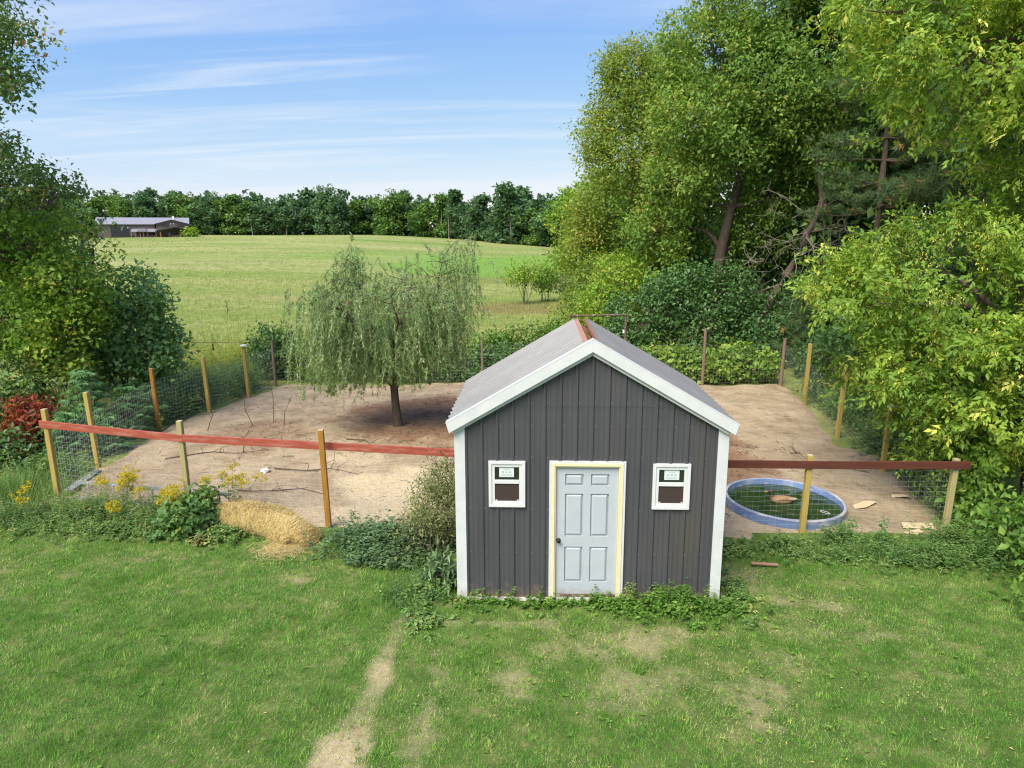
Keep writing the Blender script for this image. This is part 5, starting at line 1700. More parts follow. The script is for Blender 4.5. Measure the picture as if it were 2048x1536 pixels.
for i, (x, y, h, r, lab) in enumerate([(-12.6, 7.7, 2.1, .75, 'tallest palmate leaved plant left of the second left fence post'), (-13.1, 8.5, 2.0, .6, 'palmate leaved plant partly behind the tallest one'),
                                       (-12.05, 8.6, 1.55, .6, 'palmate leaved plant close to the amber left fence post'), (-12.35, 6.6, 1.35, .6, 'short palmate leaved plant nearest the red shrub'),
                                       (-12.1, 9.9, 1.3, .6, 'palmate leaved plant just past the amber left fence post'), (-11.9, 7.4, 1.0, .5, 'lowest palmate leaved plant against the wire')]):
    palmate(lab, x, y, h, r, 160 + i, 170)

# ------------------------------------------------------------------ willow in the pen
def build_willow():
    rng = np.random.default_rng(77)
    x0, y0 = -4.8, 9.64
    g = gz(x0, y0)
    t = thing('willow_tree', 'young weeping willow standing in the bare pen', 'tree', (x0, y0, g))
    t.scale = (.94, .94, .98)
    trunk = np.array([[0.03, 0, -.2], [0.0, 0, .25], [-.04, .02, .7], [-.06, .02, 1.15], [-.1, .02, 1.35]])
    segs_t = [(trunk, [.17, .135, .12, .12, .09])]
    V, F = tubes_np(segs_t, 12)
    link('trunk', np_mesh('trunk', V, F, smooth=True), M['bark_dark'], t)
    limbs = [((-.05, 0, 1.0), (-.35, .1, 2.0), (-.75, .1, 3.2), (-1.05, 0, 4.6)), ((-.03, 0, 1.05), (.3, 0, 1.9), (.75, -.1, 2.7), (1.3, 0, 3.8)), ((-.06, 0, 1.1), (0, .2, 2.0), (.2, .3, 3.2), (.35, .2, 4.2)),
             ((-.05, 0, 1.1), (-.5, -.3, 1.9), (-1.3, -.4, 2.9), (-2.1, -.3, 3.6)), ((0, 0, 1.2), (.5, .5, 2.2), (1.15, .5, 3.4), (1.45, .3, 4.7)), ((-.1, 0, 1.2), (-.5, .6, 2.2), (-1.2, .9, 3.2), (-1.7, .8, 4.2)),
             ((0, 0, 1.2), (.1, -.5, 2.1), (.3, -.9, 3.1), (.2, -1.1, 3.9)), ((.1, 0, 1.4), (.8, -.3, 2.4), (1.3, -.4, 3.1), (1.6, -.3, 3.6)), ((-.2, 0, 1.4), (-.7, -.6, 2.3), (-1.0, -1.1, 3.2), (-1.4, -1.3, 3.7))]
    segs, starts = [], []
    for L_ in limbs:
        p = np.array(L_, float)
        tt = np.linspace(0, 1, 4)
        t2 = np.linspace(0, 1, 10)
        q = np.stack([np.interp(t2, tt, p[:, i]) for i in range(3)], 1)
        q[1:-1] += rng.normal(size=(8, 3)) * .03
        segs.append((q, np.linspace(.07, .016, 10)))
        for k in range(3, 10):
            for _ in range(3):
                e = q[k] + np.array([rng.normal() * .55, rng.normal() * .5, rng.uniform(-.05, .5)]) * (0.5 + k / 14)
                segs.append((curve_pts(q[k], e, 5, .1, rng), np.linspace(.016, .006, 5)))
                starts.append(e)
        starts.append(q[-1])
    V, F = tubes_np(segs, 6)
    link('branches', np_mesh('branches', V, F, smooth=True), M['bark_dark'], t)
    # hanging shoots with narrow leaves
    starts = np.array(starts)
    lv = Leaves()
    shoots = []
    n_sh = 1150
    k = rng.choice(len(starts), n_sh)
    for i in range(n_sh):
        s = starts[k[i]] + rng.normal(size=3) * np.array([.22, .22, .15])
        out = s * np.array([1, 1, 0])
        r = np.linalg.norm(out) + 1e-6
        out = out / r
        L_ = rng.uniform(.35, 1.35) * (0.8 + .2 * min(r, 2))
        if s[0] < -.6 and rng.random() < .4:
            L_ *= 1.5
        rise = rng.uniform(.0, .25) if s[2] > 3.6 else .05
        npt = 9
        tt = np.linspace(0, 1, npt)[:, None]
        p = s + out * (.45 * rng.random() * np.sqrt(tt)) * min(1, r) + np.array([0, 0, 1]) * (rise * np.sin(np.minimum(tt * 2.2, 1) * np.pi) - L_ * tt ** 1.35)
        p += np.sin(tt * 4 + rng.random() * 6) * rng.normal(size=3) * .07 + tt * rng.normal(size=3) * np.array([.14, .14, 0])
        lim = .95 if s[0] < -.3 else 1.25
        p[:, 2] = np.maximum(p[:, 2], lim + rng.random() * .4 if p[-1, 2] < lim else p[:, 2])
        shoots.append((p[::2], np.linspace(.005, .002, 5)))
        m = int(52 * L_) + 6
        u = rng.random(m)
        pos = np.stack([np.interp(u, tt[:, 0], p[:, j]) for j in range(3)], 1)
        d = nrm(np.stack([np.interp(np.minimum(u + .08, 1), tt[:, 0], p[:, j]) for j in range(3)], 1) - pos + np.array([0, 0, -1e-4]))
        A = nrm(d * .7 + rng.normal(size=(m, 3)) * .55 + np.array([0, 0, -.2]))
        lv.leaves(pos, A, rdir(m, rng), rng.uniform(.09, .16, m), rng.uniform(.017, .025, m), np.clip(.5 + rng.normal() * .14 + rng.normal(size=m) * .16, 0, 1), fold=.15, curl=.12)
    # two upright plumes
    for (cx, cz) in ((-1.0, 4.75), (1.55, 4.7)):
        m = 340
        u = rng.random(m)
        pos = np.array([cx, .05, cz]) + np.stack([rng.normal(size=m) * (.22 - .12 * u), rng.normal(size=m) * .15, u * .55 - .15], 1)
        A = nrm(rng.normal(size=(m, 3)) * .5 + np.array([0, 0, -.5]))
        lv.leaves(pos, A, rdir(m, rng), rng.uniform(.09, .14, m), np.full(m, .017), np.clip(.6 + rng.normal(size=m) * .15, 0, 1), fold=.15)
    lv.build('crown', LM['willow'], t)
    V, F = tubes_np(shoots, 3)
    link('shoots', np_mesh('shoots', V, F), M['post_green'], t)


build_willow()


# ------------------------------------------------------------------ weeds, ground cover and grasses
def plants(lv, spots, rng, h=(.2, .5), leaves=(10, 18), ll=.08, lw=.035, lean=.25, tint=.5, tv=.15, stems=None, droop=.35, rise=.5):
    """leafy stems; spots (n,3) ground points"""
    n = len(spots)
    H = rng.uniform(h[0], h[1], n)
    tip = spots + np.stack([rng.normal(size=n) * lean * H, rng.normal(size=n) * lean * H, H], 1)
    ct = rng.normal(size=n) * tv
    per = rng.integers(leaves[0], leaves[1] + 1, n)
    k = np.repeat(np.arange(n), per)
    m = len(k)
    u = 0.12 + 0.88 * rng.random(m) ** .8
    pos = spots[k] + (tip - spots)[k] * u[:, None]
    a = rng.uniform(0, 6.28, m)
    A = nrm(np.stack([np.cos(a), np.sin(a), rise - droop * 2 * rng.random(m)], 1))
    Nn = nrm(np.array([0, 0, 1.0]) + rng.normal(size=(m, 3)) * .35)
    sz = (1.2 - .55 * u) * rng.uniform(.7, 1.3, m)
    lv.leaves(pos, A, Nn, ll * sz, lw * sz, np.clip(tint + ct[k] + rng.normal(size=m) * .12, 0, 1))
    if stems is not None:
        for i in range(n):
            stems.append((np.stack([spots[i], (spots[i] + tip[i]) / 2 + rng.normal(size=3) * .01, tip[i]]), np.array([.004, .003, .0015])))


def scatter(rng, n, cx, cy, rx, ry, rz=0.0, power=.5):
    a = rng.uniform(0, 6.28, n)
    r = np.minimum(np.abs(rng.normal(size=n)) * .62, 1.7) if power == .5 else rng.random(n) ** power
    dx, dy = rx * r * np.cos(a), ry * r * np.sin(a)
    x = cx + dx * math.cos(rz) - dy * math.sin(rz)
    y = cy + dx * math.sin(rz) + dy * math.cos(rz)
    return np.stack([x, y, gzs(x, y)], 1)


def blades_at(lv, S, rng, L, W, lean, tint, tv=.12):
    m = len(S)
    a = rng.uniform(0, 6.28, m)
    A = nrm(np.stack([np.cos(a) * lean, np.sin(a) * lean, np.ones(m)], 1) + rng.normal(size=(m, 3)) * .15)
    side = np.stack([-np.sin(a), np.cos(a), np.zeros(m)], 1) + rng.normal(size=(m, 3)) * .4
    lv.blades(S, A, side, rng.uniform(L[0], L[1], m), rng.uniform(W[0], W[1], m), np.clip(tint + rng.normal(size=m) * tv, 0, 1))


rng = np.random.default_rng(301)

# clover and plantain along the foot of the shed front
lv = Leaves()
st = []
cl = [(-1.8, .12, 18), (-1.4, .08, 12), (-.95, .1, 16), (-.55, .14, 22), (-.2, .1, 14), (.12, .14, 26), (.4, .2, 34), (.62, .22, 36), (.85, .3, 46), (1.1, .34, 56), (1.4, .34, 56), (1.65, .3, 46), (1.9, .26, 40), (2.15, .2, 24), (.3, .42, 14), (1.0, .55, 16), (-.7, .35, 10), (1.7, .5, 14), (-1.5, .4, 8)]
for (cx, dp, nn_) in cl:
    x = cx + rng.normal(size=nn_) * .17
    y = -.05 - np.abs(rng.normal(size=nn_)) * dp * .75
    plants(lv, np.stack([x, y, gzs(x, y)], 1), rng, (.04, .09 + dp * .55), (7, 13), rng.uniform(.055, .085), rng.uniform(.03, .05), .35, rng.uniform(.3, .6), .16, st)
sp = scatter(rng, 60, 1.25, -.18, .38, .14)
plants(lv, sp, rng, (.22, .48), (12, 18), .07, .025, .2, .35, .1, st)
sp = scatter(rng, 14, .62, -.10, .12, .06)
plants(lv, sp, rng, (.25, .55), (8, 12), .06, .02, .25, .8, .1, st)
o = lv.build('foundation_weeds', LM['ground'])
tag(o, 'clover and low weeds along the foot of the shed front', 'weeds', kind='stuff')

# seedy grey green bush left of the shed
shrub('pigweed_bush', 'seedy grey green weed bush against the left wall of the shed', [(-2.55, 2.0, .55, .50, .75, .62), (-2.45, 2.5, 1.0, .38, .42, .42), (-2.7, 1.3, .35, .5, .5, .42), (-2.45, .7, .25, .4, .5, .3)], LM['seedy'], 900, 9, .055, .02, 310, cat='weed', twig=.3, spread=.07, tint_mu=.5, up=1.0, gap=.9, stems=14)
shrub('nettle_plant', 'teal green leafy plant at the left front corner of the shed', [(-2.25, .38, .28, .2, .2, .3)], LM['nettle'], 60, 8, .14, .035, 311, cat='weed', twig=.2, spread=.06, tint_mu=.7, gap=2)

# nettle patch left of that bush
lv = Leaves()
st = []
sp = scatter(rng, 480, -3.45, 1.75, .85, .5, -.12)
plants(lv, sp, rng, (.22, .50), (12, 18), .10, .045, .2, .52, .12, st)
sp = scatter(rng, 240, -3.4, 1.2, .85, .28, -.1)
plants(lv, sp, rng, (.10, .28), (9, 14), .07, .04, .25, .62, .12, st)
o = lv.build('nettle_patch', LM['nettle'])
tag(o, 'low grey green nettle patch between the straw heap and the shed', 'weeds', kind='stuff')
lv = Leaves()
sp = scatter(rng, 900, -2.65, .15, .55, .75)
blades_at(lv, sp, rng, (.12, .38), (.006, .012), .55, .40, .2)
sp = scatter(rng, 130, -2.45, .1, .5, .6)
plants(lv, sp, rng, (.08, .3), (7, 12), .075, .035, .3, .5, .15)
sp = scatter(rng, 40, -2.35, -.75, .28, .35)
plants(lv, sp, rng, (.04, .14), (9, 14), .10, .045, .3, .6, .12, rise=.25)
sp = scatter(rng, 500, -2.95, .0, .2, .25)
blades_at(lv, sp, rng, (.12, .26), (.005, .01), .5, .12, .08)
o = lv.build('long_grass', LM['weed'])
tag(o, 'unmown grass and dock at the left front corner of the shed', 'grass', kind='stuff')

# left front weeds below the red rail
lv = Leaves()
st = []
for (cx, cy, rx, ry, n, h0, h1, l, w_, ti) in [(-9.6, 3.0, 1.6, .55, 520, .2, .6, .085, .022, .5), (-7.9, 2.75, 1.2, .5, 420, .15, .5, .08, .028, .5), (-8.8, 2.25, 2.3, .4, 420, .06, .25, .07, .03, .55), (-6.6, 2.1, .7, .35, 160, .08, .24, .07, .045, .6),
                                          (-11.4, 2.6, 1.6, .8, 420, .15, .5, .09, .022, .45)]:
    plants(lv, scatter(rng, n, cx, cy, rx, ry), rng, (h0, h1), (9, 15), l, w_, .3, ti, .16, st)
o = lv.build('weed_bank', LM['weed'])
tag(o, 'tangled weed bank below the red rail left of the straw heap', 'weeds', kind='stuff')
V, F = tubes_np([s for i, s in enumerate(st) if i % 3 == 0], 3)
o = link('weed_stalks', np_mesh('weed_stalks', V, F), M['post_green'])
tag(o, 'thin pale stalks standing in the weed bank below the red rail', 'weeds', kind='stuff')

lv = Leaves()
sp = scatter(rng, 2600, -11.9, 4.0, 1.1, 1.1)
blades_at(lv, sp, rng, (.3, .75), (.010, .022), .55, .55, .16)
sp = scatter(rng, 1200, -10.4, 3.1, 1.2, .5)
blades_at(lv, sp, rng, (.2, .5), (.008, .016), .6, .5, .16)
o = lv.build('tall_grass', LM['weed'])
tag(o, 'tall arching grass at the left front corner post', 'grass', kind='stuff')
# foxtail heads
for i, (x, y, h, a, lab) in enumerate([(-11.55, 4.2, .85, .4, 'drooping foxtail head closest to the left corner post'), (-12.2, 4.4, .95, 2.6, 'pale foxtail head leaning left at the left edge'), (-11.9, 3.5, .8, 1.2, 'foxtail head lowest in the tall grass on the left'), (-12.5, 3.8, .7, 3.0, 'foxtail head furthest left in the tall grass')]):
    t = thing('foxtail', lab, 'grass head', (x, y, gz(x, y)), a, 'foxtails in the tall grass')
    p = np.array([[0, 0, 0], [.03, 0, h * .6], [.1, 0, h * .92], [.2, 0, h], [.3, 0, h * .95], [.36, 0, h * .86]])
    V, F = tubes_np([(p, np.linspace(.004, .002, 6))], 4)
    link('stalk', np_mesh('stalk', V, F), M['post_green'], t)
    lv = Leaves()
    m = 160
    u = rng.uniform(.55, 1, m)
    pos = np.stack([np.interp(u, np.linspace(0, 1, 6), p[:, j]) for j in range(3)], 1)
    lv.blades(pos, rdir(m, rng), rdir(m, rng), np.full(m, .035), np.full(m, .006), rng.uniform(.8, 1, m))
    lv.build('seed_head', LM['weed'], t)


def goldenrod(label, x, y, h, n, seed):
    rng = np.random.default_rng(seed)
    t = thing('goldenrod', label, 'flower', (x, y, gz(x, y)), 0, 'goldenrod along the front fence')
    lv, fl, segs = Leaves(), Leaves(), []
    for k in range(n):
        a = np.array([rng.normal() * .1, rng.normal() * .1, 0])
        e = np.array([rng.normal() * .26, rng.normal() * .2, h * rng.uniform(.75, 1.05)])
        p = curve_pts(a, e, 6, .05, rng)
        segs.append((p, np.linspace(.006, .003, 6)))
        m = 34
        u = rng.random(m)
        pos = p[0] + (p[-1] - p[0]) * u[:, None]
        an = rng.uniform(0, 6.28, m)
        A = nrm(np.stack([np.cos(an), np.sin(an), np.full(m, .3)], 1))
        lv.leaves(pos, A, np.array([0, 0, 1.0]) + rng.normal(size=(m, 3)) * .3, rng.uniform(.06, .11, m), np.full(m, .02), np.clip(.5 + rng.normal(size=m) * .15, 0, 1))
        if rng.random() < .8:
            for q in range(9):
                b = e + np.array([rng.normal() * .05, rng.normal() * .05, rng.uniform(-.10, .03)])
                d = nrm(rng.normal(size=3) * np.array([1, 1, .3]) + np.array([0, 0, .15]))
                mm = 26
                ps = b + d * (rng.random(mm) * .13)[:, None] + rng.normal(size=(mm, 3)) * .013
                fl.leaves(ps, rdir(mm, rng) + np.array([0, 0, .5]), rdir(mm, rng), np.full(mm, .028), np.full(mm, .018), rng.random(mm))
    V, F = tubes_np(segs, 4)
    link('stems', np_mesh('stems', V, F), M['post_green'], t)
    lv.build('leaves', LM['weed'], t)
    fl.build('flowers', LM['goldenrod'], t)['kind'] = 'stuff'


for i, (x, y, h, n, lab) in enumerate([(-9.05, 3.0, .95, 11, 'largest goldenrod clump left of the middle fence post'), (-6.85, 3.15, .98, 9, 'goldenrod clump just above the straw heap'), (-8.05, 2.9, .75, 5, 'small goldenrod between the two big clumps'),
                                       (-10.6, 2.7, .7, 4, 'goldenrod spray at the far left in front of the corner post'), (-7.55, 2.7, .8, 4, 'goldenrod right of the middle fence post'), (-8.6, 2.45, .5, 3, 'short goldenrod lowest in the weed bank')]):
    goldenrod(lab, x, y, h, n, 330 + i)
shrub('burdock_plant', 'broad leaved bramble plant left of the straw heap', [(-7.35, 2.25, .26, .36, .34, .3), (-7.15, 2.7, .36, .26, .28, .3), (-7.65, 2.45, .3, .26, .26, .26)], LM['weed'], 150, 8, .12, .09, 340, cat='plant', twig=.2, spread=.08, tint_mu=.42, gap=2)
for i, (x, y, lab) in enumerate([(-7.75, 1.95, 'small leafy sprout in the grass left of the burdock'), (-6.85, 1.75, 'pale leafy sprig just below the broad leaved plant')]):
    lv = Leaves(); plants(lv, scatter(rng, 14, x, y, .14, .1), rng, (.08, .2), (8, 12), .09, .05, .3, .6, .1)
    o = lv.build('leafy_sprout', LM['hemp'] if i == 0 else LM['seedy']); tag(o, lab, 'plant')

# outside the left fence and behind the pen
lv = Leaves()
for (cx, cy, rx, ry, n, h0, h1) in [(-12.0, 11.8, .7, 2.6, 560, .35, 1.1), (-11.4, 14.6, .6, 1.6, 420, .4, 1.2), (-12.1, 5.4, .7, 1.0, 240, .2, .6), (-12.9, 14.5, 1.3, 2.2, 420, .4, 1.1)]:
    plants(lv, scatter(rng, n, cx, cy, rx, ry), rng, (h0, h1), (16, 26), .11, .032, .18, .5, .15)
o = lv.build('fence_weeds', LM['weed'])
lv2 = Leaves()
for (cx, cy, rx, ry, n, h0, h1) in [(8.5, 11.5, .5, 2.2, 520, .2, .9), (8.15, 7.8, .45, 1.9, 480, .2, .8), (7.8, 4.5, .4, 1.2, 260, .2, .7), (9.6, 13.5, .8, 2.0, 300, .4, 1.0)]:
    plants(lv2, scatter(rng, n, cx, cy, rx, ry), rng, (h0, h1), (14, 22), .10, .04, .2, .5, .15)
o2 = lv2.build('fence_weeds', LM['weed'])
tag(o2, 'knee high weeds along the outside of the right fence', 'weeds', kind='stuff')
tag(o, 'waist high weeds pressed against the outside of the left fence', 'weeds', kind='stuff')
lv = Leaves()
for (cx, cy, rx, ry, n) in [(-10, 22.5, 10, 4.5, 1500), (-3, 20.5, 5, 2, 500), (-13, 19, 4, 2, 420)]:
    plants(lv, scatter(rng, n, cx, cy, rx, ry), rng, (.4, 1.0), (12, 20), .13, .04, .15, .55, .2)
o = lv.build('meadow_weeds', LM['yellowing'])
tag(o, 'yellow green weeds where the meadow meets the back fence', 'weeds', kind='stuff')

# in front of the right fence
lv = Leaves()
for (cx, cy, rx, ry, n, h0, h1, ti) in [(3.6, 2.0, .5, .25, 90, .10, .30, .6), (4.6, 2.05, .35, .2, 80, .2, .5, .45), (5.3, 1.95, .5, .3, 110, .15, .36, .55), (4.2, 1.6, .9, .3, 120, .06, .2, .6), (5.9, 1.4, .8, .45, 260, .12, .4, .5), (6.5, 1.95, .5, .4, 130, .25, .62, .4), (2.6, 1.9, .5, .35, 80, .06, .2, .65), (6.9, 1.5, .8, .6, 200, .2, .6, .45), (2.3, .2, .25, .9, 110, .04, .16, .6)]:
    plants(lv, scatter(rng, n, cx, cy, rx, ry), rng, (h0, h1), (10, 16), .085, .026, .25, ti, .16)
blades_at(lv, scatter(rng, 2200, 4.9, 1.7, 1.7, .35), rng, (.10, .36), (.005, .011), .55, .5, .2)
o = lv.build('weed_fringe', LM['weed'])
tag(o, 'weeds fringing the sand in front of the right fence', 'weeds', kind='stuff')
lv = Leaves()
for (x, y, hh) in [(5.55, 2.5, .5), (4.75, 2.35, .4), (5.0, 2.45, .45), (4.45, 2.2, .3)]:
    plants(lv, scatter(rng, 5, x, y, .07, .07), rng, (hh * .7, hh), (14, 20), .08, .028, .12, .6, .1)
o = lv.build('ragweed_stems', LM['hemp'])
tag(o, 'few upright leafy stems in front of the blue pool', 'weeds', kind='stuff')


# ---- lawn grass
def lawn_blades():
    rng = np.random.default_rng(400)
    n = 560000
    x = rng.uniform(-13.5, 9.5, n)
    y = rng.uniform(-5.2, 2.75, n)
    # keep what the camera or a step beside it can see, thinner further off
    d = y + 9.9
    xc = -.758 - .04 * d
    keep = np.abs(x - xc) < d * .75 + 1.2
    keep &= rng.random(n) < np.clip(1.15 - (d - 5) * .035, .55, 1)
    keep &= ~((np.abs(x) < 2.0) & (y > -.03))
    b = bare_f(x, y)
    keep &= rng.random(n) > b * 1.35
    keep &= (pen_edge(x, y) < .05)
    x, y, b = x[keep], y[keep], b[keep]
    P2 = np.stack([x, y], 1)
    n1, n2 = Noise3(71, .55), Noise3(72, 1.9)
    n3, n4, n5 = Noise3(73, 5.0), Noise3(74, 16.0), Noise3(75, 38.0, 11)
    pn = .5 * n1(P2) + .5 * n2(P2) + .35 * n3(P2) + .4 * n4(P2) + .55 * n5(P2)
    right = sstep(-3, 3.0, x)
    z = lawn_z(x, y) - .004
    m = len(x)
    a = rng.uniform(0, 6.28, m)
    lean = .6 + .4 * rng.random(m) + .3 * n3(P2)
    A = nrm(np.stack([np.cos(a) * lean + .3 * n2(P2), np.sin(a) * lean - .1, np.full(m, .75)], 1))
    side = np.stack([-np.sin(a), np.cos(a), np.zeros(m)], 1)
    L_ = rng.uniform(.026, .066, m) * np.clip(1.05 - .4 * pn, .55, 1.7) * (1 - .4 * b)
    tint = np.clip(.45 + .23 * pn + .10 * rng.normal(size=m) + .5 * b - .10 * right + .03 + .3 * (rng.random(m) < .09), 0, 1)
    lv = Leaves()
    lv.blades(np.stack([x, y, z], 1), A, side, L_, rng.uniform(.0035, .0065, m), tint)
    # dead thatch lying on the worn ground
    k = 150000
    tx, ty = rng.uniform(-6.5, 5.5, k), rng.uniform(-5, 1.5, k)
    tb = bare_f(tx, ty)
    kp = (rng.random(k) < tb * .75 + .03) & ~((np.abs(tx) < 2.0) & (ty > -.03))
    tx, ty = tx[kp], ty[kp]
    k = len(tx)
    ta = rng.uniform(0, 6.28, k)
    lv.blades(np.stack([tx, ty, lawn_z(tx, ty) + .004], 1), np.stack([np.cos(ta), np.sin(ta), rng.uniform(0, .45, k)], 1), np.stack([-np.sin(ta), np.cos(ta), np.zeros(k)], 1),
              rng.uniform(.02, .07, k), rng.uniform(.003, .006, k), np.clip(.82 + .2 * rng.normal(size=k), .35, 1))
    # stray longer tufts, darker or paler than their surroundings
    k = 2600
    cx, cy = rng.uniform(-11, 7.5, k), rng.uniform(-4.8, 2.2, k)
    kp = ~((np.abs(cx) < 2.1) & (cy > -.1)) & (pen_edge(cx, cy) < 0)
    cx, cy = cx[kp], cy[kp]
    k = len(cx)
    i = np.repeat(np.arange(k), 22)
    sz = rng.uniform(.5, 1.4, k)
    px, py = cx[i] + rng.normal(size=len(i)) * .035 * sz[i], cy[i] + rng.normal(size=len(i)) * .035 * sz[i]
    ta = rng.uniform(0, 6.28, len(i))
    lv.blades(np.stack([px, py, lawn_z(px, py)], 1), np.stack([np.cos(ta) * .6, np.sin(ta) * .6, np.ones(len(i))], 1), np.stack([-np.sin(ta), np.cos(ta), np.zeros(len(i))], 1),
              rng.uniform(.04, .085, len(i)) * sz[i], rng.uniform(.004, .007, len(i)), np.clip(rng.choice([.05, .15, .3, .6, .75], k)[i] + rng.normal(size=len(i)) * .08, 0, 1))
    o = lv.build('lawn_grass', LM['grass'])
    tag(o, 'short mown grass blades covering the front lawn', 'grass', kind='stuff')
    # broad leaved lawn weeds
    lv = Leaves()
    for k in range(110):
        cx, cy = rng.uniform(-6, 5.2), rng.uniform(-4.4, 1.3)
        if k > 60:
            cx, cy = rng.uniform(-1.8, 4.2), rng.uniform(-3.6, .4)
        if abs(cx) < 2.1 and cy > -.1:
            continue
        m = rng.integers(5, 12)
        an = rng.uniform(0, 6.28, m)
        p = np.stack([np.full(m, cx), np.full(m, cy), np.full(m, .02 + float(lawn_z(np.array([cx]), np.array([cy]))[0]))], 1)
        lv.leaves(p, np.stack([np.cos(an), np.sin(an), np.full(m, .35)], 1), np.array([0, 0, 1.0]) + rng.normal(size=(m, 3)) * .2, rng.uniform(.025, .07, m) * rng.uniform(.6, 1.2), rng.uniform(.015, .03, m), np.clip(rng.uniform(.3, .7) + rng.normal(size=m) * .1, 0, 1))
    o = lv.build('lawn_weeds', LM['vine'])
    tag(o, 'small broad leaved weeds dotted through the lawn', 'weeds', kind='stuff')
    # fallen leaves and pale specks
    lv = Leaves()
    m = 420
    x, y = rng.uniform(-5, 5.5, m), rng.uniform(-4.5, 1.2, m)
    right = rng.random(m) < .25 + .75 * sstep(-1, 3, x)
    x, y = x[right], y[right]
    ok = ~((np.abs(x) < 2.05) & (y > -.1))
    x, y = x[ok], y[ok]
    m = len(x)
    an = rng.uniform(0, 6.28, m)
    lv.leaves(np.stack([x, y, lawn_z(x, y) + .035], 1), np.stack([np.cos(an), np.sin(an), rng.normal(size=m) * .15], 1), np.array([0, 0, 1.0]) + rng.normal(size=(m, 3)) * .25, rng.uniform(.025, .06, m), rng.uniform(.008, .02, m), rng.random(m) ** 1.4 * .75)
    o = lv.build('fallen_leaves', LM['petal'])
    tag(o, 'small yellow fallen leaves scattered over the lawn', 'leaves', kind='stuff')


lawn_blades()


# ---- meadow grass
def meadow_blades():
    rng = np.random.default_rng(410)
    lv = Leaves()
    n = 90000
    d = 17 + 70 * rng.random(n) ** 1.5
    x = -.758 + (rng.random(n) * 1.75 - 1.0) * (d + 10) * .62
    keep = (x < 3.5 + .02 * d)
    x, d = x[keep], d[keep]
    z = terrain(x, d)
    blades_at(lv, np.stack([x, d, z], 1), rng, (.18, .5), (.012, .03), .5, .5, .2)
    n = 52000
    d = 38 + 225 * rng.random(n) ** 1.2
    x = -.758 + (rng.random(n) * 1.6 - 1.05) * (d + 10) * .62
    nz, nz2 = Noise3(75, .12), Noise3(76, .45)
    kk = (x < 2) & (nz(np.stack([x, d * .6], 1)) * .6 + nz2(np.stack([x, d * .8], 1)) * .6 + .5 * rng.normal(size=n) > .35)
    x, d = x[kk], d[kk]
    m = len(x)
    A = nrm(rng.normal(size=(m, 3)) * np.array([.5, .5, .1]) + np.array([0, 0, 1.0]))
    lv.blades(np.stack([x, d, terrain(x, d) - .02], 1), A, rng.normal(size=(m, 3)) * np.array([1, 1, 0]), rng.uniform(.15, .38, m), .0009 * d * rng.uniform(.6, 1.4, m), np.clip(.45 + .2 * nz2(np.stack([x, d], 1)) + rng.normal(size=m) * .18, 0, 1))
    o = lv.build('meadow_grass', LM['meadow_tuft'])
    tag(o, 'long meadow grass beyond the pen', 'grass', kind='stuff')


meadow_blades()


# ---- straw heap
def build_straw():
    rng = np.random.default_rng(420)
    t = thing('straw_heap', 'long slumped heap of golden straw lying on the grass', 'straw', (-5.75, 2.35, 0))
    spine = np.array([[-1.22, .60, .12], [-1.0, .48, .22], [-.50, .26, .25], [0.0, .02, .22], [.42, -.20, .17], [.74, -.42, .10], [.80, -.62, .02]])
    rad_ = np.array([.08, .34, .38, .38, .38, .32, .05])
    n = 14
    V, F = tubes_np([(spine, rad_ * .8)], n)
    V[:, 2] = np.maximum(V[:, 2] * .78, -.03)
    V += rng.normal(size=V.shape) * .02
    caps = []
    link('core', np_mesh('core', V, F, smooth=True), M['straw_core'], t)
    m = 17000
    u = rng.random(m)
    tt = np.linspace(0, 1, len(spine))
    c = np.stack([np.interp(u, tt, spine[:, j]) for j in range(3)], 1)
    r = np.interp(u, tt, rad_)
    dd = nrm(np.stack([np.interp(np.minimum(u + .05, 1), tt, spine[:, j]) for j in range(3)], 1) - np.stack([np.interp(np.maximum(u - .05, 0), tt, spine[:, j]) for j in range(3)], 1))
    s = nrm(np.cross(dd, np.array([0, 0, 1.0])))
    up = np.cross(s, dd)
    a = rng.uniform(-.35, 3.5, m)
    nz = Noise3(9, 7.0)
    off = s * np.cos(a)[:, None] + up * np.sin(a)[:, None]
    pos = c + off * (r * (.80 + .14 * rng.random(m)))[:, None]
    pos = pos + off * (.05 * nz(pos))[:, None]
    pos[:, 2] = np.maximum(pos[:, 2] * .8, .015)
    A = nrm(s * (np.sin(a) * .9)[:, None] * np.sign(-np.cos(a))[:, None] * -1 + np.array([0, 0, -.45]) * np.abs(np.cos(a))[:, None] + rng.normal(size=(m, 3)) * .45)
    lv = Leaves()
    lv.blades(pos - A * .05, A, np.cross(A, off) + rng.normal(size=(m, 3)) * .2, rng.uniform(.07, .20, m), rng.uniform(.005, .009, m), np.clip(.5 + .25 * nz(pos * .6) + rng.normal(size=m) * .2, 0, 1))
    # loose skirt on the lawn
    k = 2600
    q = scatter(rng, k, .48, -.72, .42, .42)
    q[:, 2] = rng.uniform(.02, .07, k)
    ang = rng.uniform(0, 6.28, k)
    A = np.stack([np.cos(ang), np.sin(ang), rng.normal(size=k) * .2], 1)
    lv.blades(q, A, np.stack([-np.sin(ang), np.cos(ang), np.zeros(k)], 1), rng.uniform(.08, .2, k), rng.uniform(.005, .008, k), rng.random(k))
    lv.build('straw', LM['straw'], t)


M['straw_core'] = solid_mat('straw_core', (0.36, 0.25, 0.09), (0.45, 0.33, 0.13), 14, .9, 0, .6, 40)
build_straw()

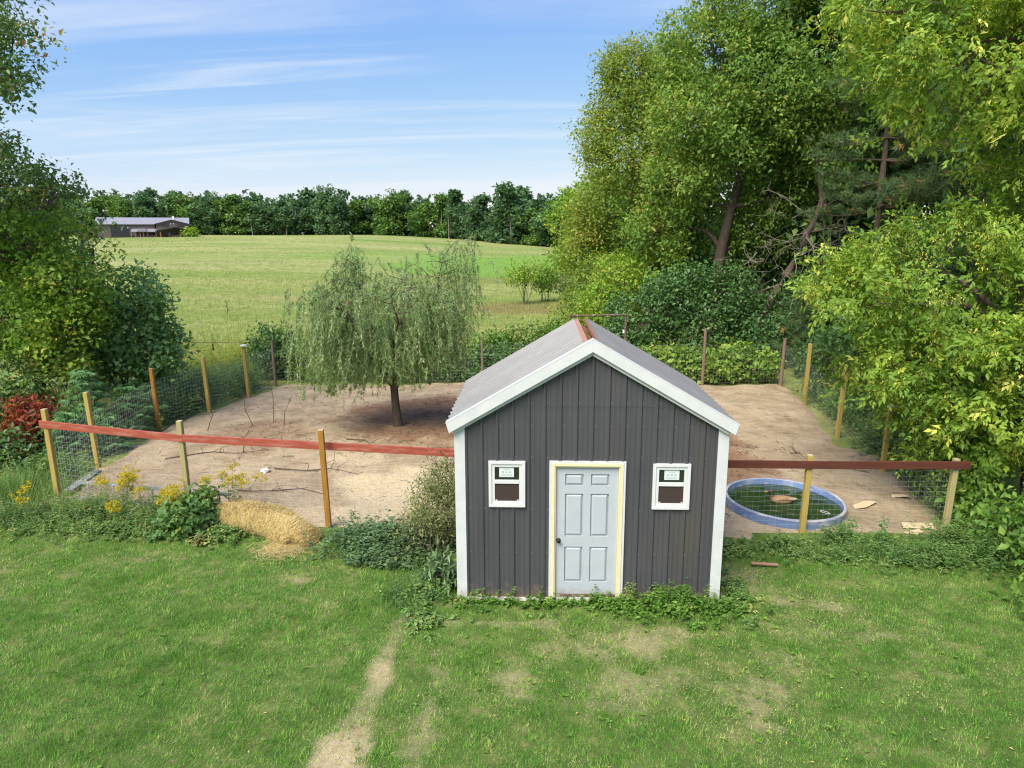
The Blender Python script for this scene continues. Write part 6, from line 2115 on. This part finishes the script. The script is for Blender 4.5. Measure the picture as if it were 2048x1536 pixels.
# ---- litter on the soil
lv = Leaves()
rng = np.random.default_rng(430)
m = 26000
x, y = rng.uniform(-11, 7.6, m), rng.uniform(2.5, 15.5, m)
ws = soil_mask_straw(x, y)
keep = (rng.random(m) < .05 + ws * .95) & (pen_edge(x, y) > .05) & ~((np.abs(x) < 2.1) & (y < 2.9)) & (np.hypot(x - TC[0], y - TC[1]) > TR + .05)
x, y = x[keep], y[keep]
m = len(x)
an = rng.uniform(0, 6.28, m)
A = np.stack([np.cos(an), np.sin(an), rng.normal(size=m) * .12], 1)
lv.blades(np.stack([x, y, soil_z(x, y) + .012], 1), A, np.stack([-np.sin(an), np.cos(an), np.zeros(m)], 1), rng.uniform(.05, .16, m), rng.uniform(.006, .012, m), rng.random(m))
o = lv.build('straw_litter', LM['straw'])
tag(o, 'loose straw trampled into the soil left of the shed', 'straw', kind='stuff')
segs = []
m = 5200
x, y = rng.uniform(-11, 7.6, m), rng.uniform(2.6, 15.4, m)
wl = soil_mask_litter(x, y)
keep = (rng.random(m) < .10 + wl * .9) & (pen_edge(x, y) > .1) & ~((np.abs(x) < 2.1) & (y < 2.9)) & (np.hypot(x - TC[0], y - TC[1]) > TR + .1)
x, y = x[keep], y[keep]
for i in range(len(x)):
    L_ = rng.uniform(.06, .3)
    an = rng.uniform(0, 6.28)
    dx, dy = math.cos(an) * L_, math.sin(an) * L_
    z0 = gz(x[i], y[i]) + .012
    segs.append((np.array([[x[i], y[i], z0], [x[i] + dx * .5 + rng.normal() * .02, y[i] + dy * .5 + rng.normal() * .02, z0 + .012], [x[i] + dx, y[i] + dy, z0 + rng.uniform(0, .02)]]), rng.uniform(.003, .006)))
V, F = tubes_np(segs, 3)
o = link('twig_litter', np_mesh('twig_litter', V, F), M['twig'])
tag(o, 'broken twigs littering the brown soil of the pen', 'twigs', kind='stuff')


def stick(label, p, r, side=5, name='dead_branch', cat='branch'):
    rng = np.random.default_rng(int(abs(p[0][0]) * 91) + 3)
    b = np.array([p[0][0], p[0][1], gz(p[0][0], p[0][1])])
    P = np.array(p, float)
    t2 = np.linspace(0, 1, len(P) * 3)
    q = np.stack([np.interp(t2, np.linspace(0, 1, len(P)), P[:, j]) for j in range(3)], 1)
    q[:, 2] += b[2]
    segs = [(q - b, np.linspace(r, r * .4, len(q)))]
    for k in range(side):
        i = rng.integers(3, len(q) - 1)
        e = q[i] + np.array([rng.normal() * .25, rng.normal() * .2, abs(rng.normal()) * .18])
        segs.append((curve_pts(q[i], e, 5, .1, rng) - b, np.linspace(r * .5, r * .2, 5)))
    V, F = tubes_np(segs, 4)
    o = link(name, np_mesh(name, V, F, smooth=True), M['twig'])
    o.location = tuple(b)
    tag(o, label, cat, 'dead sticks in the pen')


stick('upright dead stem left of the willow near the yellow corner posts', [(-8.9, 9.4, 0), (-9.1, 9.4, .5), (-9.15, 9.5, 1.0)], .012, 7)
stick('tallest forked dead stem standing in the left of the pen', [(-8.5, 9.9, 0), (-8.45, 9.9, .6), (-8.5, 9.9, 1.15)], .012, 8)
stick('curved dead stem right of the tallest dead stem', [(-8.05, 9.5, 0), (-8.0, 9.5, .4), (-7.8, 9.6, .85)], .012, 7)
stick('low bushy dead stem behind the middle red rail post', [(-8.2, 7.0, 0), (-8.15, 7.0, .35), (-8.0, 7.0, .6)], .012, 8)
stick('dead stem leaning against the left fence wire', [(-10.0, 8.9, 0), (-9.8, 8.9, .5), (-10.2, 9.0, 1.0)], .012, 5)
stick('long bare branch lying in front of the willow straw patch', [(-7.0, 5.9, .03), (-6.2, 5.7, .05), (-5.6, 5.9, .04), (-4.9, 5.5, .04)], .018, 7)
stick('long thin branch lying across the left of the pen', [(-9.9, 6.4, .03), (-9.0, 6.9, .06), (-8.3, 6.8, .05), (-7.6, 7.2, .04)], .016, 6)
stick('branch lying nearest the straw heap inside the fence', [(-7.3, 4.5, .03), (-6.6, 4.4, .05), (-5.9, 4.6, .05), (-5.3, 4.3, .03)], .015, 7)
stick('crooked stick lying at the foot of the willow', [(-5.9, 8.2, .03), (-5.3, 8.0, .06), (-5.0, 7.3, .04)], .018, 4)
stick('dark bent stick lying on the sand behind the right rail', [(5.6, 7.5, .03), (5.7, 7.2, .12), (5.85, 6.6, .03)], .016, 3)
stick('thin stick beside the right fence base', [(6.2, 6.6, .03), (6.6, 6.2, .05), (7.0, 5.9, .03)], .012, 3)


stick('rust brown dead dock stalk standing alone in the left of the meadow', [(-22.6, 39, 0), (-22.55, 39, .5), (-22.6, 39, 1.15)], .03, 9, 'dock_stalk', 'plant')

# ------------------------------------------------------------------ far house
M['house_wall'] = solid_mat('house_wall', (0.11, 0.088, 0.08), (0.13, 0.105, 0.095), 2, .7, 0, .2, 4, (4, 4, .2))
M['house_roof'] = solid_mat('house_roof', (0.24, 0.24, 0.26), (0.28, 0.275, 0.295), 1, .5, .0)
M['house_trim'] = solid_mat('house_trim', (0.028, 0.026, 0.03), rough=.6)
M['garage_door'] = solid_mat('garage_door', (0.03, 0.028, 0.042), rough=.5)
M['timber'] = solid_mat('timber', (0.30, 0.14, 0.055), (0.24, 0.11, 0.045), 3, .7)
M['patio'] = solid_mat('patio', (0.42, 0.41, 0.39), rough=.9)
M['patio_set'] = solid_mat('patio_set', (0.42, 0.27, 0.20), rough=.7)


def build_house():
    hx, hy = -134.5, 226.0
    z0 = float(terrain(np.array([hx]), np.array([hy]))[0]) - .1
    t = thing('far_house', 'dark barn style house with pale metal roof at the far edge of the meadow', 'house', (hx, hy, z0), rad(24))
    t.scale = (1, 1, .74)
    s = .0245
    U = lambda x: (x - 900) * s
    Vv = lambda y: (655 - y) * s
    xa, xb, xc, xd = U(445), U(1010), U(1165), U(1560)
    eave = Vv(403)
    # main block
    w = MB()
    w.box(xa, xb + 3.2, 0, 11, 0, eave)
    w.prism([(0, eave), (11, eave), (5.5, eave + 2.6)], 'x', xa, xa + .2)
    w.build('main_wall', M['house_wall'], t)
    for (ya, yb_, za, zb) in ((-.5, 5.5, eave - .25, eave + 2.75), (11.5, 5.5, eave - .25, eave + 2.75)):
        MB().add([(xa - .6, ya, za), (xd + .3, ya, za), (xd + .3, yb_, zb), (xa - .6, yb_, zb), (xa - .6, ya, za - .18), (xd + .3, ya, za - .18), (xd + .3, yb_, zb - .18), (xa - .6, yb_, zb - .18)],
                 [(0, 1, 2, 3), (7, 6, 5, 4), (0, 4, 5, 1), (3, 7, 4, 0), (1, 5, 6, 2)]).build('main_roof', M['house_roof'], t)
    # right wing, gable to the front
    gx = (xc + xd) / 2 + .1
    he, hg = Vv(402), Vv(338)
    w = MB()
    w.prism([(xc, 0), (xd, 0), (xd, he), (gx, hg), (xc, he)], 'y', -2.5, 9)
    w.build('wing_wall', M['house_wall'], t)
    for sx, xe in ((-1, xc - .55), (1, xd + .5)):
        ze = he - .3
        r = MB().add([(xe, -3.1, ze), (gx, -3.1, hg + .12), (gx, 6, hg + .12), (xe, 6, ze), (xe, -3.1, ze - .2), (gx, -3.1, hg - .08), (gx, 6, hg - .08), (xe, 6, ze - .2)],
                     [(0, 1, 2, 3), (7, 6, 5, 4), (0, 4, 5, 1), (0, 3, 7, 4)]).build('wing_roof', M['house_roof'], t)
        MB().add([(xe, -3.16, ze + .03), (gx, -3.16, hg + .15), (gx, -3.16, hg - .12), (xe, -3.16, ze - .22), (xe, -3.11, ze + .03), (gx, -3.11, hg + .15), (gx, -3.11, hg - .12), (xe, -3.11, ze - .22)],
                 [(0, 1, 2, 3), (7, 6, 5, 4), (0, 4, 5, 1), (3, 2, 6, 7)]).build('barge_board', M['house_trim'], t)
    # garage door with sections
    g = MB().box(U(620), U(805), -.12, -.0, 0, Vv(465)).build('garage_door', M['garage_door'], t)
    for k in range(6):
        MB().box(U(628), U(797), -.17, -.121, .06 + k * .6, .58 + k * .6).build('door_section', M['garage_door'], g)
    MB().box(U(606), U(620), -.15, 0, 0, Vv(455)).build('door_jamb', M['house_trim'], g); MB().box(U(805), U(819), -.15, 0, 0, Vv(455)).build('door_jamb', M['house_trim'], g)
    for (a, b) in ((1240, 1315), (1425, 1495)):
        wn = MB().box(U(a) - .08, U(b) + .08, -2.62, -2.501, Vv(458), Vv(420)).build('window', M['house_trim'], t)
        MB().box(U(a), U(b), -2.66, -2.621, Vv(455), Vv(423)).build('pane', M['glass_dark'], wn)
    for a in (1348, 1383):
        MB().box(U(a) - .13, U(a) + .13, -2.75, -2.502, Vv(418), Vv(400)).build('wall_light', M['white_plastic'], t)
    MB().box(U(815) - .15, U(815) + .15, -.25, -.001, Vv(488), Vv(468)).build('wall_light', M['white_plastic'], t)
    # front porch
    px, pe0, pe1, pz = U(1420), U(1165), U(1640), Vv(462)
    for xe, ze in ((pe0, Vv(532)), (pe1, Vv(545))):
        MB().add([(xe, -8, ze), (px, -8, pz), (px, -2.55, pz), (xe, -2.55, ze), (xe, -8, ze - .3), (px, -8, pz - .3), (px, -2.55, pz - .3), (xe, -2.55, ze - .3)],
                 [(0, 1, 2, 3), (7, 6, 5, 4), (0, 4, 5, 1), (0, 3, 7, 4)]).build('porch_roof', M['house_roof'], t)
        MB().add([(xe, -8.06, ze + .02), (px, -8.06, pz + .02), (px, -8.06, pz - .42), (xe, -8.06, ze - .42), (xe, -8.01, ze + .02), (px, -8.01, pz + .02), (px, -8.01, pz - .42), (xe, -8.01, ze - .42)],
                 [(0, 1, 2, 3), (7, 6, 5, 4), (0, 4, 5, 1), (3, 2, 6, 7)]).build('porch_barge', M['house_trim'], t)
    for a in (1225, 1610):
        MB().box(U(a) - .16, U(a) + .16, -7.8, -7.5, 0, Vv(545)).build('porch_post', M['timber'], t)
    for a in (1300, 1440, 1520):
        MB().box(U(a), U(a) + 1.0, -2.62, -2.503, 0.1, 2.2).build('glass_door', M['glass_dark'], t)
    # side porch with posts
    MB().add([(U(860), -4.2, Vv(547)), (U(1170), -4.2, Vv(547)), (U(1170), -.02, Vv(498)), (U(860), -.02, Vv(498)), (U(860), -4.2, Vv(547) - .2), (U(1170), -4.2, Vv(547) - .2), (U(1170), -.02, Vv(498) - .2), (U(860), -.02, Vv(498) - .2)],
             [(0, 1, 2, 3), (7, 6, 5, 4), (0, 4, 5, 1), (0, 3, 7, 4)]).build('side_porch_roof', M['house_roof'], t)
    MB().prism([(U(930), Vv(547)), (U(1060), Vv(547)), (U(1040), Vv(495)), (U(950), Vv(495))], 'y', -4.6, -1.5).build('dormer', M['house_roof'], t)
    for a in (865, 915, 970, 1010, 1060, 1160):
        MB().box(U(a) - .1, U(a) + .1, -4.1, -3.9, 0, Vv(552)).build('porch_post', M['timber'], t)
    MB().box(U(870), U(1160), -3.85, -3.8, .05, 1.0).build('porch_screen', M['house_trim'], t)
    # lean-to on the left
    MB().add([(U(170), 0.5, Vv(542)), (U(450), 0.5, Vv(470)), (U(450), 9, Vv(470)), (U(170), 9, Vv(542)), (U(170), .5, Vv(552)), (U(450), .5, Vv(480)), (U(450), 9, Vv(480)), (U(170), 9, Vv(552))],
             [(3, 2, 1, 0), (4, 5, 6, 7), (0, 1, 5, 4), (0, 4, 7, 3)]).build('lean_to_roof', M['house_roof'], t)
    for a in (190, 290, 400):
        MB().box(U(a) - .12, U(a) + .12, .6, .85, 0, Vv(545)).build('lean_to_post', M['timber'], t)
    MB().box(U(160), U(440), 7.6, 7.8, 0, Vv(548)).build('lean_to_wall', M['house_wall'], t)
    MB().prism([(U(345), Vv(545) + .1), (U(450), Vv(545)), (U(450), Vv(482)), (U(345), Vv(512))], 'y', .9, 1.0).build('lean_to_gable', M['house_wall'], t)
    MB().box(U(1360), U(1383), 3.5, 4.0, hg - .5, Vv(288) + .6).build('chimney', M['white_plastic'], t)
    for k in range(9):                       # batten strips on the front wall
        a = xa + .25 + k * .31 if k < 4 else U(830) + (k - 4) * .7
        MB().box(a, a + .08, -.05, -.001, 0.1, eave - .4).build('batten', M['house_wall'], t)
    p = thing('patio_table', 'long table with benches on the far house porch', 'table', (hx, hy, z0), rad(24))
    p.scale = (1, 1, .8)
    MB().box(U(1355), U(1480), -6.6, -5.6, .72, .82).build('table_top', M['patio_set'], p)
    for a in (1370, 1465):
        MB().box(U(a) - .06, U(a) + .06, -6.3, -5.9, .05, .72).build('leg', M['patio_set'], p)
    for yy in (-7.1, -5.2):
        MB().box(U(1350), U(1485), yy, yy + .3, .42, .50).build('bench', M['patio_set'], p)
    o = MB().box(U(900), U(1800), -9.5, -.5, -.25, .06).build('patio', M['patio'])
    o.location = (hx, hy, z0); o.rotation_euler = (0, 0, rad(24)); tag(o, 'pale patio slab in front of the far house', kind='structure')


build_house()
g0 = float(terrain(np.array([-112.0]), np.array([226.0]))[0])
shrub('round_bush', 'round pale bush beside the far house', [(-116, 226, g0 + 1.2, 2.6, 2.0, 1.5)], LM['bright'], 160, 8, .5, .3, 501, twig=.6, spread=.3, tint_mu=.55, gap=2, stems=4)


# ------------------------------------------------------------------ far tree line
def far_proto(seed, kind):
    rng = np.random.default_rng(seed)
    h = 16.0
    bl = []
    if kind == 'tall':
        for f in (.12, .25, .4, .55, .7, .82, .92):
            for _ in range(2):
                w = 3.4 * (1 - .45 * max(0, f - .5) * 2)
                bl.append((rng.normal() * 1.5, rng.normal() * 1.2, h * f, w * rng.uniform(.55, .85), w * .75, 1.7))
    elif kind == 'round':
        for f in (.15, .3, .45, .58, .7, .84):
            for _ in range(3):
                w = 4.2 * math.sin(math.pi * min(.95, f * .85 + .12))
                bl.append((rng.normal() * 2.1, rng.normal() * 1.5, h * f * .95, w * rng.uniform(.45, .7), w * .65, 1.6))
    else:                                      # slim light trees
        for f in (.2, .35, .5, .65, .8, .92):
            w = 2.5 * (1 - .5 * max(0, f - .4))
            bl.append((rng.normal() * .7, rng.normal() * .7, h * f, w, w, 1.8))
    P, O = clump_points(bl, 520, rng, shell=(.55, 1.08), gap_freq=.5, gap_thr=.6, seed=seed)
    lv = Leaves()
    spray(lv, P, O, rng, 7, .75, .5, twig=.9, spread=.42, droop=.2, tint_mu=.45, tint_clump=.2, tint_leaf=.12)
    crown = lv.mesh('crown')
    pts = np.array([[0, 0, -.5], [.1, 0, h * .35], [-.1, .1, h * .65], [0, 0, h * .92]])
    segs = [(pts, [.24, .2, .14, .04])]
    for b in bl[::2]:
        i = np.array([0, 0, b[2] * .6])
        segs.append((curve_pts(i, b[:3], 4, .05, rng), np.linspace(.09, .03, 4)))
    V, F = tubes_np(segs, 5)
    trunk = np_mesh('trunk', V, F, smooth=True)
    return crown, trunk


protos = [far_proto(600 + i, k) for i, k in enumerate(('tall', 'round', 'round', 'tall', 'slim', 'tall', 'round', 'slim'))]
for i, (c, tk) in enumerate(protos):
    c.materials.append(LM['far_light'] if i in (4, 7) else LM['far'])
    tk.materials.append(M['bark_grey'])
mid_crowns = []
for i in (1, 3):
    c = protos[i][0].copy(); c.materials.clear(); c.materials.append(LM['far_light']); mid_crowns.append((c, protos[i][1]))

ORD = ['first', 'second', 'third', 'fourth', 'fifth', 'sixth', 'seventh', 'eighth', 'ninth', 'tenth', 'eleventh', 'twelfth', 'thirteenth', 'fourteenth', 'fifteenth', 'sixteenth', 'seventeenth', 'eighteenth', 'nineteenth', 'twentieth',
       'twenty first', 'twenty second', 'twenty third', 'twenty fourth', 'twenty fifth', 'twenty sixth', 'twenty seventh', 'twenty eighth', 'twenty ninth', 'thirtieth', 'thirty first', 'thirty second', 'thirty third', 'thirty fourth', 'thirty fifth', 'thirty sixth', 'thirty seventh', 'thirty eighth', 'thirty ninth', 'fortieth']
rng = np.random.default_rng(610)


def line_pos(u):
    """u: tangent of the bearing from the camera; returns x, y of the wood's edge"""
    y = 292 - 62 * sstep(-.22, .03, u)
    return -.758 + u * (y + 9.9), y


us = np.linspace(-.86, .075, 36)
n_left = n_right = 0
far_list = []
for i, u in enumerate(us):
    u = u + rng.normal() * .005
    x, y = line_pos(u)
    y += rng.uniform(-4, 5)
    far_list.append((u, x, y))
far_list.sort()
house_u = -.555
right = [f for f in far_list if f[0] > house_u + .06]
left = [f for f in far_list if f[0] <= house_u + .06][::-1]
looks = ['dark tall', 'dark rounded', 'dark rounded', 'dark tall', 'slim light green', 'dark tall', 'dark rounded', 'slim light green', 'light green rounded', 'light green tall']
for side, lst in (('right', right), ('left', left)):
    for j, (u, x, y) in enumerate(lst):
        pi = int(rng.choice(10, p=[.12, .12, .11, .10, .10, .10, .10, .07, .10, .08]))
        crown, tk = (protos + mid_crowns)[pi]
        sc = rng.uniform(.92, 1.16)
        if -.36 < u < -.15:
            sc *= 1.06
        if side == 'left' and j < 4:
            lab = '%s tree of the far wood, %s from right behind the far house' % (looks[pi], ORD[j])
        else:
            lab = '%s tree of the far wood, %s %s of the far house' % (looks[pi], ORD[j if side == 'right' else j - 4], side)
        t = thing('far_tree', lab, 'tree', (x, y, float(terrain(np.array([x]), np.array([y]))[0])), rng.uniform(0, 6.28), 'front trees of the far wood')
        t.scale = (sc * rng.uniform(.95, 1.5), sc * rng.uniform(.9, 1.3), sc * rng.uniform(.72, 1.1))
        for nm, me in (('crown', crown), ('trunk', tk)):
            o = bpy.data.objects.new(nm, me); COL.objects.link(o); o.parent = t


def distant_wood():
    """rows behind the front trees: one closed mass"""
    rng = np.random.default_rng(620)
    lv = Leaves()
    data = []
    for c, _ in protos:
        V = np.empty(len(c.vertices) * 3, np.float32); c.vertices.foreach_get('co', V)
        T = np.empty(len(c.vertices), np.float32); c.attributes['tint'].data.foreach_get('value', T)
        data.append((V.reshape(-1, 3), T))
    for row, (off, cnt, scl) in enumerate(((8, 50, 1.0), (17, 44, 1.1))):
        for u in np.linspace(-.95, .14, cnt):
            u = u + rng.normal() * .006
            x, y = line_pos(u)
            y += off + rng.uniform(-3, 3)
            i = rng.integers(0, len(data))
            V, T = data[i]
            a = rng.uniform(0, 6.28)
            ca, sa = math.cos(a), math.sin(a)
            s = scl * rng.uniform(.85, 1.16)
            sel = slice(0, len(V) // 3 // 4 * 4)
            W = V[sel] * s
            cen = W.reshape(-1, 4, 3).mean(1, keepdims=True)
            W = ((W.reshape(-1, 4, 3) - cen) * 1.75 + cen).reshape(-1, 3)
            W = np.stack([W[:, 0] * ca - W[:, 1] * sa + x, W[:, 0] * sa + W[:, 1] * ca + y, W[:, 2] + float(terrain(np.array([x]), np.array([y]))[0])], 1)
            n = len(W) // 4
            b = np.arange(n)[:, None] * 4
            F = np.concatenate([b + np.array([[0, 2, 1]]), b + np.array([[0, 3, 2]])], 0)
            lv.add(W, F, T[sel][::4])
    m = 9000
    u = rng.uniform(-.98, .16, m)
    y = 292 - 62 * sstep(-.22, .03, u) + rng.uniform(3, 34, m)
    x = -.758 + u * (y + 9.9)
    z = terrain(x, y) + 5 * rng.random(m) ** 1.5
    lv.leaves(np.stack([x, y, z], 1), rdir(m, rng), rdir(m, rng), rng.uniform(.8, 1.6, m), rng.uniform(.6, 1.2, m), np.clip(.35 + rng.normal(size=m) * .2, 0, 1))
    o = lv.build('distant_wood', LM['far'])
    tag(o, 'mass of distant woodland behind the front row of far trees', 'wood', kind='stuff')


distant_wood()
for i, (u, lab) in enumerate([(-.40, 'leaning pale bare trunk at the edge of the far wood nearest the house'), (-.125, 'pale bare trunk standing against the far wood in the middle of the picture')]):
    x, y = line_pos(u)
    y -= 7
    x = -.758 + u * (y + 9.9)
    g = float(terrain(np.array([x]), np.array([y]))[0])
    V, F = tubes_np([(np.array([[0, 0, -.3], [-.4 if i == 0 else .05, 0, 4], [-1.6 if i == 0 else -.1, 0, 9]]), [.17, .14, .06])], 6)
    o = link('bare_trunk', np_mesh('bare_trunk', V, F, smooth=True), M['bark_grey']); o.location = (x, y, g)
    tag(o, lab, 'tree trunk')
